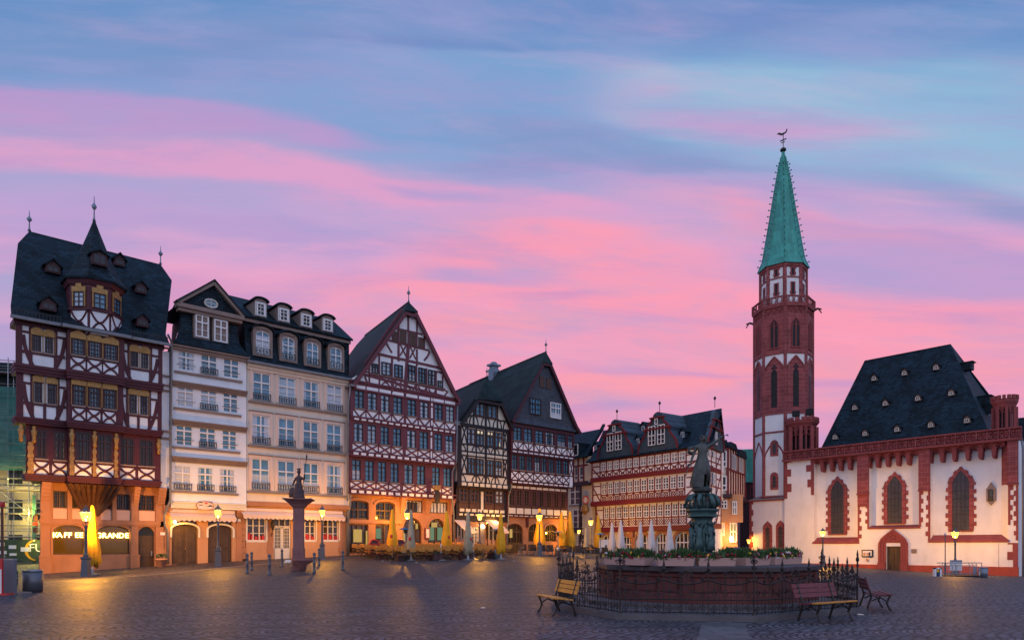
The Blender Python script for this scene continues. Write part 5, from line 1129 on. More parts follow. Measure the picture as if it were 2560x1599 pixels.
vs_ = b5.mb('plaster_panel', 'ivory'); u = U(Nc(632,0),s0); vs_.box(u-.14, u+.14, -s0-.02, -s0, zpn0+.9, lo-.35)
gr = b5.mb('ground_wall', 'sandp'); zf = zpn0-.1; gs = [gk(b5,1145,665,1245,925), gk(b5,1300,740,1385,925), gk(b5,1450,670,1572,915)]
gs = [(gs[0][0],gs[0][1],.35,gs[0][3]), (gs[1][0],gs[1][1],.05,gs[1][3]), (gs[2][0],gs[2][1],.35,gs[2][3])]
storey(gr, sl+.02, sr+.1, -1, zf, 0, gs, back=7.7, rec=.3)
win(b5, *gs[0], -.1, 'whiteg', 3, None, 1, 1, .08, .03, 'glassw', 0, 'whiteg', rec=.1, name='shop_window'); win(b5, *gs[2], -.1, 'whiteg', 3, None, 1, 1, .08, .03, 'glassw', 0, 'whiteg', rec=.1, name='shop_window'); win(b5, *gs[1], -.1, 'whiteg', 2, .8, 2, 5, .10, .04, 'glassw', 0, None, rec=.1, name='glazed_door')
for x0, x1 in ((1145,1250),(1450,1572)):
    aw = MB(); a, b_ = U(K(x0,0),.3), U(K(x1,0),.3); zt_ = Zz(K(x0,668),.1); zb_ = Zz(K((x0+x1)/2+60,780),1.6); slab(aw, [(a,-.1,zt_),(b_,-.1,zt_),(b_,-1.7,zb_),(a,-1.7,zb_)], .03); aw.box(a, b_, -1.72, -1.69, zb_-.2, zb_); b5.part('awning', aw, 'awning')
dsp = b5.mb('shop_display', 'terracotta'); 
for h in (gs[0], gs[2]):
    for i in range(6): u = h[0]+.1+(h[1]-h[0]-.2)*i/5; dsp.box(u-.07, u+.07, .09, .10, .5, .7+random.uniform(0,.8))
pm = b5.mb('pier', 'sandgrey'); a, b_ = U(K(1385,0)), U(K(1432,0)); pm.box(a, b_, -.1, .02, -.8, zf)
b5.flush()
wl_ = MB(); wl_.ball((gs[1][1]+.1, -.35, gs[1][3]+.05), .16); b5.part('door_lamp', wl_, 'mantle')
downpipe(b5, [(ur+.08,-ga_-.1,hi),(ur+.08,-ga_-.05,lo+.2),(sr+.12,-.25,lo-.6),(sr+.12,-.2,zf),(sr+.05,-.12,zf-.5),(sr+.05,-.12,0)])

# ============================================================ 6. slate-gabled house
O = crop(1270, 1030, .17195)
b6 = Bld('slate_gable_house', 'plum half-timbered house whose tall front gable is hung with grey slate', ROW, 1268)
F = b6.F; U = b6.U; ZV = b6.zav; Zz = b6.Zz
e3, e2, e1 = .95, .8, .25
def z6(a, b_, off): return (Zz(O(*a),off)+Zz(O(*b_),off))/2
w3t, w3b = z6((142,208),(907,345),e3), z6((142,408),(907,520),e3); w2t, w2b = z6((96,612),(842,702),e2), z6((96,828),(842,905),e2)
h3 = panelled(b6, 'plum', O, [(85,200),(238,352),(400,512),(550,668),(720,838),(875,940)], w3t, w3b, z6((142,432),(907,550),e3), z6((142,522),(907,635),e3), e3, 'k', .1, .1, curt=.6)
h2 = panelled(b6, 'plum', O, [(60,135),(168,245),(275,352),(390,466),(492,562),(598,667),(705,777),(808,876)], w2t, w2b, z6((96,858),(842,940),e2), z6((96,972),(842,1042),e2), e2, 'x', .1, .1, curt=.2)
j3 = (z6((85,570),(925,682),e3), z6((85,552),(925,668),e3)); j2 = (z6((80,1015),(910,1090),e2), z6((80,998),(910,1072),e2)); zz3 = j3[0]-.1; zz2_ = j2[0]-.06
ulx, urx = U(O(48,0),e3), U(O(965,0),e3); zt_all = w3t+.42
wall = b6.mb('timber_wall', 'plum'); storey(wall, ulx, urx, zz3, zt_all, e3, h3, back=9); storey(wall, U(O(42,0),e2), U(O(945,0),e2), zz2_, zz3, e2, h2, back=8.9)
joists(b6, 'plaster', U(O(55,0),e3), U(O(950,0),e3), *j3, 12, e3, .68); joists(b6, 'plaster', U(O(50,0),e2), U(O(935,0),e2), *j2, 12, e2+.05, .7)
a, b_ = U(O(895,0),e2), U(O(938,0),e2); pn = b6.mb('plaster_panel', 'plaster'); pn.box(a, b_, -e2-.012, -e2, zz2_+.2, w2t); wd = b6.mb('timber_frame', 'plum'); xstraight(wd, a, b_, w2b-.1, w2t, .08, -e2-.01); wd.beam((a, w2b-.12), (b_, w2b-.12), .1, -e2)
for off, z in ((e3, zz3+.02), (e2, zz2_+.0), (e3, w3t+.1)): wd.beam((U(O(45,0),off), z), (U(O(955,0),off), z), .13, -off, .07)
# shop floor with eight narrow brown windows
k1t, k1b = (Zz(O(55,1120),e1)+Zz(O(800,1165),e1))/2, (Zz(O(55,1350),e1)+Zz(O(800,1395),e1))/2
hs_ = []
for x0, x1 in ((12,100),(122,205),(232,310),(345,415),(455,522),(560,630),(668,735),(768,835)):
    p, q_ = U(O(x0,0),e1), U(O(x1,0),e1); hs_.append((p, q_, k1b, k1t)); win(b6, p, q_, k1b, k1t, e1, 'brown', 2, None, 1, 5, .10, .04, 'glassd', 0, 'brown', rec=.05, wm='brown')
zlow = (Zz(K(1660,640),e1)+Zz(K(2240,665),e1))/2
storey(wall, U(O(-5,0),e1), U(O(872,0),e1), zlow, zz2_, e1, hs_, back=8.8)
joists(b6, 'ivory', U(O(0,0),e1), U(O(860,0),e1), k1b-.75, k1b-.22, 8, e1, .82); joists(b6, 'ivory', U(O(0,0),e1), U(O(860,0),e1), zlow+.12, k1b-.92, 12, e1+.02, .62); joists(b6, 'plaster', U(O(25,0),e1), U(O(850,0),e1), k1t+.12, k1t+.34, 9, e1, .8)
# gable: slate hung
P_ = lambda x, y, off=e3: F.uz(*H(x, y), off)
gL = [P_(1425,1180), P_(1475,1085), P_(1685,690)]; gR = [P_(2008,1280), P_(1975,1225), P_(1757,705)]; gA = P_(1718,606,e3-.8)
gw = b6.mb('gable_wall', 'slategrey'); gw.prism([(ulx+.03, zt_all-.02), (gL[1][0]+.1, gL[1][1]-.1), (gL[2][0]+.05, gL[2][1]-.1), (gR[2][0]-.05, gR[2][1]-.1), (gR[1][0]-.1, gR[1][1]-.1), (urx-.03, zt_all-.02)], -e3-.03, -e3+.3)
slab(gw, [(ulx-.05,-e3-.25,zt_all-.03),(urx+.05,-e3-.25,zt_all-.03),(urx,-e3-.02,zt_all+.45),(ulx,-e3-.02,zt_all+.45)], .06)
gableroof(b6, e3, gL, gA, gR, 15, 'slategreen', 'plum', hip=.95)
for i, (x0, x1, yt, yb) in enumerate(((1588,1680,995,1130),(1760,1848,1032,1162))): win(b6, U(H(x0,0),e3), U(H(x1,0),e3), Zz(H((x0+x1)/2,yb),e3), Zz(H((x0+x1)/2,yt),e3), e3+.03, 'darkframe' if i == 0 else 'white', 2, .66, 2, 2, .08, .03, 'glass', i, None, rec=-.085)
for x0, x1, yt, yb in ((1672,1712,810,900),(1733,1770,825,915)): s_ = MB(); s_.box(U(H(x0,0),e3), U(H(x1,0),e3), -e3-.09, -e3, Zz(H((x0+x1)/2,yb),e3), Zz(H((x0+x1)/2,yt),e3)); b6.part('shutter', s_, 'brown')
finial(b6, gA[0], -e3-.35+.95, gA[1]-.05, 1.3)
# chimney and skylight on the left slope
k_ = 8.5; cu = gA[0]+SH*k_; cz = gA[1]; p = H(1290,770); 
lo_, hi_ = 0., 20.
u = F.u(H(1292,0)[0], -9.); cz0 = F.z(*H(1292,775), -9.); cz1 = F.z(*H(1292,690), -9.)
cm = MB(); cm.box(u-.45, u+.45, 8.6, 9.4, cz0-1.5, cz1-.75); cm.box(u-.38, u+.38, 8.7, 9.3, cz1-.75, cz1-.45); cm.box(u-.6, u+.6, 8.5, 9.5, cz1-.45, cz1-.25); cm.lathe([(.5,cz1-.25),(.35,cz1-.1),(.3,cz1)], 8, (u,9.)); b6.part('chimney', cm, 'zinc')
tL = (gL[1][0]-gA[0], gL[1][1]-gA[1])
r_ = (H(1370,0)[0]-1280)/FPX; best = None
for i in range(0, 200):                          # skylight: march along the left slope
    y = i*.08; t_ = .5
    for j in range(1, 60):
        t_ = j/60; uu_ = gA[0]+tL[0]*t_+SH*(y+e3); zz_ = gA[1]+tL[1]*t_; wx, wy = F.world(uu_, -y); X_ = 1280+FPX*wx/wy; Y_ = HZY-FPX*(zz_+F.base-CAMZ)/wy; d_ = math.hypot(X_-H(1370,0)[0], Y_-H(1370,945)[1])
        if best is None or d_ < best[0]: best = (d_, y, t_)
_, y, t_ = best; sk = MB()
def sp(dy, dt): tt = t_+dt; l = math.hypot(*tL); return (gA[0]+tL[0]*tt+SH*(y+dy+e3)-.06*(-tL[1]/l)*1, y+dy, gA[1]+tL[1]*tt+.06)
slab(sk, [sp(-.45,-.045), sp(.45,-.045), sp(.45,.045), sp(-.45,.045)], .1); b6.part('skylight', sk, 'white')
# ground storey
gr = b6.mb('ground_wall', 'sandp'); gs = [gk(b6,1642,705,1818,975), gk(b6,1870,710,1985,885), gk(b6,2030,715,2150,885)]; gs[0] = (gs[0][0], gs[0][1], .03, gs[0][3])
storey(gr, U(O(-5,0)), U(O(868,0)), -1, zlow+.02, 0, gs, back=8.7, rec=.3)
for i, h in enumerate(gs):
    rs = .55 if i else .7; spandrel(gr, h[0], h[1], h[3]-rs, h[3], rs, 0, dep=.3); archband(b6.mb('arch_moulding','sandp'), h[0], h[1], h[3]-rs, rs, .18, 0, .06)
    if i == 0: win(b6, *h, -.1, 'brown', 3, .72, 2, 1, .13, .04, 'glassw', 0, None, rise=rs, rec=.1, name='arched_door'); dn = b6.mb('door_panel', 'doorbrown'); dn.box(h[0], h[1], .06, .1, .03, 1.05)
    else: win(b6, *h, -.1, 'brown', 2, .6, 3, 3, .08, .03, 'glassw', 0, 'sandp', rise=rs, rec=.1)
br_ = b6.mb('timber_bracket', 'plum'); u = U(K(1848,0)); br_.prism([(u-.1,zlow),(u+.1,zlow),(u+.06,zlow-.9),(u-.06,zlow-.9)], -.3, .02)
lt = b6.mb('lit_room', 'warmglow'); h = gs[0]; lt.box(h[0]+.6, h[0]+.95, .085, .09, 1.5, 2.3)
b6.flush()

# ============================================================ cream infill building between the rows
Q = crop(1400, 1050, .2449)
F7b = Fac(F7.world(0, .0), F7.th, .3)
b7b = Bld('infill_building', 'plain cream building with tall white windows squeezed between two half-timbered houses', F7, 1430, base=.3)
F = b7b.F; U = b7b.U; Zz = b7b.Zz
wall = b7b.mb('wall', 'ivory'); zE = Zz(Q(220,380)); zM = Zz(Q(220,640)); 
hs_ = []
for x0, x1, yt, yb in ((100,205,660,865),(130,235,905,1100)): a = (U(Q(x0,0)), U(Q(x1,0)), Zz(Q((x0+x1)/2,yb)), Zz(Q((x0+x1)/2,yt))); hs_.append(a); win(b7b, *a, 0, 'white', 2, .66, 1, 2, .12, .06, 'glassd', 0, 'darkframe', rec=.05)
hu = []
for x0, x1, yt, yb in ((147,180,470,608),(198,237,468,605)): a = (U(Q(x0,0)), U(Q(x1,0)), Zz(Q((x0+x1)/2,yb)), Zz(Q((x0+x1)/2,yt))); hu.append(a); win(b7b, *a, 0, 'white', 1, .3, 1, 1, .09, .03, 'glassd', 0, None, rec=.05)
zl = Zz(Q(230,1280)); dr_ = [(U(Q(x0,0)), U(Q(x1,0)), .1, Zz(Q(x0,1160))) for x0, x1 in ((140,165),(185,250))]
for a in dr_: win(b7b, *a, 0, 'whiteg', 2, .75, 1, 4, .10, .04, 'glassw', 0, None, rec=.05, name='glazed_door')
storey(wall, U(Q(80,0)), U(Q(330,0)), -1, zE, 0, hs_+hu+dr_, back=5, shear=0)
tb = b7b.mb('red_trim', 'red')
for x in (140,188,243): u = U(Q(x,0)); tb.box(u-.12, u+.12, -.05, .02, zM, zE)
for z in (zE-.9, zM+.1): tb.box(U(Q(140,0)), U(Q(285,0)), -.045, .02, z-.08, z+.08)
bb = b7b.mb('dark_band', 'darkframe'); bb.box(U(Q(80,0)), U(Q(325,0)), -.25, .02, zM-.35, zM); bb.box(U(Q(95,0)), U(Q(215,0)), -.3, .02, zM-.0-5.6, zM-5.0); bb.box(U(Q(203,0)), U(Q(222,0)), -.1, .02, 1.9, zM)
ro = b7b.mb('roof', 'slate'); zR = Zz(Q(300,110), -4)
slab(ro, [(U(Q(130,0)),-.4,zE),(U(Q(300,0)),-.4,zE),(U(Q(445,0),-4),4,zR),(U(Q(150,0),-4)-3,4,zR)]); slab(ro, [(U(Q(285,0)),-.5,zE-.0),(U(Q(300,0)),-.5,zE),(U(Q(460,0),-4),3.9,zR+.5),(U(Q(440,0),-4),3.9,zR+.5)], .25)
dd = b7b.mb('dormer', 'slate'); a, b_ = U(Q(140,0),.1), U(Q(200,0),.1); dd.box(a, b_, -.15, 2, Zz(Q(170,380)), Zz(Q(170,235))); b7b.flush()
win(b7b, a+.08, b_-.1, Zz(Q(170,365)), Zz(Q(170,245)), .15, 'white', 1, None, 1, 1, .1, .03, 'glassd', 0, None, rec=-.08)
sg_ = MB(); u, z = U(Q(272,0),.8), Zz(Q(272,812),.8); sg_.tube([(u+.2*0,0,z-.6),(u,-.8,z-.3)], .04, 5); sg_.lathe([(.1,z-1.6),(.5,z-1.2),(.35,z-.6),(.1,z-.4)], 8, (u-.2,-.9)); o_ = b7b.part('bracket_sign', sg_, 'gold'); k_ = MB(); n=16
k_.tube([(u+.42*math.cos(2*math.pi*i/n), -.95, z+.42*math.sin(2*math.pi*i/n)) for i in range(n+1)], .07, 5); obj('sign_ring', k_, M['redpaint'], o_); k_ = MB(); k_.prism([(u+.38*math.cos(2*math.pi*i/n), z+.38*math.sin(2*math.pi*i/n)) for i in range(n)], -.94, -.9); obj('sign_disc', k_, M['white'], o_)

# ============================================================ 7. long red-timbered house
Pc = crop(1400, 980, .29762)
b7 = Bld('red_timber_house', 'long white house with bright red timbers, three rows of small-paned windows and curved slate gables', F7, 1476, base=.3)
F = b7.F; U = b7.U; Zz = b7.Zz
q3, q2, q1 = .9, .7, .35
def z7(a, b_, off): return (Zz(Pc(*a),off)+Zz(Pc(*b_),off))/2
XR = 1765
rows7 = []
def row7(xs, ta, tb_, off, kind, ph0, ph1):
    zt_, zb_ = z7((ta[0],ta[1]),(tb_[0],tb_[1]),off), z7((ta[0],ta[2]),(tb_[0],tb_[2]),off); p1, p0 = z7(ph0[:2],ph1[:2],off), z7((ph0[0],ph0[2]),(ph1[0],ph1[2]),off); hs_ = []; wd = b7.mb('timber_frame', 'red')
    w_ = MB
    for x0, x1 in xs:
        a, b_ = U(Pc(x0,0),off), U(Pc(x1,0),off); hs_.append((a, b_, zb_, zt_)); win(b7, a, b_, zb_, zt_, off, 'white', 2, .50 if kind != 'x' else .58, 1, 2 if kind != 'x' else 3, .10, .045, 'glassk', 0, None, rec=.02, trows=2)
        if kind == 'x': xarc2(wd, a-.04, b_+.04, p0, p1, .09, -off)
        elif kind == 'o':
            c, zc_ = (a+b_)/2, (p0+p1)/2; r = min(b_-a, p1-p0)*.34; wd.poly([(c+r*math.cos(2*math.pi*i/12), zc_+r*math.sin(2*math.pi*i/12)) for i in range(13)], .09, -off, .04); wd.beam((c-r*.7, zc_-r*.7), (c+r*.7, zc_+r*.7), .06, -off, .035); wd.beam((c-r*.7, zc_+r*.7), (c+r*.7, zc_-r*.7), .06, -off, .035)
            for sx_, sz_ in ((1,1),(1,-1),(-1,1),(-1,-1)): wd.beam((c+sx_*r*.7, zc_+sz_*r*.7), (c+sx_*(b_-a)*.55, zc_+sz_*(p1-p0)*.5), .07, -off, .035)
        else:
            for k in range(-1, 4):
                for s in (1, -1):
                    u0 = a-.05+(b_-a+.1)*(k)/3*1.; u1 = u0+(p1-p0)*1.0
                    if s < 0: u0, u1 = b_+.05-(u0-a+.05), b_+.05-(u1-a+.05)
                    t0, t1 = 0., 1.
                    lo_, hi_ = a-.05, b_+.05
                    du = u1-u0
                    for lim in (lo_, hi_):
                        tt = (lim-u0)/du
                        if du > 0: 
                            if lim == lo_: t0 = max(t0, tt)
                            else: t1 = min(t1, tt)
                        else:
                            if lim == hi_: t0 = max(t0, tt)
                            else: t1 = min(t1, tt)
                    if t1-t0 > .1: wd.beam((u0+du*t0, p0+(p1-p0)*t0), (u0+du*t1, p0+(p1-p0)*t1), .045, -off, .03)
    for h in hs_:
        wd.beam((h[0]-.09, p0), (h[0]-.09, zt_+.1), .11, -off, .045)
    wd.beam((hs_[-1][1]+.09, p0), (hs_[-1][1]+.09, zt_+.1), .11, -off, .045); wd.beam((hs_[0][0]-.1, zb_-.08), (hs_[-1][1]+.1, zb_-.08), .11, -off, .05)
    return hs_, p0, zt_
def xarc2(mb, a, b_, z0, z1, w, y): 
    c, zc_ = (a+b_)/2, (z0+z1)/2
    for s in (1, -1): mb.poly([(a if s > 0 else b_, z1), (c-s*(b_-a)*.2, zc_+(z1-z0)*.12), (c-s*(b_-a)*.2, zc_-(z1-z0)*.12), (a if s > 0 else b_, z0)], w*.8, y, .035)
    mb.beam((c-(b_-a)*.2, zc_+.12), (c+(b_-a)*.2, zc_-.12), w, y, .04); mb.beam((c-(b_-a)*.2, zc_-.12), (c+(b_-a)*.2, zc_+.12), w, y, .04)
hA, pA, tA = row7([(343,385),(397,440),(450,495),(506,550),(562,608),(616,664),(676,726),(738,790),(803,855),(866,920),(935,990),(1000,1055)], (364,590,655), (1028,500,583), q3, 'x', (364,665,722), (1028,592,648))
hB, pB, tB = row7([(350,392),(402,445),(457,500),(510,556),(567,612),(623,670),(682,730),(742,792),(802,855),(864,916),(928,978),(990,1043)], (371,765,857), (1016,698,803), q2, 'o', (371,868,930), (1016,815,880))
hC, pC, tC = row7([(372,412),(424,464),(475,520),(530,575),(585,632),(642,690),(702,750),(760,808),(820,868),(880,930),(945,994),(1003,1058)], (392,968,1068), (1030,925,1030), q1, 'g', (392,1080,1130), (1030,1048,1102))
uL3, uR3 = U(Pc(262,0),q3), U((XR,0),q3)
zEv = z7((250,582),(1130,462),q3); zm3 = z7((270,722),(1120,652),q3)-.02; zm2 = z7((270,935),(1100,872),q2)-.03; zm1 = z7((360,1140),(1090,1118),q1)-.03
wall = b7.mb('wall', 'plaster'); storey(wall, uL3, uR3, zm3, zEv, q3, hA, back=6, shear=-.41, rec=.1); storey(wall, U(Pc(270,0),q2), U((XR,0),q2), zm2, zm3, q2, hB, back=6, shear=-.41, rec=.1); storey(wall, U(Pc(300,0),q1), U((XR-2,0),q1), zm1, zm2, q1, hC, back=6, shear=-.41, rec=.1)
fb = b7.mb('floor_beam', 'red'); fb.box(uL3-.05, uR3+.05, -q3-.08, .1, zm3-.28, zm3+.18); fb.box(U(Pc(262,0),q2), U((XR,0),q2)+.05, -q2-.1, .1, zm2-.3, zm2+.2); fb.box(U(Pc(300,0),q1), U((XR,0),q1)+.05, -q1-.12, .1, zm1-.4, zm1+.12); fb.box(uL3-.1, uR3+.1, -q3-.12, .1, zEv-.22, zEv)
wd = b7.mb('timber_frame', 'red')
for off, z0, z1, xa, xb in ((q3, zm3+.2, zEv-.2, 268, 335), (q2, zm2+.2, zm3-.3, 275, 340), (q1, zm1+.1, zm2-.3, 302, 362)):
    a, b_ = U(Pc(xa,0),off), U(Pc(xb,0),off); wd.beam((a+.05, z0), (a+.05, z1), .16, -off, .05); wd.beam((a+.1, z1-.6), (b_, z0), .12, -off, .045); wd.beam((a, z1-.45), (b_, z1-.45), .1, -off, .04); wd.beam((a, (z0+z1)/2-.3), (b_, (z0+z1)/2-.3), .1, -off, .042)
    c, d = U(Pc(1062,0),off), U((XR,0),off); wd.beam((d-.1, z0), (d-.1, z1), .16, -off, .05); wd.beam((d-.2, z1-.6), (c+.1, z0), .12, -off, .045); wd.beam((c, z1-.45), (d, z1-.45), .1, -off, .04); wd.beam((c, (z0+z1)/2-.3), (d, (z0+z1)/2-.3), .1, -off, .042)
# ground arcade
gr = b7.mb('ground_wall', 'ivory'); ars = []
for x0, x1, yt in ((352,425,1195),(500,600,1205),(632,745,1185),(806,905,1180),(965,1098,1172)): a, b_ = U(Pc(x0,0)), U(Pc(x1,0)); ars.append((a, b_, .1, Zz(Pc((x0+x1)/2,yt))))
storey(gr, U(Pc(300,0)), U((XR,0)), -1.2, zm1, 0, ars, back=6, shear=-.41, rec=.3)
for i, h in enumerate(ars):
    rs = (h[1]-h[0])/2; spandrel(gr, h[0], h[1], h[3]-rs, h[3], rs, 0, dep=.3); archband(b7.mb('stone_arch','sandp'), h[0], h[1], h[3]-rs, rs, .32, 0, .06, legs=.1); win(b7, *h, -.12, 'white', 4 if i else 2, .62, 1, 1, .10, .04, 'glassw', 0, None, rise=rs-.001, rec=.1, name='arched_window')
pr = b7.mb('stone_pier', 'sandp')
for x in (610,): a = U(Pc(x,0)); pr.box(a-.3, a+.3, -.3, .02, zm1-1.0, zm1-.3)
# roof with curved gables
zRd = z7((600,268),(1180,178),-3.5); ro = b7.mb('roof', 'slate'); rl, rr = U(Pc(395,0),-3.5), U(Pc(1195,0),-3.5); eL, eR = uL3-.5, uR3+.6
slab(ro, [(eL,-q3-.4,zEv-.02),(eR,-q3-.4,zEv-.02),(eR-.1,-q3+.3,zEv+.5),(eL+.1,-q3+.3,zEv+.5)]); rr = eR-2.5; slab(ro, [(eL+.1,-q3+.3,zEv+.5),(eR-.1,-q3+.3,zEv+.5),(rr+.3,3.5,zRd),(rl-.6,3.5,zRd)]); slab(ro, [(rl-.6,3.5,zRd),(rr+.3,3.5,zRd),(eR-4.2,7.,zEv),(eL-3,7.,zEv)])
def cgable(x0, x1, xc, y_base, y_sh, y_neck, y_top, off=q3+.05, wins=(), sc_w=1.):
    a, b_, c = U(Pc(x0,0),off), U(Pc(x1,0),off), U(Pc(xc,0),off); zb_ = Zz(Pc(xc,y_base),off); zs_ = Zz(Pc(xc,y_sh),off); zn = Zz(Pc(xc,y_neck),off); zt_ = Zz(Pc(xc,y_top),off); w = (b_-a)/2; c = (a+b_)/2
    pf = [(w, zb_), (w*.98, zb_+(zs_-zb_)*.25), (w*.9, zb_+(zs_-zb_)*.45), (w*.70, zb_+(zs_-zb_)*.68), (w*.60, zb_+(zs_-zb_)*.85), (w*.62, zs_), (w*.56, zs_+.02), (w*.50, zs_+(zn-zs_)*.3), (w*.33, zs_+(zn-zs_)*.6), (w*.27, zn), (w*.24, zn+.02), (w*.22, zn+(zt_-zn)*.5), (w*.13, zt_-.1), (0.0001, zt_)]
    g_ = MB(); g_.prism([(c-r, z) for r, z in pf]+[(c+r, z) for r, z in pf[::-1]], -off-.12, 2.2 if zn > 0 else 1); o_ = b7.part('curved_gable', g_, 'slateblue')
    t_ = MB()
    for s in (-1, 1):
        for p, q_ in zip(pf[:-3], pf[1:-3]): t_.beam((c+s*p[0], p[1]), (c+s*q_[0], q_[1]), .16, -off-.10, .1)
    t_.box(c-w*.68, c+w*.68, -off-.3, -off, zs_-.1, zs_+.06); t_.box(c-w*.36, c+w*.36, -off-.3, -off, zn-.1, zn+.05); obj('gable_trim', t_, M['red'], o_)
    f_ = MB(); f_.lathe([(.03,zt_),(.03,zt_+.7),(.11,zt_+.8),(.13,zt_+.9),(.08,zt_+1.0),(.01,zt_+1.08)], 8, (c,-off+.2)); obj('finial', f_, M['iron'], o_)
    for x, y, ww, hh in wins: u, z = U(Pc(x,0),off), Zz(Pc(x,y),off); win(b7, u-ww/2, u+ww/2, z-hh/2, z+hh/2, off+.12, 'white', 2 if hh > .9 else 1, .5 if hh > .9 else None, 1, 2 if hh > .9 else 1, .08, .04, 'glassd', 0, None, rec=-.07)
    return c
cgable(325, 618, 465, 545, 352, 272, 228, wins=((432,420,.95,1.9),(501,408,.95,1.9),(465,305,.4,.6)))
cgable(665, 995, 820, 500, 305, 212, 165, wins=((783,367,.95,1.9),(861,354,.95,1.9),(820,248,.4,.6)))
for x, y in ((314,458),(670,405),(713,297),(1045,352)): u, yy, z = on_slope(b7, Pc(x,y+18), -q3+.3, zEv+.5, 3.5, zRd); dormer(b7, u, z-.2, yy-.15, .55, .65, 'slateblue', 'slate', 'dormer', 'white', 1.2, gl='glassd', rise=.35)
b7.flush()
# the flank of the red house, seen past the fountain
cx_, cy_ = F.world(uR3, q3); dth = math.atan2(.853, .52); b7s = Fac((cx_, cy_), dth, F.base)
side = bpy.data.objects.new('side_wing', None); COL.objects.link(side); side.parent = b7.root
class SB(Bld):
    def __init__(s, F, root): s.F = F; s.root = root; s.parts = {}
loc = b7.F; 
def reparent(F_, bd, name='flank'):
    # transform from the flank's frame to the building's frame
    a = Matrix.Translation((F_.P.x, F_.P.y, F_.base)) @ Matrix.Rotation(F_.th, 4, 'Z'); b_ = Matrix.Translation((bd.F.P.x, bd.F.P.y, bd.F.base)) @ Matrix.Rotation(bd.F.th, 4, 'Z'); return b_.inverted() @ a
bpy.data.objects.remove(side)
def sub_parts(F_, bd, build):
    """build in the frame F_, then hand the pieces to bd's root"""
    tmp = bpy.data.objects.new('tmp', None); s_ = SB(F_, tmp); COL.objects.link(tmp); before = set(bpy.data.objects); build(s_); s_.flush(); mtx = reparent(F_, bd)
    for o in set(bpy.data.objects)-before:
        if o.parent is tmp:
            o.parent = bd.root; o.matrix_local = mtx @ o.matrix_local.copy() if o.matrix_local != Matrix() else mtx
    bpy.data.objects.remove(tmp)
R5 = crop(1690, 1070, .11245)
def flank(s):
    W_ = 5.2; s.F.base = b7.F.base; zA = zEv; w = s.mb('flank_wall', 'plaster')
    w.box(0, W_, 0, .3, -1.2, zA); t = s.mb('flank_timber', 'red')
    for z, h in ((zm3, .45), (zm2, .45), (zm1, .5), (zA-.1, .2)): t.box(0, W_, -.06, .1, z-h/2, z+h/2)
    for u in (.08, 1.7, 3.3, 5.1): t.rect(u-.08, u+.08, zm1, zA, 0, .05)
    for z0, z1 in ((zm3+.2, zA-.2), (zm2+.2, zm3-.2), (zm1+.2, zm2-.2)): t.beam((3.4, z0+.1), (5.0, z1-.1), .12, 0, .04); t.beam((3.3, z1-.6), (5.1, z1-.6), .1, 0, .04); t.beam((.1, (z0+z1)/2-.3), (5.1, (z0+z1)/2-.3), .1, 0, .042); win(s, .5, 1.3, z0+.95, z1-.15, 0, 'white', 2, .5, 1, 3, .1, .05, 'glassd', 0, None, rec=-.08); win(s, 2.0, 2.8, z0+.95, z1-.15, 0, 'white', 2, .5, 1, 3, .1, .05, 'glassd', 0, None, rec=-.08)
    zt_ = zA+3.2; w2 = W_/2; k9 = 3.2/5.3; pf = [(w2, zA-.1), (w2*1.02, zA+1.1*k9), (w2*.76, zA+2.3*k9), (w2*.66, zA+2.9*k9), (w2*.68, zA+3.1*k9), (w2*.56, zA+3.6*k9), (w2*.34, zA+4.1*k9), (w2*.31, zA+4.5*k9), (w2*.2, zt_+.25), (.001, zt_+.5)]
    g_ = MB(); g_.prism([(w2-r, z) for r, z in pf]+[(w2+r, z) for r, z in pf[::-1]], -.25, .1); o_ = s.part('curved_gable', g_, 'slateblue'); t_ = MB()
    for sg in (-1, 1):
        for p, q_ in zip(pf[:-2], pf[1:-2]): t_.beam((w2+sg*p[0], p[1]), (w2+sg*q_[0], q_[1]), .18, -.22, .1)
    t_.box(w2-w2*.7, w2+w2*.7, -.45, -.1, zA+2.95*k9, zA+3.12*k9); t_.box(w2-w2*.4, w2+w2*.4, -.45, -.1, zA+4.35*k9, zA+4.5*k9); obj('gable_trim', t_, M['red'], o_)
    f_ = MB(); f_.lathe([(.03,zt_+.7),(.03,zt_+1.4),(.11,zt_+1.5),(.13,zt_+1.6),(.08,zt_+1.7),(.01,zt_+1.78)], 8, (w2,-.1)); obj('finial', f_, M['iron'], o_)
    win(s, w2-.8, w2-.1, zA+.3, zA+1.5, .25, 'white', 2, .5, 1, 2, .08, .04, 'glassd', 0, None, rec=-.08)
sub_parts(b7s, b7, flank)

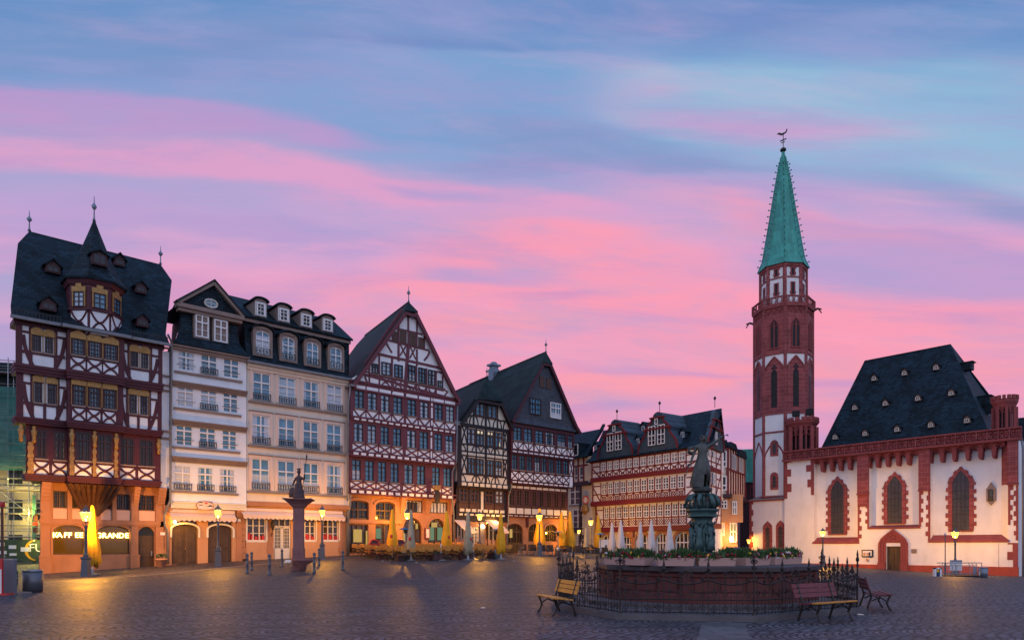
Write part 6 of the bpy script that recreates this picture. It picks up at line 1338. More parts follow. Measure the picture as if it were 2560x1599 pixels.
# ============================================================ 8. narrow modern block with bay windows beside it
S8 = crop(1740, 1080, .22472)
Zb = 70.; F8 = Fac(((1797-1280)/FPX*Zb, Zb), R(-4), 0)
b8 = Bld('modern_block', 'narrow rendered block with red-framed angular bay windows, lit by a wall lantern', F8, 1797, base=-.1)
U = b8.U; Zz = b8.Zz
z_a, z_b, z_c, z_t = Zz(S8(300,1000)), Zz(S8(300,860)), Zz(S8(300,690)), Zz(S8(300,165)); u1 = U(S8(345,0)); uR = U(S8(530,0))
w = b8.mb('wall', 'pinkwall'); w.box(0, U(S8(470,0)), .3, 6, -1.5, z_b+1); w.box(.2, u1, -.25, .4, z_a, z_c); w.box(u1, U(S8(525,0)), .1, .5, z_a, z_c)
for x0, x1, yt, yb, off in ((272,345,755,850,.25),(400,455,765,915,-.1),(275,318,1005,1150,-.3),(372,450,1005,1225,-.3)):
    win(b8, U(S8(x0,0),off), U(S8(x1,0),off), Zz(S8((x0+x1)/2,yb),off), Zz(S8((x0+x1)/2,yt),off), off, 'white', 2, .55, 1, 1, .1, .04, 'glassd' if x0 != 372 else 'warmglow', 0, None, rec=-.085)
up = b8.mb('upper_wall', 'cream'); rt = b8.mb('red_trim', 'red'); fin = b8.mb('dark_band', 'darkframe')
up.box(.15, u1, -.35, 5, z_c, z_t); fin.box(.05, u1+.15, -.6, 5, z_c-.35, z_c); 
for x0, x1, yt, yb in ((268,340,210,390),(268,340,485,648)): win(b8, U(S8(x0,0),.35), U(S8(x1,0),.35), Zz(S8(304,yb),.35), Zz(S8(304,yt),.35), .35, 'white', 1, .35, 1, 1, .12, .04, 'glassd', 0, None, rec=-.085)
for x in (262, 350): u = U(S8(x,0),.35); rt.box(u-.12, u+.12, -.46, -.3, z_c, z_t)
rt.box(.1, u1, -.45, -.3, z_t-.25, z_t)
# receding side with vertical fins
p0 = b8.F.world(u1, .3); F8s = Fac(p0, math.atan2(.853, .52), b8.F.base)
def fins(s):
    n = 7; L_ = 7.; w = s.mb('side_wall', 'cream'); w.box(0, L_, 0, .4, z_c, z_t-.1); t = s.mb('side_red_trim', 'red')
    for i in range(n+1): u = L_*i/n; t.box(u-.09, u+.09, -.12, .0, z_c, z_t-.1)
    t.box(0, L_, -.08, 0, Zz(S8(300,410))-.1, Zz(S8(300,410))+.1)
    for i in (1, 2, 4, 5): u = L_*i/n; win(s, u+.2, u+L_/n-.2, z_c+(z_t-z_c)*.55, z_t-.6, 0, 'white', 1, None, 1, 1, .08, .03, 'glassd', 0, None, rec=-.08)
    d = s.mb('dark_band', 'darkframe'); d.box(-.2, L_, -.3, .3, z_c-.4, z_c); r_ = s.mb('roof', 'slate'); r_.box(-.3, 3.4, -.3, 4, z_t-.1, z_t+.1); r_.prism([(3.4,z_t-.5),(L_,z_t-.5),(L_-.5,z_t+.2),(4,z_t+.2)], -.3, 4)
    r_.prism([(0,z_t),(3.4,z_t),(2.6,z_t+.55),(.5,z_t+.55)], -.2, 4)
sub_parts(F8s, b8, fins)
ro = b8.mb('roof', 'slate'); ro.box(.0, u1+.1, -.55, 5, z_t, z_t+.12); ro.prism([(0,z_t+.12),(u1+.1,z_t+.12),(u1-.1,z_t+.7),(.6,z_t+.7)], -.3, 5); b8.flush()
lw = MB(); u, z = U(S8(392,0),.1), Zz(S8(392,1185),.1); lw.ball((u,-.3,z), .2, 10, 6, (1,1,1.2)); b8.part('wall_lantern', lw, 'mantle')
# dark green roofed building far behind, between the block and the church tower
F9 = Fac(at(1850, 88, 0)[:2], R(-6), 0); b9 = Bld('far_house', 'distant dark building with green tiled roof seen between the block and the church tower', F9, 1850, base=-.3)
w = b9.mb('wall', 'darkframe'); U = b9.U; Zz = b9.Zz
z1 = Zz((1870, 1205)); w.box(0, 4, 0, 5, -1.5, z1); ro = b9.mb('roof', 'copper'); ro.prism([(-1.5,z1),(5,z1),(5,Zz((1870,1120))),(-.5,Zz((1870,1124)))], -.3, 5)
for i in range(4): win(b9, .3+i*.9, .8+i*.9, z1-2.6, z1-.5, 0, 'red', 1, None, 1, 2, .1, .04, 'glassd', 0, None, rec=-.08)
b9.flush()
# ============================================================ the church
V = crop(1860, 1030, .28914); X4 = crop(1950, 840, .26453); T2c = crop(1840, 720, .30435); T1c = crop(1840, 300, .31746)
ch = Bld('church', 'white church with red sandstone trim, steep slate roof and octagonal green-spired tower', CH, 2250, 'church', base=-.9)
F = ch.F; U = ch.U; Zz = ch.Zz; ZV = ch.zav
RC = .75                                          # how far the window bays are set back
u_v = lambda x, off=0.: U(V(x,0), off)
zpt = ZV(.15, V(345,345), V(2370,115)); zpb = ZV(.15, V(350,430), V(2370,232)); zpl = ZV(0, V(1100,1322), V(2300,1325)); zg_ = -.6
uA, uB, uC = u_v(350), u_v(605), u_v(2370)
wall = ch.mb('wall', 'churchw'); red = ch.mb('buttress', 'redstone'); trim = ch.mb('sandstone_trim', 'redplain')
bays = [(605,985), (1080,1515), (1610,2205)]
def jag(mb, u, z0, z1, s, off, w0=.22, w1=.42, h=.42, t=.035, fill=0.):   # toothed quoins along an edge
    z = z0; i = 0
    while z < z1-.05:
        ww = (w1 if i % 2 else w0)*random.uniform(.85, 1.15); z2 = min(z+h*random.uniform(.85, 1.1), z1); mb.box(min(u, u+s*ww), max(u, u+s*ww), -off-t-.001*(i % 3), -off+.02, z, z2-.0); z = z2; i += 1
# front plane: full height piers, lower wall
sill = [Zz(V(800,1122)), Zz(V(1300,992)), Zz(V(2000,1108))]
dr = (u_v(1228), u_v(1355), -.55, Zz(V(1290,1125)))
wall.box(u_v(350), u_v(605), 0, 5, zg_-1, zpb)
for i, (a, b_) in enumerate(bays): wall.box(u_v(a), u_v(b_), 0., 5, zg_-1, sill[i]) if i != 1 else None
a, b_ = u_v(1080), u_v(1515); 
wall.box(a, dr[0], 0, 5, zg_-1, sill[1]); wall.box(dr[1], b_, 0, 5, zg_-1, sill[1]); wall.box(dr[0], dr[1], 0, 5, dr[3]-.35, sill[1]); wall.box(dr[0], dr[1], .6, 5, zg_-1, dr[3])
for x0, x1 in ((985,1080),(1515,1610),(2285,2370)): wall.box(u_v(x0), u_v(x1), 0, 5, zg_-1, zpb-.02)
for a, b_ in bays: wall.box(u_v(a)-.01, u_v(b_)+.01, RC, 5, zg_, zpb)
# canted corner on the right
a, b_ = u_v(2205), u_v(2285); wall.pris2([(a-.02,RC),(b_,0.001),(b_,5),(a-.02,5)], zg_-1, zpb-.01)
wall.box(a-.05, b_+.01, 0, 1., zg_-1, sill[2])
# buttress strips in red blocks
zb_mid = {985: Zz(V(1030,700)), 1515: Zz(V(1560,668)), 2285: Zz(V(2330,612))}
for x0, x1 in ((985,1080),(1515,1610),(2285,2370)):
    zz_ = zb_mid[x0]; red.box(u_v(x0)-.02, u_v(x1)+.02, -.16, .02, zz_, zpb-.05); trim.box(u_v(x0)-.06, u_v(x1)+.06, -.24, .02, zz_-.14, zz_)
    zl = (sill[1] if x0 == 985 else sill[2])-.4
    jag(trim, u_v(x0)-.01, sill[0] if x0 == 985 else (sill[1]), zz_-.15, 1, .0, .16, .34); jag(trim, u_v(x1)+.01, sill[1] if x0 == 985 else sill[2], zz_-.15, -1, .0, .16, .34)
red.pris2([(u_v(2205)+.0,RC-.03),(u_v(2285),-.03),(u_v(2285),.1),(u_v(2205)+.05,RC+.1)], Zz(V(2250,622),.3), zpb-.05)
red.box(u_v(985)-.01, u_v(1080)-.08, -.1, .02, Zz(V(1030,815)), zb_mid[985]-.15)
# front quoins of the tower-side pier
jag(trim, uA, Zz(V(380,745)), zpb-.05, 1, 0., .28, .78, .8); jag(trim, uB, Zz(V(580,715)), zpb-.05, -1, 0, .3, .75, .75); jag(trim, uC, zpl, sill[2]-.2, -1, 0, .4, .75, .7)
# sloping sills
for (a, b_), z, dz in zip(bays, sill, (.5, .22, .52)):
    a_, c_ = u_v(a)-.12, u_v(b_)+.12+(.6 if a == 1610 else 0); trim.quad((a_,-.14,z),(c_,-.14,z),(c_-.14,RC-.02,z+dz),(a_+.14,RC-.02,z+dz)); trim.quad((a_,-.14,z),(c_,-.14,z),(c_,-.14,z-.12),(a_,-.14,z-.12)); trim.quad((a_,-.14,z-.12),(c_,-.14,z-.12),(c_,.01,z-.16),(a_,.01,z-.16))
    trim.quad((a_,-.14,z-.12),(a_,-.14,z),(a_+.14,RC,z+dz),(a_,.0,z-.16)); trim.quad((c_,-.14,z-.12),(c_,-.14,z),(c_-.14,RC,z+dz),(c_,.0,z-.16))
pl_ = ch.mb('plinth', 'redbase'); pl_.box(u_v(345), dr[0]-.55, -.14, .02, zg_-1.2, zpl); pl_.box(dr[1]+.55, uC+.05, -.14, .02, zg_-1.2, zpl)
# pointed windows with toothed surrounds
for x0, x1, yt, yb in ((755,865,582,1050),(1243,1368,546,958),(1803,1950,500,1020)):
    off = -RC; a, b_ = u_v(x0,off), u_v(x1,off); xm = (x0+x1)/2; z0, z1 = Zz(V(xm,yb),off), Zz(V(xm,yt),off); rise = (b_-a)*.85; zs_ = z1-rise
    g_ = MB(); g_.prism([(a, z0)]+arch(a, b_, zs_, rise, 12, 'point')+[(b_, z0)], RC-.05, RC+.02); o_ = ch.part('gothic_window', g_, 'lead')
    s_ = MB(); w = .30; archband(s_, a, b_, zs_, rise, w, RC, .10, 'point', legs=z0); 
    for k, u in ((-1, a), (1, b_)): jag(s_, u+k*(w-.02), z0, zs_, k, -RC, .06, .24, .38, .07)
    A = arch(a-w+.02, b_+w-.02, zs_, rise+w, 9, 'point')
    for i, (p, q_) in enumerate(zip(A, A[1:])):
        if i % 2 == 0: m_ = ((p[0]+q_[0])/2, (p[1]+q_[1])/2); s_.beam(p, q_, .26, RC, .08)
    s_.box(a-w, b_+w, RC-.14, RC, z0-.12, z0); obj('stone_surround', s_, M['redstone'], o_)
    b2_ = MB(); 
    for i in range(1, 6): z = z0+(zs_-z0)*i/6; b2_.box(a, b_, RC-.07, RC-.04, z-.02, z+.02)
    for i in (1, 2, 3): u = a+(b_-a)*i/4; b2_.box(u-.015, u+.015, RC-.066, RC-.04, z0, zs_+rise*.5)
    obj('glazing_bars', b2_, M['iron'], o_)
# parapet with flowing tracery, carried on corbels
pp = ch.mb('parapet', 'redplain'); uP = uC+.25; y0 = -.28
pp.box(uA-.1, uP, y0-.08, .12, zpt-.14, zpt); pp.box(uA-.1, uP, y0-.1, .3, zpb-.02, zpb+.18); pp.box(uA-.1, uP, -.05, .1, zpb+.1, zpt-.1)
tc_ = ch.mb('tracery', 'redstone'); n = 26; dz = zpt-zpb
for i in range(n):
    a, b_ = uA+(uP-uA)*i/n, uA+(uP-uA)*(i+1)/n; c = (a+b_)/2; zc_ = (zpt+zpb)/2+.02; w = b_-a; y = y0+.06
    tc_.box(a-.04, a+.04, y0-.02, .0, zpb+.17, zpt-.12)
    for s in (-1, 1):
        tc_.tube([(c+s*w*.42*math.cos(t)*(.35+.65*t/4.2), y, zc_+s*dz*.30*math.sin(t)) for t in [4.2*k/9 for k in range(10)]], .045, 4)
        tc_.tube([(c-s*w*.48, y, zc_+s*dz*.3), (c-s*w*.1, y, zc_+s*dz*.12), (c+s*w*.25, y, zc_+s*dz*.05), (c+s*w*.48, y, zc_-s*dz*.2)], .04, 4)
zcb = zpb
co = ch.mb('corbel_arch', 'redplain')
for (a, b_), xs in zip(bays, ([605,680,760,836,916,985],[1080,1158,1245,1335,1425,1515],[1610,1715,1822,1937,2048,2165,2260])):
    us = [u_v(x, -.2) for x in xs]
    for p, q_ in zip(us, us[1:]):
        co.prism([(p, zcb)]+[(p, zcb-.42)]+[(x, z) for x, z in arch(p+.13, q_-.13, zcb-.42, .3, 8)]+[(q_, zcb-.42), (q_, zcb)], -.05, .3)
        tc_.tube([(x, -.06, z) for x, z in arch(p+.2, q_-.2, zcb-.5, .26, 8)], .035, 4)
    for u in us[:-1] if a != 605 else us[1:-1]: co.prism([(u-.15, zcb-.35), (u+.15, zcb-.35), (u+.19, zcb-.62), (u+.15, zcb-.78), (u+.13, zcb-1.1), (u+.08, zcb-1.35), (u-.08, zcb-1.35), (u-.13, zcb-1.1), (u-.15, zcb-.78), (u-.19, zcb-.62)], -.02, RC)
co.box(u_v(605), u_v(2285), .3, RC+.02, zcb-.45, zcb)
# portal
zs_ = dr[3]-.1; po = ch.mb('portal', 'redplain')
a, b_ = u_v(1228), u_v(1355); ztop = Zz(V(1287,1008)); wtot = a-u_v(1166); pr_s = zs_-.0
for k, (w0, t) in enumerate(((wtot*.66,.20),(wtot*.33,.13),(0.,.06))):
    ww = wtot/3; aa, bb_ = a-w0, b_+w0; base_r = (ztop-zs_)-wtot*1.15; archband(po, aa, bb_, zs_, base_r+w0*1.15, ww+.01, 0, t, 'point', legs=zg_)
d_ = MB(); d_.box(a, b_, .3, .36, zg_, dr[3]); c = (a+b_)/2
for s in (0, 1): d_.box(a+.03 if s == 0 else c+.01, c-.01 if s == 0 else b_-.03, .25, .31, zg_+.05, dr[3]-.03)
o_ = ch.part('church_door', d_, 'doorbrown'); po.prism([(a, dr[3]-.02)]+arch(a, b_, zs_, (ztop-zs_)-wtot*1.15, 10, 'point')[1:-1]+[(b_, dr[3]-.02)], -.04, .3)
ty_ = ch.mb('tympanum_carving', 'redstone')
for s in (-1, 0, 1): ty_.tube([(c+s*.38+.2*math.cos(t), -.06, dr[3]+.3+(.22 if s == 0 else 0)+.2*math.sin(t)) for t in [2*math.pi*k/8 for k in range(9)]], .045, 4)
po.box(a-wtot*1.05, a-.02, -.3, .02, zg_, zpl+.2); po.box(b_+.02, b_+wtot*1.05, -.3, .02, zg_, zpl+.2)
# niche with a small statue
nc = MB(); a, b_ = u_v(2108,-RC), u_v(2172,-RC); z0, z1, z2 = Zz(V(2140,768),-RC), Zz(V(2140,670),-RC), Zz(V(2140,605),-RC)
nc.box(a-.06, a+.08, RC-.2, RC, z0, z1); nc.box(b_-.08, b_+.06, RC-.2, RC, z0, z1); nc.prism([(a-.1, z1), (b_+.1, z1), ((a+b_)/2, z2)], RC-.22, RC); nc.prism([(a, z0), (b_, z0), ((a+b_)/2, z0-.35)], RC-.2, RC); nc.box(a, b_, RC-.03, RC, z0, z1); o_ = ch.part('niche', nc, 'sandgrey')
st_ = MB(); c = (a+b_)/2; st_.lathe([(.2,z0+.0),(.24,z0+.3),(.18,z0+.75),(.22,z0+1.0),(.08,z0+1.12),(.12,z0+1.25),(.04,z0+1.38)], 8, (c, RC-.12), sy=.6); obj('niche_figure', st_, M['bronzed'], o_, True)
# steep slate roof
ro = ch.mb('roof', 'slate'); RF = -7.5
rl, rr = U(X4(800,0), RF), U(X4(1612,0), RF); zr = ZV(RF, X4(800,228), X4(1610,75)); ey = .6; ze_ = zpb+.1
eL, eR = U(X4(338,0), -ey), U(X4(2015,0), -ey)-.0; eR = min(eR, uC+.2)
slab(ro, [(eL,ey,ze_),(eR,ey,ze_),(rr,-RF,zr),(rl,-RF,zr)]); slab(ro, [(eL,ey,ze_),(rl,-RF,zr),(eL+.6,-RF*2-ey,ze_)]); slab(ro, [(eR,ey,ze_),(rr,-RF,zr),(eR-.5,-RF*2-ey,ze_)]); slab(ro, [(rl,-RF,zr),(rr,-RF,zr),(eR,-RF*2,ze_),(eL,-RF*2,ze_)])
bd_ = ch.mb('nave_wall', 'churchw'); bd_.box(uB, uC-.3, 4, -RF*2-1, zg_-1, zpb)
for x, y in ((897,385),(1183,335),(1482,283),(715,660),(1003,620),(1310,573),(1625,525),(530,938),(812,905),(1115,865),(1434,825),(1775,782)):
    u, yy, z = on_slope(ch, X4(x,y+30), ey, ze_, -RF, zr); dormer(ch, u, z-.1, yy-.15, .50, .42, 'sandgrey', 'slate', 'dormer', 'whiteg', 1.0, gl='glassk', rise=.34)
hb = ch.mb('hip_dormer', 'slate')
for x, y in ((1722,265),(1860,525),(1885,590)):
    t_ = (X4(0,y)[1]-X4(1612,75)[1])/(X4(0,845)[1]-X4(0,75)[1]); u = rr+(eR-rr)*t_; z = zr+(ze_-zr)*t_; yy = -RF+(ey+RF)*t_*.55; hb.box(u-.3, u+.75, yy-.1, yy+.7, z-.35, z+.35); hb.box(u-.4, u+.9, yy-.2, yy+.8, z+.35, z+.43)
# crenellated stair turrets
def turret(px0, px1, yt, yb_, off, name, z_bottom):
    c_u = (U((px0,0),off)+U((px1,0),off))/2; r = (U((px1,0),off)-U((px0,0),off))/2*.97; yc = -off; zt_ = Zz(((px0+px1)/2, yt), off+r*.7); w = MB()
    w.lathe([(r*.9, z_bottom), (r*.9, z_bottom+.5)], 8, (c_u, yc), R(22.5)); w.lathe([(r*.84, zt_-1.0), (r*.9, zt_-.8), (r*1.03, zt_-.55), (r*1.05, zt_-.3)], 8, (c_u, yc), R(22.5))
    zb_, zt2_ = z_bottom+.45, zt_-.95
    for k in range(8):
        a = R(22.5)+k*R(45); w.tube([(c_u+r*.88*math.cos(a), yc+r*.88*math.sin(a), zb_), (c_u+r*.88*math.cos(a), yc+r*.88*math.sin(a), zt2_)], r*.13, 4)
        a2 = R(22.5)+(k+1)*R(45); p, q_ = Vector((c_u+r*.84*math.cos(a), yc+r*.84*math.sin(a))), Vector((c_u+r*.84*math.cos(a2), yc+r*.84*math.sin(a2))); m_ = (p+q_)/2; d_ = (q_-p)
        w.tube([(m_.x, m_.y, zb_), (m_.x, m_.y, zt2_)], r*.05, 4)
        for s in (-.25, .25): cc = m_+d_*s; w.tube([tuple(cc+d_*.16*math.cos(t))+(zt2_-r*.34+r*.2*math.sin(t),) for t in [2*math.pi*i/8 for i in range(9)]], r*.04, 3)
        w.tube([tuple(m_+d_*.12*math.cos(t))+(zt2_-r*.12+r*.12*math.sin(t),) for t in [2*math.pi*i/8 for i in range(9)]], r*.035, 3)
    for k in range(16):
        a = k*math.pi/8+R(11); R_ = r*.98; p = Vector((c_u+R_*math.cos(a), yc+R_*math.sin(a))); t_ = Vector((-math.sin(a), math.cos(a))); n__ = Vector((math.cos(a), math.sin(a))); hh = r*.13
        w.pris2([tuple(p+t_*hh+n__*.07), tuple(p-t_*hh+n__*.07), tuple(p-t_*hh-n__*.1), tuple(p+t_*hh-n__*.1)], zt_-.32, zt_)
    o_ = ch.part(name, w, 'redplain'); d = MB(); d.lathe([(r*.6, zb_), (r*.6, zt2_)], 8, (c_u, yc), R(22.5)); obj('dark_interior', d, M['glassk'], o_); return c_u, yc, zt_, r
tu1 = turret(1966, 2044, 1042, 1128, -1.6, 'stair_turret', zpb-.3)
tu2 = turret(2478, 2546, 987, 1068, -1.2, 'stair_turret', zpb-.2)
sp_ = MB()
for dx in (-.35, 1.1): sp_.box(tu1[0]+dx-.3, tu1[0]+dx+.3, tu1[1]-.8, tu1[1]-.3, tu1[2]+.25, tu1[2]+.85); sp_.box(tu1[0]+dx-.03, tu1[0]+dx+.03, tu1[1]-.6, tu1[1]-.5, tu1[2]-.3, tu1[2]+.3)
ch.part('floodlight', sp_, 'rubber')
# lower block round the tower foot
lb = ch.mb('tower_base_wall', 'churchw'); ob = -.35; zlb = (Zz(V(45,765),ob)+Zz(V(355,745),ob))/2; uL = u_v(48, ob)
lws = []
for x0, x1, yt, yb in ((165,245,940,1195),(278,355,932,1195)):
    a, b_ = u_v(x0,ob), u_v(x1,ob); lws.append((a, b_, Zz(V((x0+x1)/2,yb),ob), Zz(V((x0+x1)/2,yt),ob)))
lb.box(uL, uA+.05, -ob, 7, zg_-1.2, zlb)
for a, b_, z0, z1 in lws:
    s_ = MB(); m_ = (a+b_)/2; s_.prism([(a, z0)]+arch(a, b_, z1-.6, .6, 10, 'point')+[(b_, z0)], -ob-.05, -ob+.02); o_ = ch.part('lancet_window', s_, 'redstone'); g_ = MB(); g_.prism([(m_-.22, z0+.35)]+arch(m_-.22, m_+.22, z1-1.0, .45, 8, 'point')+[(m_+.22, z0+.35)], -ob-.065, -ob); obj('pane', g_, M['lead'], o_)
tb_ = ch.mb('sandstone_trim', 'redplain'); jag(tb_, uL, zg_, zlb-.1, 1, ob, .25, .5, .6); tb_.box(uL-.12, uA, -ob-.15, 7, zlb-.14, zlb)
lr = ch.mb('tower_base_roof', 'sandgrey'); lr.quad((uL-.15,-ob-.18,zlb),(uA,-ob-.18,zlb),(uA,-ob+1.2,zlb+.55),(uL+.9,-ob+1.2,zlb+.55)); lr.quad((uL-.15,-ob-.18,zlb),(uL+.9,-ob+1.2,zlb+.55),(uL+.9,7,zlb+.55),(uL-.15,7,zlb))
ch.flush()
# ---- the octagonal tower
az_ = math.atan((1958-1280)/FPX); Zc = CH.depth(1960)+3.8; Cw = Vector(((1958-1280)/FPX*Zc, Zc)); tv = Vector((-math.sin(az_), -math.cos(az_))); rv = Vector((math.cos(az_), -math.sin(az_)))
def toL(p): d_ = Vector(p)-ch.F.P; return Vector((d_.dot(ch.F.d), d_.dot(ch.F.n)))
C0 = toL(Cw); th0 = math.atan2(*(lambda v: (v.y, v.x))(toL(Cw+tv*math.cos(R(3.9))+rv*math.sin(R(3.9)))-C0))
def rad(hw): return hw/FPX*Zc*math.cos(az_)
def zt(y, r): return CAMZ+(HZY-y)/FPX*(Zc-r*math.cos(az_)*.98)-ch.F.base
R1 = rad(73.8); K8 = math.pi/4
class Oct:
    def __init__(s, r): s.r = r; s.ap = r*math.cos(K8/2); s.side = 2*r*math.sin(K8/2)
    def face(s, k):                              # k=0 the face just left of the front edge, 1 just right
        a = th0+(k-.5)*K8; n_v = Vector((math.cos(a), math.sin(a))); t_v = Vector((-math.sin(a), math.cos(a))); return n_v, t_v
def prismo(mb, oc, k, poly, d0, d1):             # (s,z) polygon on face k
    n_v, t_v = oc.face(k); n = len(poly); f0 = [C0+t_v*s+n_v*(oc.ap+d0) for s, z in poly]; f1 = [C0+t_v*s+n_v*(oc.ap+d1) for s, z in poly]
    a = mb.pts([(p.x,p.y,z) for p, (s, z) in zip(f0, poly)]+[(p.x,p.y,z) for p, (s, z) in zip(f1, poly)]); mb.f.append(a[:n]); mb.f.append(a[n:][::-1])
    for i in range(n): j = (i+1) % n; mb.f.append([a[i], a[j], a[n+j], a[n+i]])
def boxo(mb, oc, k, s0, s1, z0, z1, d0, d1): prismo(mb, oc, k, [(s0,z0),(s1,z0),(s1,z1),(s0,z1)], d0, d1)
def lo8(mb, prof): mb.lathe(prof, 8, (C0.x, C0.y), th0)
o1 = Oct(R1); ru = rad(57.5); o2_ = Oct(ru)
zS = zt(655, ru); zBt, zBb = zt(738, R1*1.02), zt(761, R1*1.02); zW1 = zt(880, R1); zW2 = zt(1033, R1); zW3 = zt(1077, R1); zW4 = zt(1238, R1)
sh = MB(); lo8(sh, [(R1, zW1), (R1, zBb)]); ch.part('belfry_wall', sh, 'redstone')
sh = MB(); lo8(sh, [(R1*.985, zW4-1.2), (R1*.985, zW1)]); ch.part('tower_wall', sh, 'churchw')
sh = MB(); lo8(sh, [(ru*.985, zBb), (ru*.985, zS)]); ch.part('upper_tower_wall', sh, 'churchw')
tr = MB()
for z, r, h in ((zW1, R1*1.035, .22), (zW3, R1*1.03, .16), (zBb, R1*1.07, .3), (zS-.2, ru*1.06, .35), (zW4-.1, R1*1.03, .3), (zt(1215,R1)-3.2, R1*1.0, .01)): lo8(tr, [(r*.985, z-h/2), (r, z-h*.2), (r, z+h*.3), (r*.985, z+h/2)])
for k in range(8):
    a = th0+k*K8
    for r, z0, z1, w in ((R1*.985, zW4-1.2, zBb, .17), (ru*.985, zBb, zS, .2)): tr.tube([(C0.x+r*math.cos(a), C0.y+r*math.sin(a), z0), (C0.x+r*math.cos(a), C0.y+r*math.sin(a), z1)], w, 6)
ch.part('tower_trim', tr, 'redstone')
sd = o1.side
for k in (-2, -1, 0, 1, 2, 3):
    # blind red arcade of the second stage, with louvred belfry opening
    zT = zW1-.35; zB_ = zW2; m_ = MB(); hw = sd/2-.12; rise = 1.35; zsp = zT-rise-.15
    prismo(m_, o1, k, [(-hw, zB_)]+[(x, z) for x, z in arch(-hw, hw, zsp, rise, 14, 'point')]+[(hw, zB_)], -.1, .03); n_v, t_v = o1.face(k)
    A = arch(-hw+.02, hw-.02, zsp, rise+.15, 14, 'point')
    m_.tube([tuple(C0+t_v*s+n_v*(o1.ap+.05))+(z,) for s, z in A], .1, 4)
    o_ = ch.part('blind_arch', m_, 'redstone'); g_ = MB(); w = sd*.135; z0 = zB_+.75
    prismo(g_, o1, k, [(-w, z0)]+arch(-w, w, zsp-.25, .5, 8, 'point')+[(w, z0)], -.02, .045); obj('opening', g_, M['glassk'], o_); l_ = MB()
    for i in range(14): z = z0+.1+(zsp-.5-z0)*i/14; boxo(l_, o1, k, -w, w, z, z+.07, .03, .085)
    obj('louvre', l_, M['iron'], o_); q_ = MB()
    for cx, cz in ((0, zsp+.55), (-.16, zsp+.32), (.16, zsp+.32)): prismo(q_, o1, k, [(cx+.14*math.cos(t), cz+.14*math.sin(t)) for t in [2*math.pi*i/8 for i in range(8)]], -.02, .05)
    obj('trefoil', q_, M['glassk'], o_)
    # twin lights of the belfry
    z0, z1 = zt(870, R1)+.2, zt(793, R1); m_ = MB(); w = sd*.19
    prismo(m_, o1, k, [(-w, z0)]+arch(-w, w, z1-.75, .75, 10, 'point')+[(w, z0)], -.02, .02); o_ = ch.part('belfry_window', m_, 'glassk' if k in (0, 1) else 'redplain')
    f_ = MB(); n_v, t_v = o1.face(k); f_.tube([tuple(C0+t_v*s+n_v*(o1.ap+.04))+(z,) for s, z in [(-w, z0)]+arch(-w, w, z1-.75, .75, 10, 'point')+[(w, z0)]], .065, 4); boxo(f_, o1, k, -.055, .055, z0, z1-.3, -.01, .07)
    for s in (-1, 1): f_.tube([tuple(C0+t_v*ss+n_v*(o1.ap+.04))+(z,) for ss, z in arch(s*w/2-w/2, s*w/2+w/2, z1-1.0, .4, 6, 'point')], .04, 4)
    boxo(f_, o1, k, -w-.1, w+.1, z0-.12, z0, -.01, .1)
    obj('mullion', f_, M['redplain'], o_); l_ = MB()
    for i in range(12): z = z0+.1+(z1-1.0-z0)*i/12; boxo(l_, o1, k, -w, w, z, z+.06, .02, .045)
    obj('louvre', l_, M['iron'], o_)
    # ogee arches and small windows of the white foot
    m_ = MB(); zt__ = zW3-.1; zb__ = zt(1128, R1); m_.tube([tuple(C0+t_v*s+n_v*(o1.ap-.02))+(z,) for s, z in [(-hw, zt(1240,R1))]+arch(-hw, hw, zb__-.6, 1.9, 12, 'point')+[(hw, zt(1240,R1))]], .085, 4); ch.part('ogee_moulding', m_, 'redplain')
    if k in (0,):
        for y0_, y1_ in ((1137, 1097), (1222, 1178)):
            m_ = MB(); za, zb2_ = zt(y0_, R1), zt(y1_, R1); prismo(m_, o1, k, [(-.42, za)]+arch(-.42, .42, zb2_-.45, .45, 8)+[(.42, za)], -.08, .03); o_ = ch.part('lancet_window', m_, 'redstone'); g_ = MB(); prismo(g_, o1, k, [(-.17, za+.25)]+arch(-.17, .17, zb2_-.6, .25, 6)+[(.17, za+.25)], .0, .045); obj('pane', g_, M['lead'], o_)
    # balcony rail
    oB = Oct(R1*1.06); m_ = MB(); s_ = oB.side/2; boxo(m_, oB, k, -s_, s_, zBt-.14, zBt, -.12, .05); boxo(m_, oB, k, -s_, s_, zBb+.1, zBb+.25, -.12, .03)
    n_v, t_v = oB.face(k)
    for i in range(4):
        c = -s_+s_*2*(i+.5)/4; w = s_/4*.8; h = (zBt-zBb-.35)
        for sg in (1, -1): m_.tube([tuple(C0+t_v*(c+sg*w*t)+n_v*(oB.ap-.03))+(zBb+.22+h*(.5+.5*math.sin(t*math.pi/2)),) for t in (-1, -.5, 0, .5, 1)], .045, 4)
        m_.tube([tuple(C0+t_v*(c+w*.6*math.cos(t))+n_v*(oB.ap-.03))+(zBb+.22+h*.5+h*.32*math.sin(t),) for t in [2*math.pi*j/8 for j in range(9)]], .04, 4)
    for s in (-s_, s_): boxo(m_, oB, k, s-.07, s+.07, zBb, zBt, -.12, .06)
    ch.part('balcony_rail', m_, 'redplain')
    # red arcading below the rail and panels of the top stage
    m_ = MB()
    for i in range(4): c = -sd/2+sd*(i+.5)/4; m_.tube([tuple(C0+t_v*(c+sd/9*math.cos(t))+n_v*(o1.ap+.06))+(zBb-.75+.4*math.sin(t),) for t in [math.pi*j/6 for j in range(7)]], .05, 4)
    ch.part('corbel_frieze', m_, 'redplain')
    s2_ = o2_.side; h = zS-zBb
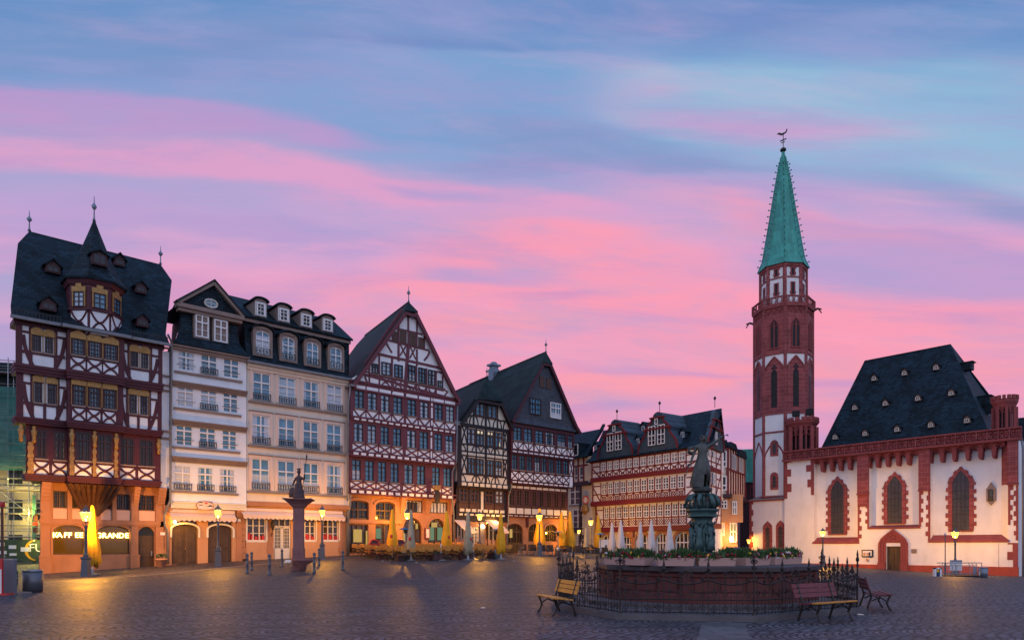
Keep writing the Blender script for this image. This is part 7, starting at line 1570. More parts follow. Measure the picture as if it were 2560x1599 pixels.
    for z0, z1, w in ((zBb+h*.30, zBb+h*.54, .17), (zS-h*.27, zS-h*.13, .17)):
        m_ = MB(); boxo(m_, o2_, k, -w-.09, w+.09, z0-.12, z1+.13, -.1, .03); boxo(m_, o2_, k, -w-.17, w+.17, z0, z0+.25, -.1, .028); o_ = ch.part('tower_window', m_, 'redplain'); g_ = MB(); boxo(g_, o2_, k, -w+.06, w-.06, z0, z1, -.05, .045); obj('opening', g_, M['glassk'], o_)
    m_ = MB(); boxo(m_, o2_, k, -s2_/2, s2_/2, zBb+h*.66, zBb+h*.69, -.1, .04)
    for s in (-1, 1):
        for i in range(9): e = .02+.09*(i % 2); boxo(m_, o2_, k, (s2_/2-.1-e) if s > 0 else -s2_/2, s2_/2 if s > 0 else -s2_/2+.1+e, zBb+h*i/9*.98+.05, zBb+h*(i+1)/9*.98, -.1, .022)
    for i in range(3): c = -s2_/3+s2_/3*i; boxo(m_, o2_, k, c-s2_/6, c-s2_/6+.09, zS-h*.14, zS, -.1, .035)
    boxo(m_, o2_, k, -s2_/2, s2_/2, zS-.5, zS-.1, -.1, .03)
    ch.part('tower_panel_trim', m_, 'redstone')
# spire
zA = CAMZ+(HZY-371)/FPX*Zc-ch.F.base; spm = MB(); H_ = zA-zS
prof = [(ru*1.13, zS-.1), (ru*1.02, zS+.5), (ru*.92, zS+1.1), (ru*.60, zS+H_*.42), (ru*.33, zS+H_*.72), (ru*.1, zS+H_*.93), (.05, zA)]
lo8(spm, prof); so = ch.part('spire', spm, 'copper')
rb = MB()
for k in range(8):
    a = th0+k*K8; P_s = [(C0.x+(r+.02)*math.cos(a), C0.y+(r+.02)*math.sin(a), z) for r, z in prof[:-1]]; rb.tube(P_s, .055, 4)
    for i in range(17):
        t = .04+i/17*.87; z = zS+H_*t; r = None
        for (r0, z0), (r1, z1) in zip(prof, prof[1:]):
            if z0 <= z <= z1: r = r0+(r1-r0)*(z-z0)/(z1-z0)
        rb.tube([(C0.x+r*math.cos(a), C0.y+r*math.sin(a), z), (C0.x+(r+.22)*math.cos(a), C0.y+(r+.22)*math.sin(a), z+.04)], .045, 4); rb.ball((C0.x+(r+.26)*math.cos(a), C0.y+(r+.26)*math.sin(a), z+.07), .085, 5, 4)
obj('crocket_rib', rb, M['copper'], so)
wv = MB(); x_, y_ = C0.x, C0.y; zc = lambda y: CAMZ+(HZY-y)/FPX*Zc-ch.F.base
wv.ball((x_, y_, zc(375)), .34, 10, 5, (1,1,.7)); wv.tube([(x_, y_, zc(380)), (x_, y_, zc(334))], .04, 5); wv.box(x_-.35, x_+.35, y_-.03, y_+.04, zc(350)-.05, zc(350)+.05); wv.box(x_-.22, x_+.22, y_-.03, y_+.03, zc(356)-.03, zc(356)+.03)
wv.prism([(x_-.75,zc(329)),(x_-.45,zc(327)),(x_-.2,zc(332)),(x_+.25,zc(333)),(x_+.4,zc(328)),(x_+.35,zc(325.5)),(x_+.5,zc(328)),(x_+.35,zc(335)),(x_-.05,zc(337.5)),(x_-.35,zc(335)),(x_-.55,zc(331))], y_-.04, y_+.04); obj('weathercock', wv, M['iron'], so)
gg = MB()
for k in (-1.5, 2.5):
    a = th0+(k)*K8
for sgn, yy in ((-1, 803), (1, 786)):
    d_ = toL(Cw+rv*sgn)-C0; p = C0+d_*R1*1.0; q_ = C0+d_*(R1+.85); z = zt(yy, 0); gg.tube([(p.x,p.y,z),(p.x+(q_.x-p.x)*.5,p.y+(q_.y-p.y)*.5,z+.22),(q_.x,q_.y,z+.1)], [.12,.13,.08], 5); gg.tube([(p.x+(q_.x-p.x)*.6,p.y+(q_.y-p.y)*.6,z+.2),(q_.x,q_.y,z-.3)], .06, 4)
ch.part('gargoyle', gg, 'iron')
# notice case, plaque and downpipe on the church front
nb_ = MB(); a, b_, z0, z1 = u_v(1022), u_v(1118), Zz(V(1070,1250)), Zz(V(1070,1186)); nb_.box(a, b_, -.12, -.02, z0, z1); no = thing('notice_case', 'black framed glass notice case with papers, fixed left of the church portal', 'notice case', F.world(0, 0)+(F.base,), F.th)
obj('frame', nb_, M['rubber'], no); nb_ = MB(); nb_.box(a+.1, b_-.1, -.14, -.1, z0+.1, z1-.1); obj('backing', nb_, M['white'], no); nb_ = MB(); m_ = (a+b_)/2; nb_.box(m_+.15, b_-.2, -.15, -.13, z1-.75, z1-.25); obj('poster', nb_, M['navy'], no); nb_ = MB()
for i, (dx, dz) in enumerate(((-.35,-.35),(-.05,-.35),(-.1,-.9))): nb_.box(m_+dx, m_+dx+.2, -.152-.002*i, -.13, z1+dz-.2, z1+dz+.05)
obj('paper', nb_, M['terracotta'], no)
pq = MB(); a, b_, z0, z1 = u_v(1450), u_v(1493), Zz(V(1470,1215)), Zz(V(1470,1180)); pq.box(a, b_, -.08, 0, z0, z1); pq.box((a+b_)/2-.02, (a+b_)/2+.02, -.09, 0, z0, z1); po_ = thing('wall_plaque', 'small square reddish stone plaque on the church wall right of the portal', 'plaque', F.world(0, 0)+(F.base,), F.th); obj('tablet', pq, M['sandgrey'], po_)
downpipe(ch, [(uC+.28,-.1,zpb-.1),(uC+.35,-.05,zpb-.8),(uC+.35,-.02,zg_)], .1)
# building at the right edge and its neighbour
FR = Fac(at(2555, 84, 0)[:2], R(-40), 0); br = Bld('edge_building', 'dim tall building with teal roof at the right edge behind the church corner', FR, 2530, base=-1.2); U = br.U; Zz = br.Zz
w = br.mb('wall', 'ivory'); w.box(-1, 12, 0, 8, -1, Zz((2555,1180))); rf = br.mb('roof', 'slate'); zz_ = Zz((2555,1180)); rf.prism([(-1.3,zz_),(12.3,zz_),(11,zz_+6.5),(-.2,zz_+6.5)], -.4, 7)
for j in range(4):
    for i in range(6): win(br, .3+i*1.9, 1.4+i*1.9, 1+j*3., 2.9+j*3., 0, 'darkframe', 2, .6, 1, 2, .08, .03, 'glass' if j else 'warmglow', 0, None, rec=-.08)
br.flush()
# ============================================================ street lamps (lit)
def make_lamp(label):
    t = thing('street_lamp', label, 'street lamp', group='old-fashioned street lamps on the square')
    b = MB(); b.lathe([(.30,0),(.30,.06),(.27,.1),(.215,.95),(.27,1.0),(.27,1.06),(.12,1.12)], 4, rot=R(45)); obj('base', b, M['lampgrey'], t)
    s = MB(); s.lathe([(.10,1.1),(.13,1.16),(.085,1.24),(.075,1.3),(.065,2.4),(.10,2.45),(.06,2.5),(.06,2.62),(.10,2.68),(.045,2.74)], 10); obj('shaft', s, M['lampgrey'], t, True)
    c = MB()
    for k in range(4): a = R(45)+k*R(90); c.tube([(0,0,2.70),(.13*math.cos(a),.13*math.sin(a),2.78),(.16*math.cos(a),.16*math.sin(a),2.86),(.10*math.cos(a),.10*math.sin(a),2.98)], .02, 4)
    c.lathe([(.17,2.96),(.18,3.0)], 4, rot=R(45))
    for k in range(4): a = R(45)+k*R(90); c.tube([(.165*math.cos(a),.165*math.sin(a),3.0),(.31*math.cos(a),.31*math.sin(a),3.48)], .014, 4)
    obj('cradle', c, M['lampgrey'], t)
    g = MB(); g.lathe([(.15,3.0),(.295,3.47)], 4, rot=R(45)); obj('lantern_glass', g, M['lampglass'], t)
    m_ = MB(); m_.tube([(0,0,3.0),(0,0,3.10)], .03, 6); m_.ball((0,0,3.11), .03, 6, 4); obj('mantle', m_, M['mantle'], t)
    r_ = MB(); r_.lathe([(.335,3.475),(.335,3.50),(.12,3.66),(.10,3.70),(.06,3.72),(.03,3.80),(.005,3.88)], 4, rot=R(45)); obj('lantern_roof', r_, M['lampgrey'], t)
    return t
def lamp_light(x, y, z, P, r=.07, col=(1., .42, .04)):
    l = bpy.data.lights.new('lamp_light', 'POINT'); l.energy = P; l.color = col; l.shadow_soft_size = r; o = bpy.data.objects.new('lamp_light', l); COL.objects.link(o); o.location = (x, y, z)
lamp0 = None
LP = 1750.
for x, yb, yt, lab, P in ((215,1442,1262,'lit street lamp beside the yellow umbrella in front of the corner house, nearest of all',2.8),
    (545,1416,1259,'lit street lamp before the arched brown doors of the white house',.9), (805.5,1398.6,1261,'lit street lamp behind the stone statue pillar, before the cream house',.8),
    (1017.7,1392,1270,'lit street lamp rising out of the orange cafe chairs beside a patio heater',1.0), (1199,1382,1275,'lit street lamp in front of the black timber house between its two awnings',1.0),
    (1348.5,1384.5,1276,'lit street lamp standing against a closed yellow umbrella by the dark cafe chairs',1.0), (1477,1387,1291,'lit street lamp left of the long red-timbered house, taller of two there',.6),
    (1447,1385,1319,'small far street lamp, lit, low before the cream infill building',.8), (2057,1412,1318,'lit street lamp standing left of the notice case on the church wall',1.6), (2388,1434,1318,'lit street lamp rising behind the metal railing at the church',1.2)):
    Zd = FPX*3.85/(yb-yt); X_ = (x-1280)/FPX*Zd; g = CAMZ-(yb-HZY)/FPX*Zd; ls = 1.
    if x in (1199, 1348.5, 1447, 2057): Zd = {1199: 57.5, 1348.5: 59, 1447: 69, 2057: 65.5}[x]; X_, _, g = at(x, Zd); ls = ((HZY-yt)/FPX*Zd+CAMZ-g)/3.85
    if lamp0 is None: lamp0 = make_lamp(lab); o = lamp0; o.location = (X_, Zd, g)
    else: o = dup(lamp0, (X_, Zd, g), R(random.uniform(-20, 20)), lab)
    o.scale = (ls, ls, ls); lamp_light(X_, Zd, g+3.22*ls, LP*P)
KIDS.pop(lamp0.name, None)
# a wall lamp at the church corner
t = thing('wall_lamp', 'small lit lantern on a thin pole at the left corner of the church', 'lamp', at(1872, 76)[:2]+(-.6,))
b = MB(); b.tube([(0,0,0),(0,0,2.55)], .05, 6); obj('pole', b, M['lampgrey'], t); b = MB(); b.lathe([(.10,2.55),(.24,3.0)], 6); obj('lantern_glass', b, M['lampglass'], t); b = MB(); b.lathe([(.28,3.0),(.1,3.15),(.01,3.28)], 6); obj('lantern_roof', b, M['iron'], t); b = MB(); b.ball((0,0,2.66), .03, 6, 4); obj('mantle', b, M['mantle'], t)
lamp_light(t.location[0], t.location[1], t.location[2]+2.8, 260)
wx, wy = b8.F.world(b8.F.u(S8(392,0)[0], .1), .5); lamp_light(wx, wy-.3, b8.F.base+b8.F.z(*S8(392,1185), .1), 160, .2)
# the lit shop interiors throw a little light out
for bd, u, z, P in ((b2, d1[0]+.25, d1[3]-.28, 60), (b5, 4.2, 2.7, 220)):
    p = bd.F.world(u, .45); lamp_light(p[0], p[1], bd.F.base+z, P, .15, (1., .62, .12) if bd is b1 else (1., .45, .08))

# ============================================================ closed umbrellas
def make_umb(name, m, label, group, hem=.45, mark=None, wide=.26):
    t = thing(name, label, 'umbrella', group=group); b = MB(); b.tube([(0,0,0),(0,0,3.0)], .035, 7); obj('pole', b, M['white'], t)
    b = MB(); b.lathe([(.36,0),(.36,.04),(.08,.08),(.06,.25)], 12); obj('foot', b, M['steel'], t)
    n = 20; prof = [(.03, 3.02), (.06, 2.95), (.10, 2.7), (wide*.55, 2.2), (wide*.74, 1.7), (wide*.92, 1.3), (wide, 1.0), (wide*.88, .82), (wide*1.0, hem+.15)]
    c = MB(); rings = []; rnd = random.Random(len(label)*7+len(name)); ph = rnd.uniform(0, 6)
    for j, (r, z) in enumerate(prof):
        f = j/(len(prof)-1); rings.append(c.pts([((r*(1+.34*f*((-1)**k)+.16*math.sin(2*a+ph)+.1*math.sin(7*k+j)))*math.cos(a), (r*(1+.28*f*((-1)**k)))*math.sin(a), z-(.10*(k % 4)*(f > .9))+.05*f*math.sin(3*a)) for k in range(n) for a in [2*math.pi*k/n+.10*f*math.sin(5*f+k)]]))
    for A, B in zip(rings, rings[1:]):
        for k in range(n): c.f.append([A[k], A[(k+1)%n], B[(k+1)%n], B[k]])
    c.f.append(rings[0][::-1]); c.f.append(rings[-1]); obj('canopy', c, M[m], t, True)
    s = MB(); s.lathe([(wide*.68,.79),(wide*.68,.84)], 12); obj('tie_strap', s, M[m], t)
    if mark: 
        s = MB(); s.ball((-.03,-wide*1.05,1.3), .09, 8, 5, (1,.4,1.3)); obj('badge', s, M['redpaint'], t)
    return t
protos = {}
def umb(kind, x, Zd, ytop, yhem, label, ybase=None, rz=0.):
    name, m, group, wide, mark = {'y': ('closed_umbrella','yellow','closed yellow cafe umbrellas',.27,True), 'yg': ('closed_umbrella','greyc','closed faded umbrellas with dark prints',.24,True), 'w': ('closed_umbrella','whitec','closed white cafe umbrellas',.30,False), 'Y': ('closed_umbrella','yellow','closed yellow cafe umbrellas',.29,False)}[kind]
    if kind not in protos: protos[kind] = make_umb(name, m, label, group, wide=wide, mark=mark); o = protos[kind]
    else: o = dup(protos[kind], (0,0,0), label=label)
    X_ = (x-1280)/FPX*Zd; g = G(X_, Zd); top = CAMZ+(HZY-ytop)/FPX*Zd; s = (top-g)/3.02
    o.location = (X_, Zd, g); o.rotation_euler = (0,0,rz); o.scale = (s, s, s); return o
umb('Y', 231, 38.5, 1262, 1413, 'closed yellow umbrella beside the lamp at the lit shop window of the corner house', rz=.4); _u = protos['Y']; _u.scale = (_u.scale[0]*.85, _u.scale[1]*.85, _u.scale[2])
umb('y', 981, 51, 1272, 1358, 'closed yellow umbrella between the two round-topped chalkboards, first from the left in the cafe')
umb('yg', 1027.5, 46.5, 1273, 1360, 'closed faded yellow umbrella with dark print right behind the blue-topped patio heater')
umb('y', 1116.5, 51.5, 1276, 1358, 'closed yellow umbrella right of the arched door of the gabled house', rz=.8)
umb('yg', 1170, 48, 1277, 1362, 'closed faded umbrella in front of the left awning of the black timber house', rz=1.)
umb('y', 1252, 50, 1281, 1358, 'closed yellow umbrella in front of the right awning of the black timber house', rz=2.)
umb('Y', 1349, 62, 1270, 1340, 'closed yellow umbrella directly behind the lamp by the dark chairs', rz=.2)
umb('Y', 1404, 63, 1278.5, 1365, 'closed yellow umbrella left one of the pair beside the slate-gabled house corner', rz=1.5)
umb('Y', 1425, 64, 1276, 1352, 'closed yellow umbrella right one of the pair beside the slate-gabled house corner', rz=2.6)
umb('Y', 1495.5, 66, 1286, 1351, 'closed yellow umbrella right of the taller lamp, before the red-timbered house', rz=.9)
protos['i'] = dup(protos['Y'], (0,0,0)); 
for x, yt, lab, k in ((1465,1318,'low closed pale yellow umbrella between the two lamps at the infill building','yg'),(1530,1306,'closed white umbrella, first from the left before the arcade of the red-timbered house','w'),(1552,1299,'closed white umbrella, second from the left and widest before the arcade','w'),(1600.5,1304,'closed white umbrella, slim third one from the left before the arcade','w'),(1628,1299,'closed white umbrella, fourth from the left before the arcade, tall','w'),(1673.5,1304,'closed white umbrella, last on the right before the arcade, near the fountain figure','w')):
    umb(k, x, 61 if k == 'yg' else 58+(1673-x)*.02, yt, 0, lab, rz=random.uniform(0, 3))
bpy.data.objects.remove(protos['i'])
for c in [o for o in bpy.data.objects if o.parent is None and o.type == 'MESH' and o.name.split('.')[0] in ('pole','foot','canopy','tie_strap','badge')]: bpy.data.objects.remove(c)

# ============================================================ bollards, posts, poles
def make_bollard(lab):
    t = thing('bollard', lab, 'bollard', group='grey bollards around the statue pillar'); b = MB(); b.lathe([(.10,0),(.10,.06),(.075,.09),(.065,.45),(.08,.47),(.08,.5),(.065,.52),(.06,.88),(.085,.9),(.085,.94),(.07,.97),(.02,1.02)], 10); obj('post', b, M['lampgrey'], t, True)
    b = MB(); b.lathe([(.075,.80),(.075,.84)], 10); obj('collar', b, M['steel'], t); return t
B0 = None
for x, y, lab in ((618,1433.5,'grey bollard, front left of the group before the cream house'),(629,1425,'grey bollard just behind the front left one'),(673.6,1437,'grey bollard standing nearest the viewer, left of the statue pillar'),(705,1416,'grey bollard before the white glazed shop door'),(785.6,1431,'grey bollard close to the right of the statue pillar'),(797.5,1412.6,'grey bollard beside the foot of the lamp behind the pillar'),(857,1424,'grey bollard, rightmost of the group, before the downpipe')):
    P = foot(x, y)
    if B0 is None: B0 = make_bollard(lab); B0.location = P
    else: dup(B0, P, label=lab)
# barrier poles with plate feet
Q0 = None
for x, y, lab in ((1102.7,1399.6,'thin white pole on a plate foot between the dark boxes'),(1183.5,1397.5,'thin white pole on a plate foot right of the faded umbrella'),(1262,1384,'thin white pole on a plate foot beside the arched door of the slate-gabled house')):
    P = foot(x, y)
    if Q0 is None: Q0 = thing('stand_pole', lab, 'pole', group='white umbrella stands without canopy'); b = MB(); b.tube([(0,0,0),(0,0,1.15)], .03, 7); obj('pole', b, M['white'], Q0); b = MB(); b.lathe([(.36,0),(.36,.03),(.12,.08),(.04,.2)], 14); obj('foot', b, M['steel'], Q0); Q0.location = P
    else: dup(Q0, P, label=lab)
# ============================================================ patio heaters
def heater(x, Zd, lab, m):
    X_, Y_, g = at(x, Zd); t = thing('patio_heater', lab, 'heater', (X_, Y_, g), group='patio heaters of the cafes'); b = MB(); b.lathe([(.26,0),(.26,.72),(.22,.78),(.05,.8)], 14); obj('gas_cover', b, M['steel'], t, True)
    b = MB(); b.tube([(0,0,.78),(0,0,1.8)], .035, 7); obj('pole', b, M['steel'], t); b = MB(); b.lathe([(.06,1.78),(.11,1.85),(.11,2.0),(.05,2.05)], 10); obj('burner', b, M['rubber'], t); b = MB(); b.lathe([(.45,2.05),(.40,2.10),(.2,2.16),(.02,2.18)], 16); obj('reflector', b, M[m], t, True)
M['bluemetal'] = mat('blue_reflector', (.08,.22,.42), .35, .1, 2., metal=.3)
heater(1013.5, 47.2, 'patio heater with blue reflector before the second round-topped chalkboard', 'bluemetal'); heater(1242, 50.5, 'patio heater in front of the right awning of the black timber house', 'steel'); heater(1395, 62, 'patio heater with pale disc left of the pair of yellow umbrellas', 'steel'); heater(1501, 63.5, 'patio heater with blue-grey disc beside the arcade of the red-timbered house', 'bluemetal')
# dark boxes edging the terrace
D0 = None
for x, y, w, lab in ((999,1401,.47,'dark brown planter box left of the first patio heater'),(1087,1400,.50,'dark brown planter box left of the white stand pole'),(1098,1399.7,.35,'smaller dark brown box touching the white stand pole'),(1158,1398,.6,'dark brown planter box left of the faded umbrella foot'),(1174,1397.5,.40,'dark brown box right behind the faded umbrella foot'),(1229,1395.5,.48,'dark brown planter box left of the second patio heater')):
    P = foot(x, y); t = thing('planter_box', lab, 'planter box', P, TH, 'dark boxes along the terrace edge'); b = MB(); b.box(-w/2, w/2, -.2, .2, 0, .46); obj('box', b, M['brownbox'], t); b = MB(); b.box(-w/2-.02, w/2+.02, -.22, .22, .44, .5); obj('rim', b, M['brownbox'], t)
    b = MB()
    for i in range(14): a = random.uniform(0, 6.28); px_, py_ = random.uniform(-w/2, w/2)*.8, random.uniform(-.14, .14); h = random.uniform(.05, .14); b.f.append(b.pts([(px_-.04,py_,.49),(px_+.04,py_,.49),(px_+.05*math.cos(a),py_+.05*math.sin(a),.5+h)]))
    obj('plants', b, M['leaf'], t)['kind'] = 'stuff'
# ============================================================ cafe furniture
def slats(b, x0, x1, y0, y1, z, n, t=.018, along='x'):
    for i in range(n):
        if along == 'x': a, c = y0+(y1-y0)*i/n, y0+(y1-y0)*(i+.82)/n; b.box(x0, x1, a, c, z, z+t)
        else: a, c = x0+(x1-x0)*i/n, x0+(x1-x0)*(i+.82)/n; b.box(a, c, y0, y1, z, z+t)
def make_chair():
    t = thing('folding_chair', 'x', 'chair'); b = MB(); slats(b, -.21, .21, -.2, .2, .44, 5); obj('seat', b, M['orange'], t); b = MB()
    for i in range(3): b.box(-.22, .22, .21+.012*i, .235+.012*i, .62+i*.095, .70+i*.095)
    obj('backrest', b, M['orange'], t); b = MB()
    for s in (-.2, .2): b.tube([(s,.26,.92),(s,.19,.46),(s,-.2,0)], .013, 4); b.tube([(s*.92,-.19,.44),(s*.92,.24,0)], .013, 4)
    b.box(-.2,.2,-.01,.01,.22,.24); obj('frame', b, M['iron'], t); return t
def make_table():
    t = thing('cafe_table', 'x', 'table'); b = MB(); slats(b, -.6, .6, -.36, .36, .73, 7); obj('tabletop', b, M['orange'], t); b = MB()
    for s in (-.5, .5): b.tube([(s,-.3,.73),(s,.3,0)], .015, 4); b.tube([(s,.3,.73),(s,-.3,0)], .015, 4)
    b.box(-.5,.5,-.012,.012,.35,.375); obj('frame', b, M['iron'], t); return t
def make_rattan():
    t = thing('rattan_chair', 'x', 'chair'); b = MB(); b.box(-.25,.25,-.24,.22,.38,.46); obj('seat', b, M['rattan'], t); b = MB()
    for k in range(7): a = -.62+k*.2067; b.pris2([(.26*math.sin(a*1.9)-.03,.24-.05*abs(a)*2),(.26*math.sin(a*1.9)+.045,.24-.05*abs(a)*2),(.26*math.sin(a*1.9)+.045,.28-.05*abs(a)*2),(.26*math.sin(a*1.9)-.03,.28-.05*abs(a)*2)], .40, .93-.12*abs(a)**2)
    obj('backrest', b, M['rattan'], t); b = MB()
    for sx_ in (-.22,.22):
        for sy_ in (-.2,.22): b.tube([(sx_*.92,sy_*.9,.4),(sx_,sy_,0)], .018, 5)
        b.tube([(sx_*1.1,.2,.62),(sx_*1.15,-.2,.62),(sx_,-.2,.38)], .02, 4)
    b.box(-.21,.21,-.21,-.19,.36,.38); b.box(-.21,.21,.19,.22,.36,.38); b.box(-.01,.01,-.2,.2,.36,.38); obj('legs', b, M['steel'], t); return t
def make_round():
    t = thing('round_table', 'x', 'table'); b = MB(); b.lathe([(.42,.72),(.43,.735),(.42,.75)], 16); obj('tabletop', b, M['orange'], t); b = MB(); b.tube([(0,0,.04),(0,0,.72)], .03, 6); b.lathe([(.26,0),(.24,.03),(.05,.06)], 10); obj('pedestal', b, M['steel'], t); return t
def wpt(u, off): p = ROW.P+ROW.d*u-ROW.n*off; return p.x, p.y
chs, tbs = [], []
usedc = []
def put(lst, mk, x, y, rz, lab, grp):
    if not lst: o = mk(); o['label'] = lab; o['group'] = grp; o.location = (x, y, G(x, y)); o.rotation_euler = (0,0,rz); lst.append(o)
    else: lst.append(dup(lst[0], (x, y, G(x, y)), rz, lab, grp))
rowname = ['back row by the house wall', 'second row from the house wall', 'middle row', 'fourth row from the house wall', 'row nearest the square']
for ri, off in enumerate((2.3, 4.15, 6.0, 7.85, 9.7)):
    u = 19.5-(ri*.3) if ri else 20.0; k = 0
    while u < 30.4-(ri > 2)*.8-(ri > 3)*3.2:
        x, y = wpt(u, off); px_ = 1280+FPX*x/y; jit = random.uniform(-.08, .08)
        zone = ''
        put(tbs, make_table, x, y, TH+jit*.3, f'orange slatted table, {rowname[ri]}', 'orange cafe tables')
        for s in (-1, 1):
            for du in (-.33, .33):
                if random.random() < .06: continue
                xx, yy = wpt(u+du+random.uniform(-.04,.04), off+s*(.62+random.uniform(-.05,.06))); put(chs, make_chair, xx, yy, TH+(0 if s < 0 else math.pi)+random.uniform(-.15,.15), 'orange folding chair '+('behind' if s < 0 else 'before')+f' its table, {rowname[ri].replace(" from the house wall","").replace(" by the house wall","").replace(" nearest the square"," in front")}', 'orange cafe chairs')
        u += 1.42; k += 1
# a bench-like row of chairs running back along the left edge of the terrace
for i in range(7):
    u, off = 18.6+.05*i, 9.0-i*.75; x, y = wpt(u, off); put(chs, make_chair, x, y, TH-math.pi/2+random.uniform(-.1,.1), 'orange folding chair in the line along the left terrace edge', 'orange cafe chairs')
rts, rts2 = [], []
cnt = 0
for ri, dz in enumerate((-5.6, -3.6, -1.5, 0.3)):
    for px0 in range(1302+ri*2, 1700, 23):
        x0 = px0+random.uniform(-3, 3); Zf = 60.5 if px0 < 1460 else 60.5-(px0-1460)*.015
        Zd = Zf-dz; X_, Y_, g = at(x0, Zd)
        side = ''
        rn = ('farthest row','third row back','second row back','front row')[ri]
        if x0 < 1325 and ri == 0: continue
        put(rts, make_rattan, X_, Y_, random.choice([0, math.pi, math.pi/2, -math.pi/2])+random.uniform(-.4,.4), f'dark rattan chair, {rn} of the dark seating', 'dark rattan cafe chairs'); cnt += 1
        if (px0//23) % 3 == 0: X2, Y2, g2 = at(x0+11, Zd+.1); put(rts2, make_round, X2, Y2, 0, f'round table among the dark chairs, {rn}', 'round cafe tables')
ORD = 'first second third fourth fifth sixth seventh eighth ninth tenth eleventh twelfth thirteenth fourteenth fifteenth sixteenth seventeenth eighteenth nineteenth twentieth'.split()
def ordn(i): return ORD[i] if i < 20 else 'twenty-'+ORD[i-20] if i < 29 else 'thirtieth' if i == 29 else 'thirty-'+ORD[i-30]
for lst in (chs, tbs, rts, rts2):
    by = {}
    for o in lst: by.setdefault(o['label'], []).append(o)
    for lab_, v in by.items():
        v.sort(key=lambda o: o.location.x/o.location.y)
        for i, o in enumerate(v): o['label'] = lab_+', '+ordn(i)+' from the left'
# ============================================================ chalkboards
def chalk(x, y, w, h, lab, rz, arched=False, words=()):
    P = foot(x, y) if y else at(x, 51.5); t = thing('chalkboard', lab, 'chalkboard', P, rz); fr = MB(); lean = .18
    def pt(u, z, d=0.): return (u, -.2+lean*z+d, z)
    def board(mb, u0, u1, z0, z1, d0, d1): a = mb.pts([pt(u0,z0,d0),pt(u1,z0,d0),pt(u1,z1,d0),pt(u0,z1,d0),pt(u0,z0,d1),pt(u1,z0,d1),pt(u1,z1,d1),pt(u0,z1,d1)]); [mb.f.append([a[i] for i in q_]) for q_ in ((0,1,2,3),(7,6,5,4),(0,4,5,1),(1,5,6,2),(2,6,7,3),(3,7,4,0))]
    for u0, u1, z0, z1 in ((-w/2,-w/2+.06,0,h),(w/2-.06,w/2,0,h),(-w/2,w/2,.12,.18),(-w/2,w/2,h-.06,h)): board(fr, u0, u1, z0, z1, 0, .03)
    for s in (-1, 1): fr.tube([(s*(w/2-.03), -.2+lean*h+.02, h),(s*(w/2-.03), .45, 0)], .02, 4)
    if arched: fr.tube([pt(w/2*math.cos(a), h-.05+w*.42*math.sin(a), .0) for a in [math.pi*i/10 for i in range(11)]], .05, 5)
    obj('frame', fr, M['orange'] if not arched else M['redpaint'], t); b = MB(); board(b, -w/2+.05, w/2-.05, .16, h-.04, .005, .02)
    if arched:
        A = [(w/2*.96*math.cos(a), h-.06+w*.40*math.sin(a)) for a in [math.pi*i/10 for i in range(11)]]; n = len(A); a_ = b.pts([pt(u, z, .006) for u, z in A]+[pt(u, z, .02) for u, z in A]); b.f.append(a_[:n][::-1]); b.f.append(a_[n:])
    obj('board', b, M['chalk'] , t); b = MB(); rr = random.Random(int(x))
    for i, wd_ in enumerate(words):
        z = h-.22-i*.15; n = max(4, int(wd_*30)); u0 = -wd_/2; b.tube([pt(u0+wd_*j/n, z+rr.uniform(-.03,.03), -.004) for j in range(n+1)], .009, 3)
    obj('chalk_writing', b, M['chalkw'], t)
chalk(881, 1385, .78, 1.32, 'tall chalkboard leaning between the cream house and the cafe chairs', TH-.15, False, (.4,.3,.0001,.25,.5,.3,.5))
chalk(936, None, .8, .95, 'round-topped red framed chalkboard, left one of the two in the cafe', TH, True, (.4,.5,.3,.5,.4)); chalk(1001, None, .8, .95, 'round-topped red framed chalkboard, right one of the two in the cafe', TH, True, (.4,.3,.5,.4,.3))
# flower pots at the house doors
def pot(x, y, r, h, lab, stem=False):
    P = foot(x, y); t = thing('flower_pot', lab, 'flower pot', P); b = MB(); b.lathe([(r*.72,0),(r*.95,h*.85),(r*1.08,h*.86),(r*1.08,h),(r*.9,h*.98),(r*.85,h*.9)], 14); obj('pot', b, M['terracotta'], t, True); b = MB(); rr = random.Random(3)
    if stem: b.tube([(0,0,h*.8),(.02,0,h+.6),(0,.02,h+1.25)], .015, 5)
    else:
        for i in range(160): a = rr.uniform(0, 6.28); q_ = rr.random()**.5*r*1.0; z = h+rr.uniform(0,.26); x_, y_ = q_*math.cos(a), q_*math.sin(a); e = .05; b.f.append(b.pts([(x_,y_,z),(x_+e*math.cos(a*3),y_+e,z+.05),(x_-e*.5,y_+e*math.sin(a*2),z+.09)]))
    o = obj('plant', b, M['leaf' if not stem else 'brown'], t)
    if not stem: o['kind'] = 'stuff'
pot(402.6, 1416.5, .33, .52, 'large terracotta pot with low green plant at the corner house downpipe'); pot(509.5, 1404.5, .24, .36, 'small terracotta pot with a bare thin stem between the two brown doors', True)

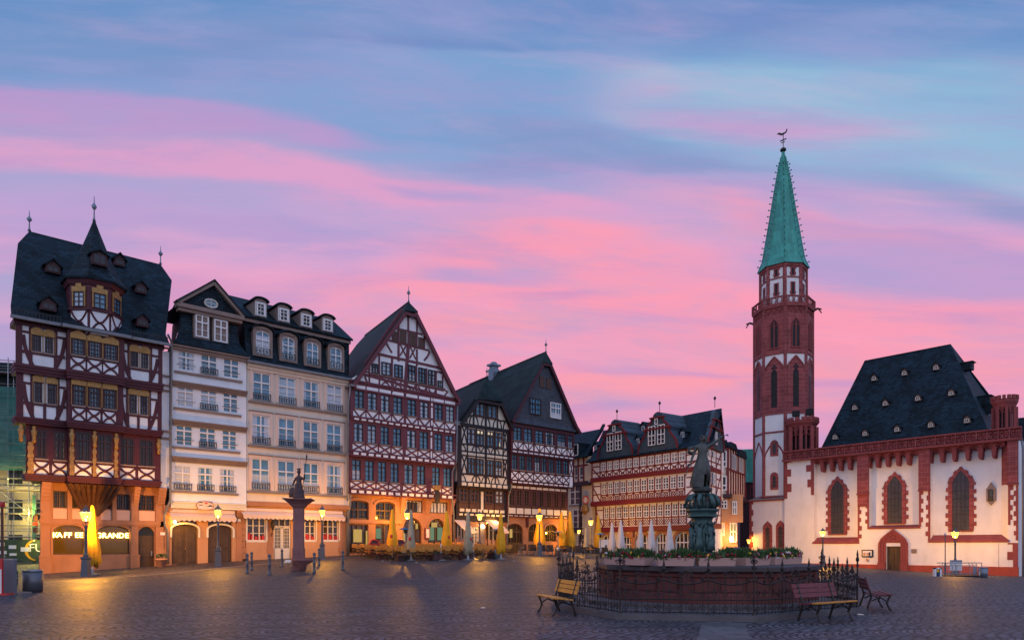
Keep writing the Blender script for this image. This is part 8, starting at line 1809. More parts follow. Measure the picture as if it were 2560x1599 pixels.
# ============================================================ stone pillar with the spear-bearing figure
def skin_fig(name, verts, edges, rads, m, parent, loc=(0,0,0), rz=0., scale=1., sub=2):
    me = bpy.data.meshes.new(name); me.from_pydata([Vector(v)*scale for v in verts], edges, []); o = bpy.data.objects.new(name, me); COL.objects.link(o)
    o.modifiers.new('skin', 'SKIN'); sv = me.skin_vertices[0].data
    for i, r in enumerate(rads): sv[i].radius = ((r[0] if isinstance(r, tuple) else r)*scale, (r[1] if isinstance(r, tuple) else r)*scale); sv[i].use_root = (i == 0)
    o.modifiers.new('sub', 'SUBSURF').levels = sub; dg = bpy.context.evaluated_depsgraph_get(); dg.update(); nm = bpy.data.meshes.new_from_object(o.evaluated_get(dg)); bpy.data.objects.remove(o); nm.materials.clear(); nm.materials.append(m)
    for p in nm.polygons: p.use_smooth = True
    q_ = bpy.data.objects.new(name, nm); COL.objects.link(q_); q_.parent = parent; q_.location = loc; q_.rotation_euler = (0,0,rz); return q_
Px, Py, Pg = foot(747, 1425); kp = FPX/Py
zz = lambda y: (HZY-y)/FPX*Py+CAMZ-Pg
pw = thing('statue_pillar', 'square red sandstone pillar fountain with small basin at its foot and flat capital', 'pillar', (Px, Py, Pg), R(8))
b = MB(); w = 24/kp/2; b.box(-w, w, -w, w, zz(1369), zz(1268)); b.box(-w*1.02, w*1.02, -w*1.02, w*1.02, .75, zz(1369)); obj('shaft', b, M['redplain'] if False else mat('pillar_stone', (.27,.12,.11), .85, .22, 1.5, .3, dirt=.4), pw)
PS = MATS['pillar_stone']; b = MB(); b.box(-w*1.12, w*1.12, -w*1.12, w*1.12, 0, zz(1369)); b.box(-w*1.3, w*1.3, -w*1.3, w*1.3, 0, .22); obj('pedestal', b, PS, pw)
b = MB(); b.lathe([(w*1.0*1.41,zz(1270)),(w*1.5*1.41,zz(1263)),(w*1.55*1.41,zz(1261)),(w*2.5*1.41,zz(1251)),(w*2.9*1.41,zz(1249)),(w*2.9*1.41,zz(1246.5))], 4, rot=R(45)); obj('capital', b, PS, pw)
b = MB(); b.lathe([(.18,.05),(.2,.3),(.55,.5),(.62,.62),(.55,.62),(.48,.55)], 12, (.28,-.55)); obj('water_bowl', b, PS, pw, True)
fg_ = thing('spear_figure', 'weathered stone figure in helmet and robe holding up a thin spear on the pillar', 'statue', (Px, Py, Pg+zz(1246.6)), R(-12)); SS = mat('dark_stone', (.085,.055,.055), .85, .35, 4., .5)
V_ = [(0,0,.95),(0,0,1.2),(.0,0,1.45),(0,0,1.58),(.02,-.02,1.72),(.02,-.02,1.84), (-.22,0,1.42),(-.38,.02,1.15),(-.42,-.08,.88), (.22,0,1.42),(.42,-.05,1.30),(.50,-.15,1.62), (-.12,0,.9),(-.14,-.05,.45),(-.14,-.12,.04), (.14,0,.9),(.16,-.1,.48),(.16,-.1,.04)]
E_ = [(0,1),(1,2),(2,3),(3,4),(4,5),(2,6),(6,7),(7,8),(2,9),(9,10),(10,11),(0,12),(12,13),(13,14),(0,15),(15,16),(16,17)]
Rr = [(.19,.15),(.17,.13),(.19,.13),.065,(.09,.10),(.07,.08),.09,.07,.055,.09,.07,.05,.13,.11,.08,.13,.11,.08]
SC = (zz(1175)-zz(1246.6))/1.95; skin_fig('body', V_, E_, Rr, SS, fg_, scale=SC)
b = MB(); n = 18; rings = []
for r, z in ((.40,0.0),(.37,.2),(.33,.5),(.27,.85),(.21,1.05),(.18,1.12)): rings.append(b.pts([(SC*r*(1+.12*math.sin(5*a+z*3))*math.cos(a), SC*r*.8*(1+.1*math.sin(7*a))*math.sin(a), SC*z) for a in [2*math.pi*k/n for k in range(n)]]))
for A, B in zip(rings, rings[1:]):
    for k in range(n): b.f.append([A[k], A[(k+1)%n], B[(k+1)%n], B[k]])
b.f.append(rings[0][::-1]); b.f.append(rings[-1]); obj('robe', b, SS, fg_, True)
b = MB(); b.lathe([(SC*.13,SC*1.78),(SC*.14,SC*1.84),(SC*.10,SC*1.94),(SC*.02,SC*1.98)], 10, (SC*.02,-SC*.02)); b.tube([(SC*.02,SC*.14,SC*1.80),(SC*.02,SC*.10,SC*1.98),(SC*.02,-SC*.03,SC*2.08),(SC*.02,-SC*.16,SC*1.99)], SC*.045, 5); b.tube([(-SC*.16,0,SC*2.05),(SC*.2,0,SC*2.05)], SC*.03, 5); obj('helmet', b, SS, fg_, True)
b = MB(); b.lathe([(.02,SC*.1),(SC*.26,SC*.12),(SC*.28,SC*.4),(SC*.2,SC*.75),(.02,SC*.78)], 10, (-SC*.42,-SC*.1), sy=.35); obj('shield', b, SS, fg_, True)
b = MB(); zt_sp = zz(1135)-zz(1246.6); b.tube([(SC*.36,-SC*.15,SC*.75),(SC*.50,-SC*.16,SC*1.62),(SC*.66,-SC*.16,zt_sp-.2)], .018, 5); b.tube([(SC*.655,-SC*.16,zt_sp-.3),(SC*.67,-SC*.16,zt_sp-.15),(SC*.685,-SC*.16,zt_sp)], [.02,.045,.005], 5); obj('spear', b, M['iron'], fg_)
P = foot(719.5, 1420); t = thing('info_lectern', 'low slanted information panel on a post left of the statue pillar', 'sign', P, -.1); b = MB(); b.tube([(0,0,0),(0,0,.38)], .03, 5); obj('post', b, M['sandgrey'], t); b = MB(); b.quad((-.18,-.12,.34),(.18,-.12,.34),(.18,.14,.48),(-.18,.14,.48)); b.quad((-.18,-.12,.31),(.18,-.12,.31),(.18,.14,.45),(-.18,.14,.45)); obj('panel', b, M['whiteg'], t)

# ============================================================ the fountain
FC = (5.45, 20.1); P1 = [(1.04,18.6),(2.34,15.8),(5.35,15.25),(8.83,17.4)]; oc = (5.3, 19.9); POLY = P1+[(2*oc[0]-x, 2*oc[1]-y) for x, y in P1]
def inset(poly, d):
    c = (sum(p[0] for p in poly)/len(poly), sum(p[1] for p in poly)/len(poly)); return [(c[0]+(x-c[0])*(1-d/math.hypot(x-c[0], y-c[1])), c[1]+(y-c[1])*(1-d/math.hypot(x-c[0], y-c[1]))) for x, y in poly]
gF = 0.
fo = thing('fountain', 'octagonal red sandstone fountain basin with dark rim on stepped base', 'fountain', (FC[0], FC[1], 0)); sh_ = lambda poly: [(x-FC[0], y-FC[1]) for x, y in poly]
b = MB(); b.pris2(sh_(POLY), -.3, .10); b.pris2(sh_(inset(POLY, .06)), .09, .13); obj('kerb', b, M['step'], fo)
def octp(ap, rot=0.): r = ap/math.cos(math.pi/8); return [(r*math.cos(math.pi/8+k*math.pi/4+rot), r*math.sin(math.pi/8+k*math.pi/4+rot)) for k in range(8)]
b = MB(); b.pris2(octp(3.35), .12, .22); obj('step', b, M['step'], fo)
A_ = 2.72; rr_ = 1/math.cos(math.pi/8); b = MB(); rt = math.pi/8
b.lathe([(x*rr_, z) for x, z in ((A_+.10,.2),(A_+.10,.42),(A_+.02,.50),(A_+.02,.86),(A_+.06,.9),(A_+.06,.96),(A_+.1,1.0),(A_-.3,1.0))], 8, rot=rt); obj('basin_wall', b, M['basin'], fo)
b = MB()
for k in range(8):
    a = k*math.pi/4+math.pi/8; p = (A_*rr_*math.cos(a), A_*rr_*math.sin(a)); b.tube([(p[0],p[1],.2),(p[0],p[1],1.0)], .12, 6)
    a = k*math.pi/4; n_v, t_v = Vector((math.cos(a), math.sin(a))), Vector((-math.sin(a), math.cos(a))); s_ = A_*math.tan(math.pi/8)-.16; c = n_v*(A_+.02)
    for i in range(3):
        q0 = c+t_v*(-s_+2*s_*i/3+.05); q1 = c+t_v*(-s_+2*s_*(i+1)/3-.05); b.pris2([tuple(q0-n_v*.05), tuple(q1-n_v*.05), tuple(q1+n_v*.035), tuple(q0+n_v*.035)], .52, .84)
obj('basin_panels', b, M['basin'], fo)
b = MB(); b.lathe([(x*rr_, z) for x, z in ((A_-.36,1.0),(A_+.12,1.0),(A_+.17,1.03),(A_+.17,1.13),(A_+.12,1.165),(A_-.36,1.165))], 8, rot=rt); obj('rim', b, M['rim'], fo)
b = MB(); b.lathe([(A_-.3, .8), (A_-.32, .82)], 8, rot=rt); obj('water', b, M['glassd'], fo)
# bronze pedestal
bx = ((1755-1280)/FPX*FC[1]-FC[0]); ks = FPX/FC[1]; hz = lambda y: CAMZ-(y-HZY)/ks
pd = MB(); R_ = lambda px: px/ks/2
pd.lathe([(R_(60),.6),(R_(60),hz(1400)),(R_(54),hz(1397)),(R_(52),hz(1382)),(R_(56),hz(1379))], 6, (bx,0), R(30)); obj('pedestal_base', pd, M['bronze'], fo)
pd = MB(); pd.lathe([(R_(58),hz(1380)),(R_(52),hz(1376)),(R_(50),hz(1300)),(R_(56),hz(1294)),(R_(80),hz(1291)),(R_(80),hz(1287)),(R_(70),hz(1284)),(R_(72),hz(1281)),(R_(84),hz(1276)),(R_(84),hz(1272)),(R_(60),hz(1270))], 6, (bx,0), R(30)); obj('pedestal_shaft', pd, M['bronze'], fo)
pd = MB(); pd.lathe([(R_(46),hz(1272)),(R_(34),hz(1255)),(R_(34),hz(1232)),(R_(50),hz(1227)),(R_(52),hz(1222)),(R_(44),hz(1219.5))], 12, (bx,0)); obj('pedestal_drum', pd, M['bronzed'], fo)
rl_ = random.Random(5)
def relief(k, z0, z1, r, nm='relief_figure', m='bronze'):
    a = R(-90)+k; x, y = bx+r*math.cos(a), r*math.sin(a); H_ = z1-z0; ta = (-math.sin(a), math.cos(a)); b = MB()
    f = lambda s, z, d=0.: (x+ta[0]*s*H_+math.cos(a)*d*H_, y+ta[1]*s*H_+math.sin(a)*d*H_, z0+z*H_)
    b.tube([f(0,.02),f(.02,.25,.02),f(0,.5,.03),f(-.01,.75,.03),f(0,.84)], [H_*.17,H_*.13,H_*.10,H_*.12,H_*.05], 8); b.ball(f(0,.93,.02), H_*.075, 8, 6)
    b.tube([f(-.1,.76),f(-.2,.6,.06),f(-.08,.5,.1)], H_*.035, 5); b.tube([f(.1,.76),f(.2,.9,.04),f(.24,.98,.05)], H_*.035, 5); b.tube([f(.05,.45,.03),f(.1,.2,.1),f(.08,.02,.06)], H_*.06, 6); b.tube([f(-.12,.6,.05),f(-.16,.3,.06),f(-.1,.05,.03)], H_*.045, 5)
    obj(nm, b, M[m], fo, True)
for i, k in enumerate((-R(32), R(32), -R(95), R(95), R(150), -R(150))): relief(k, hz(1376), hz(1302), R_(44))
for i, k in enumerate((R(-2), R(90), R(-90), R(180))):
    relief(k, hz(1271), hz(1234), R_(34), 'siren_figure')
for k in (-R(62), R(62), R(120), -R(120), R(25), -R(25)):
    a = R(-90)+k; b = MB(); ca, sa = math.cos(a), math.sin(a); rr0 = R_(40)
    P_s = [(bx+ca*(rr0+R_(44)*s), sa*(rr0+R_(44)*s), z) for s, z in ((0,hz(1236)),(.55,hz(1240)),(.85,hz(1250)),(.95,hz(1262)),(.6,hz(1270)),(.3,hz(1266)),(.35,hz(1258)),(.55,hz(1257)))]
    b.tube(P_s, [.05,.06,.07,.075,.06,.05,.035,.02], 7); obj('volute', b, M['bronze'], fo, True)
# the figure of justice on top
zS0 = hz(1221); js = thing('justice_statue', 'dark bronze statue of a woman with raised right-hand scales arm and lowered sword on the fountain', 'statue', (FC[0]+bx, FC[1], zS0))
js['label'] = 'dark bronze woman on the fountain column, one arm stretched up, a sword in the other'
HS = (hz(1088)-zS0)/1.72
V_ = [(.0,0,.93),(.01,.0,1.12),(.03,0,1.32),(.035,.0,1.46),(.04,-.01,1.54),(.045,-.03,1.64),
      (-.17,0,1.36),(-.27,.03,1.12),(-.36,-.04,.88),(-.40,-.06,.82),
      (.20,0,1.37),(.43,-.02,1.50),(.64,-.06,1.68),(.72,-.08,1.71),
      (-.10,.01,.88),(-.13,-.04,.50),(-.15,.0,.12),(-.17,-.12,.05),
      (.11,0,.88),(.17,-.16,.56),(.14,-.03,.12),(.14,-.16,.05)]
E_ = [(0,1),(1,2),(2,3),(3,4),(4,5),(2,6),(6,7),(7,8),(8,9),(2,10),(10,11),(11,12),(12,13),(0,14),(14,15),(15,16),(16,17),(0,18),(18,19),(19,20),(20,21)]
Rr = [(.16,.13),(.125,.10),(.16,.115),.05,(.075,.085),(.07,.08),.07,.05,.038,.035,.07,.05,.036,.03,.11,.075,.045,.035,.11,.08,.048,.035]
skin_fig('body', V_, E_, Rr, M['bronzed'], js, scale=HS)
b = MB()
for hx, hz_, s in ((-.41,.80,-1),(.74,1.715,1)):
    for i in range(5): a = -.5+i*.25; b.tube([(HS*hx, HS*-.07, HS*hz_), (HS*(hx+s*.05), HS*(-.07+.03*a), HS*(hz_+(.02 if s > 0 else -.05)+a*.03)), (HS*(hx+s*.09*(1-abs(a)*.3)), HS*(-.08+.04*a), HS*(hz_-.01*(s > 0)-(.07 if s < 0 else 0)+a*.05))], HS*.011, 4)
obj('fingers', b, M['bronzed'], js)
def shell(name, prof, n=26, fold=.1, nf=9, cut=None, m='bronzed', sy=.8):
    b = MB(); rings = []
    for r, z, cx in prof: rings.append(b.pts([(HS*(cx+r*(1+fold*math.sin(nf*a+z*4))*math.cos(a)), HS*(r*sy*(1+fold*math.cos(nf*a))*math.sin(a)), HS*z) for a in [2*math.pi*k/n for k in range(n)]]))
    for A, B in zip(rings, rings[1:]):
        for k in range(n):
            if cut and cut(2*math.pi*k/n) and A[0] < 2*n: continue
            b.f.append([A[k], A[(k+1)%n], B[(k+1)%n], B[k]])
    return obj(name, b, M[m], js, True)
shell('skirt', [(.30,.04,-.06),(.31,.2,-.05),(.29,.45,-.03),(.26,.68,-.0),(.20,.88,.0)], cut=lambda a: 4.75 < a < 5.4)
shell('peplum', [(.25,.66,.02),(.235,.72,.02),(.20,.88,.01),(.15,1.05,.01),(.135,1.12,.01)], fold=.09, nf=11)
shell('bodice', [(.14,1.08,.01),(.155,1.2,.02),(.175,1.30,.03),(.15,1.40,.03),(.07,1.46,.035)], fold=.03, nf=6, sy=.75)
b = MB(); b.ball((HS*.045,-HS*.03,HS*1.60), HS*.088, 12, 8, (.88,1.,1.18)); b.tube([(HS*.045,-HS*.125,HS*1.62),(HS*.045,-HS*.145,HS*1.585),(HS*.045,-HS*.12,HS*1.575)], HS*.014, 5); obj('head', b, M['bronzed'], js, True).rotation_euler = (0,0,0)
b = MB()
for i in range(60): a = rl_.uniform(0, 6.28); q_ = rl_.uniform(.1, 1); x_, y_, z_ = math.cos(a)*math.sqrt(1-q_*q_*.4)*.09, abs(math.sin(a))*.09-.0, .04+q_*.08-.09*(rl_.random() < .35); b.ball((HS*(.045+x_), HS*(-.01+y_*.95-(.03 if z_ > .06 else 0)), HS*(1.6+z_)), HS*.027, 5, 4)
obj('hair', b, M['bronzed'], js, True)
b = MB(); b.tube([(HS*-.41,-HS*.08,HS*.80),(HS*-.60,-HS*.16,HS*.32)], HS*.014, 4); b.tube([(HS*-.48,-HS*.08,HS*.79),(HS*-.36,-HS*.09,HS*.73)], HS*.016, 4); obj('sword', b, M['bronzed'], js)
b = MB(); b.tube([(-HS*.20,HS*.08,HS*1.36),(-HS*.42,HS*.06,HS*1.30),(-HS*.44,HS*.02,HS*1.2),(-HS*.26,HS*.08,HS*1.14)], HS*.06, 7); obj('shawl', b, M['bronzed'], js, True)
b = MB(); b.lathe([(HS*.27,0),(HS*.28,HS*.03),(HS*.22,HS*.06)], 10); obj('plinth', b, M['bronze'], js)
# ============================================================ flower boxes on the rim
def fbox(x0, x1, Z0, Z1, lab, zt=1.165):
    p, q_ = Vector(((x0-1280)/FPX*Z0, Z0)), Vector(((x1-1280)/FPX*Z1, Z1)); c = (p+q_)/2; d = q_-p; L_ = d.length; t = thing('flower_box', lab, 'flower box', (c.x, c.y, zt), math.atan2(d.y, d.x), 'flower boxes on the fountain rim')
    b = MB(); w = .17; b.lathe([(1,0)], 4) if False else None
    a = b.pts([(-L_/2+.03,-w+.02,0),(L_/2-.03,-w+.02,0),(L_/2-.03,w-.02,0),(-L_/2+.03,w-.02,0),(-L_/2,-w,.2),(L_/2,-w,.2),(L_/2,w,.2),(-L_/2,w,.2)])
    for f in ((0,3,2,1),(4,5,6,7),(0,1,5,4),(1,2,6,5),(2,3,7,6),(3,0,4,7)): b.f.append([a[i] for i in f])
    obj('trough', b, M['planter'], t); rr = random.Random(int(x0)); lf, l2 = MB(), MB(); fl = {k: MB() for k in ('frd','fyl','fwh','fpk')}
    nleaf = int(620*L_)
    for i in range(nleaf):
        u = rr.uniform(-L_/2, L_/2); v = rr.uniform(-w*1.1, w*1.1); tall = .07+.24*abs(math.sin(u*3.1+x0))*(.6+.4*rr.random()); z0 = .19; z = z0+tall*rr.random()**.6; dx, dy = rr.uniform(-.05,.05), rr.uniform(-.05,.05); mb = lf if rr.random() < .6 else l2
        e = rr.uniform(.016, .04); an = rr.uniform(0, math.pi); ex, ey = e*math.cos(an), e*math.sin(an); mb.f.append(mb.pts([(u-ex,v-ey,max(z0-.06,z-.07)),(u+ex,v+ey,max(z0-.06,z-.07)),(u+dx,v+dy,z+.03)]))
    for k in range(int(15*L_)):
        u = rr.uniform(-L_/2, L_/2); cl = rr.choices(('frd','fyl','fwh','fpk'), (5,2,1.5,1.5))[0]; v = -w*rr.uniform(.7,1.15); z = .22+rr.uniform(-.03,.10)
        for j in range(3): fl[cl].ball((u+rr.uniform(-.03,.03), v+rr.uniform(-.03,.02), z+rr.uniform(-.02,.03)), rr.uniform(.018,.030), 5, 4)
    obj('foliage', lf, M['leaf'], t)['kind'] = 'stuff'; obj('light_foliage', l2, M['leaf2'], t)['kind'] = 'stuff'
    for k, mb in fl.items():
        if mb.f: obj({'frd':'red_flowers','fyl':'yellow_flowers','fwh':'white_flowers','fpk':'pink_flowers'}[k], mb, M[k], t)['kind'] = 'stuff'
fbox(1521, 1568, 19.3, 18.6, 'short pinkish flower box, leftmost on the fountain rim'); fbox(1572, 1623, 18.5, 17.9, 'pinkish flower box, second from the left on the rim'); fbox(1641, 1733, 17.55, 17.55, 'pinkish flower box on the front rim, left of the fountain column'); fbox(1741, 1836, 17.55, 17.55, 'pinkish flower box on the front rim, right of the fountain column')
fbox(1850, 1912, 17.75, 18.5, 'flower box with white blossoms, second from the right on the rim'); fbox(1923, 1992, 18.8, 19.8, 'flower box with a yellow clump, rightmost on the fountain rim')
# ============================================================ wrought iron fence
fe = thing('iron_fence', 'ornate wrought iron fence with scrolls and spear finials around the fountain', 'fence', (FC[0], FC[1], .10))
FP = sh_(inset(POLY, .22)); rf_ = random.Random(11)
def spiral(mb, c, t_v, z, r, turns=1.4, sg=1, th=.012, n=14, ph=0., up=1):
    mb.tube([(c[0]+t_v[0]*sg*r*(1-i/n*.8)*math.cos(ph+turns*2*math.pi*i/n), c[1]+t_v[1]*sg*r*(1-i/n*.8)*math.cos(ph+turns*2*math.pi*i/n), z+up*r*(1-i/n*.8)*math.sin(ph+turns*2*math.pi*i/n)) for i in range(n+1)], th, 3, False)
for si in range(8):
    p, q_ = Vector(FP[si]), Vector(FP[(si+1) % 8]); d = q_-p; L_ = d.length; t_v = d/L_; n_pan = max(3, round(L_/.95))
    for j in range(n_pan):
        c0_, c1_ = p+t_v*(L_*j/n_pan), p+t_v*(L_*(j+1)/n_pan)
        # post
        corner = j == 0; hgt = 1.22 if corner else 1.02; b = MB(); b.tube([(c0_.x,c0_.y,0),(c0_.x,c0_.y,hgt)], .021 if corner else .015, 5)
        b.lathe([(.022,hgt-.02),(.045,hgt+.03),(.02,hgt+.08),(.03,hgt+.12),(.003,hgt+.26)], 6, (c0_.x,c0_.y)); b.lathe([(.05,0),(.04,.05),(.02,.1)], 6, (c0_.x,c0_.y))
        for sg in (-1, 1):
            for zz_, r in ((hgt-.02,.055),(hgt-.16,.045)) if corner else ((hgt-.05,.045),): cc = c0_+t_v*sg*r*1.1; spiral(b, (cc.x,cc.y), t_v, zz_, r, 1.3, sg, .013, 10)
        obj('post', b, M['iron'], fe)
        b = MB(); w = (c1_-c0_).length; ztop = .80
        for z in (.07, .36): b.tube([(c0_.x,c0_.y,z),(c1_.x,c1_.y,z)], .014, 4)
        # hanging garland rail
        gp = []
        for k in range(9): t_ = k/8; cc = c0_+(c1_-c0_)*t_; gp.append((cc.x, cc.y, ztop-.10*math.sin(math.pi*t_)))
        b.tube(gp, .018, 4)
        nb = 8
        for k in range(1, nb):
            cc = c0_+(c1_-c0_)*(k/nb); zt_ = ztop-.10*math.sin(math.pi*k/nb); b.tube([(cc.x,cc.y,.02),(cc.x,cc.y,zt_)], .009, 3)
            if k % 2: b.lathe([(.014,zt_-.02),(.004,zt_+.06)], 4, (cc.x,cc.y))
        for k in range(4):
            cc = c0_+(c1_-c0_)*((k+.5)/4); zt_ = ztop-.10*math.sin(math.pi*(k+.5)/4)
            for zz_, r in ((.17,.085),(.50,.085),(zt_+.07,.05)): spiral(b, (cc.x,cc.y), t_v, zz_, r*w/.95, 1.5, 1 if k % 2 else -1, .012, 12, ph=k, up=1 if zz_ > .3 else -1)
        cc = (c0_+c1_)/2; zt_ = ztop-.06
        for sg in (-1, 1): c2 = cc+t_v*sg*.09; spiral(b, (c2.x,c2.y), t_v, zt_+.16, .075, 1.3, sg, .014, 12)
        b.tube([(cc.x,cc.y,zt_-.04),(cc.x,cc.y,zt_+.26)], .010, 4); b.lathe([(.012,zt_+.22),(.03,zt_+.27),(.003,zt_+.36)], 5, (cc.x,cc.y))
        obj('scroll_panel', b, M['iron'], fe)
# ============================================================ benches
def make_bench(lab, lastm, frontm='orange'):
    t = thing('park_bench', lab, 'bench', group='slatted benches around the fountain'); b = MB(); L_ = 1.5
    for i in range(3):
        z0 = .52+i*.105; y0 = .20+i*.035; a = b.pts([(-L_/2,y0,z0),(L_/2,y0,z0),(L_/2,y0+.028,z0+.09),(-L_/2,y0+.028,z0+.09),(-L_/2,y0+.03,z0),(L_/2,y0+.03,z0),(L_/2,y0+.058,z0+.09),(-L_/2,y0+.058,z0+.09)])
        for f in ((0,1,2,3),(7,6,5,4),(0,4,5,1),(1,5,6,2),(2,6,7,3),(3,7,4,0)): b.f.append([a[k] for k in f])
        o = obj('back_slat', b, M[lastm], t); b = MB()
        for s in (-.58, .58): b.ball((s, y0+.012, z0+.05), .014, 6, 4)
        obj('bolt', b, M['steel'], o); b = MB()
    for i in range(4): b = MB(); b.box(-L_/2, L_/2, -.30+i*.115, -.21+i*.115, .415-.012*i, .445-.012*i); obj('seat_slat', b, M[frontm if i == 0 else lastm], t)
    for s in (-.56, .56):
        b = MB(); b.tube([(s,.30,.86),(s,.235,.62),(s,.17,.43),(s,.16,.34),(s,.22,.16),(s,.27,0)], [.02,.024,.028,.028,.025,.03], 5); b.tube([(s,-.30,.40),(s,.17,.40)], .024, 5); b.tube([(s,-.29,.41),(s,-.24,.30),(s,-.20,.20),(s,-.25,.08),(s,-.31,0)], [.022,.028,.028,.025,.03], 5); b.tube([(s,-.2,.25),(s,-.05,.34),(s,.15,.25)], .018, 5); obj('leg', b, M['iron'], t)
    return t
def bench_at(A, B, lab, bm, o=None, fm='orange'):
    (xa, ya), (xb, yb) = A, B; pa, pb = foot(xa, ya), foot(xb, yb); c = ((pa[0]+pb[0])/2, (pa[1]+pb[1])/2); d = (pb[0]-pa[0], pb[1]-pa[1]); t = make_bench(lab, bm, fm); t.location = (c[0], c[1], G(*c)); t.rotation_euler = (0, 0, math.atan2(d[1], d[0])); return t
bench_at((1418.5,1540.5), (1369,1527), 'bench with orange slats left of the fountain fence', 'orange').rotation_euler[2] += math.pi
bench_at((2010,1555), (2112,1546), 'bench with red back slats and one orange front slat, right of the fountain', 'redwood')
t = make_bench('red slatted bench turned sideways at the far right end of the fountain fence', 'redwood', 'redwood'); P = foot(2185, 1521); t.location = P; t.rotation_euler = (0,0,R(72))
# ============================================================ left edge of the square
P = foot(82, 1479); t = thing('litter_bin', 'large grey cylindrical litter bin at the left edge of the square', 'bin', P); b = MB(); r = 43/(FPX/P[1])/2; h = 56/(FPX/P[1]); b.lathe([(r,0.03),(r,h*.93)], 24); obj('drum', b, M['bin'], t, True); b = MB(); b.lathe([(r*1.02,h*.9),(r*1.03,h*.96),(r*.98,h),(r*.8,h),(r*.78,h*.93)], 24); obj('rim', b, M['steel'], t, True); b = MB(); b.lathe([(r*.95,0),(r*.95,.04)], 24); obj('foot_ring', b, M['rubber'], t)
def at2(x, y): return foot(x, y)
P = foot(16, 1483); t = thing('advert_stand', 'upright grey panel stand with flat base plate beside the bicycle', 'stand', P, R(62)); b = MB(); b.box(-.05, .05, -.55, .55, .0, 1.15); obj('panel', b, M['bin'], t); b = MB(); b.box(-.06, .06, -.56, .56, 1.15, 1.19); obj('top_rail', b, M['steel'], t); b = MB(); b.box(-.15, .55, -.5, .5, 0, .05); obj('base_plate', b, M['sandgrey'], t)
P = foot(4, 1486); t = thing('red_board', 'bright red board cut by the left border of the picture', 'sign', P, R(10)); b = MB(); b.box(-.9, .04, -.04, .04, .05, 1.2); obj('board', b, M['redpaint'], t); b = MB(); b.box(-.02, .02, -.06, .05, 0, .85); obj('white_edge', b, M['white'], t); b = MB(); b.box(-.8, .28, -.25, .25, 0, .05); obj('foot', b, M['redpaint'], t)
P = at(6, 27); t = thing('marker_pole', 'tall thin pole with a red cap at the left border', 'pole', P); b = MB(); b.tube([(0,0,0),(0,0,3.2)], .05, 8); obj('pole', b, M['brown'], t); b = MB(); b.lathe([(.08,3.12),(.1,3.2),(.09,3.3),(.02,3.33)], 10); obj('cap', b, M['redpaint'], t)
# bicycle
P = foot(36, 1468); t = thing('bicycle', 'dark bicycle parked behind the grey panel stand at the left edge', 'bicycle', P, R(-62)); rw = .33
for s in (-.52, .52):
    b = MB(); n = 22; b.tube([(s+rw*math.cos(2*math.pi*i/n), 0, rw+rw*math.sin(2*math.pi*i/n)) for i in range(n+1)], .022, 5); w_ = obj('wheel', b, M['rubber'], t); b = MB()
    for i in range(10): a = math.pi*i/10*2; b.tube([(s,0,rw),(s+rw*math.cos(a),0,rw+rw*math.sin(a))], .003, 3)
    obj('spokes', b, M['steel'], w_)
b = MB(); S_ = [(-.52,0,rw),(-.1,0,.30),(-.22,0,.80),(.38,0,.86),(.52,0,rw)]
for i, j in ((0,1),(0,2),(1,2),(2,3),(1,3),(3,4)): b.tube([S_[i], S_[j]], .018, 5)
obj('frame', b, M['rubber'], t); b = MB(); b.tube([(.38,0,.86),(.40,0,1.02),(.42,-.02,1.04)], .014, 5); b.tube([(.36,-.3,1.05),(.42,-.1,1.04),(.42,.1,1.04),(.36,.3,1.05)], .015, 5); obj('handlebar', b, M['iron'], t); b = MB(); b.ball((-.24,0,.9), .1, 8, 5, (1.3,.7,.4)); obj('saddle', b, M['rubber'], t); b = MB(); b.tube([(-.1,-.12,.2),(-.1,.12,.4)], .015, 4); obj('pedals', b, M['steel'], t)
# hanging shop lantern sign at the corner
P = at(88, 40.); t = thing('hanging_lantern_sign', 'wrought bracket with a red-lit lantern sign at the corner house', 'sign', (P[0], P[1], 0)); zz_ = lambda y: CAMZ+(HZY-y)/FPX*40.
b = MB(); b.tube([(-.45,0,zz_(1278)),(-.2,0,zz_(1270)),(0,0,zz_(1276)),(.2,0,zz_(1270)),(.4,0,zz_(1280))], .02, 4); b.tube([(0,0,zz_(1276)),(0,0,zz_(1285))], .02, 4); obj('bracket', b, M['iron'], t); b = MB(); b.lathe([(.03,zz_(1285)),(.12,zz_(1288)),(.14,zz_(1302)),(.1,zz_(1303))], 8); obj('lantern', b, M['gold'], t)
M['redglow'] = emat('red_sign_glow', (1., .13, .03), 1.1); b = MB(); b.box(-.12,.12,-.05,.05,zz_(1313),zz_(1304)); obj('red_panel', b, M['redglow'], t); b = MB(); b.box(-.1,.1,-.05,.05,zz_(1331),zz_(1317)); obj('menu_case', b, M['brown'], t)
# ============================================================ scaffolded building far left
Fs = Fac(at(-40, 62, 0)[:2], R(14), 0); sb = Bld('scaffolded_building', 'pale building wrapped in scaffold and green netting beyond the corner house', Fs, -60, base=-.1); U = sb.U; Zz = sb.Zz
uE = U((104,0)); w = sb.mb('wall', 'cream'); w.box(-8, uE+3, 0, 8, -1, Zz((50,1000)))
for j in range(5):
    for i in range(4): a = uE-7+i*2.2; g_ = sb.mb('window_opening', 'glassd'); g_.box(a, a+1.1, -.03, .05, 1.+j*3.1, 2.8+j*3.1)
rf = sb.mb('roof', 'slategreen'); z0 = Zz((50,1000)); rf.prism([(-8,z0),(uE+4,z0),(uE+3,z0+3.2),(-7,z0+3.2)], -.5, 6)
sb.flush()
sf_ = thing('scaffold', 'tube scaffold with plank decks, rails and green netting on the pale building', 'scaffold', (sb.root.location[0], sb.root.location[1], sb.root.location[2]), Fs.th)
zT = Zz((50,905)); b = MB()
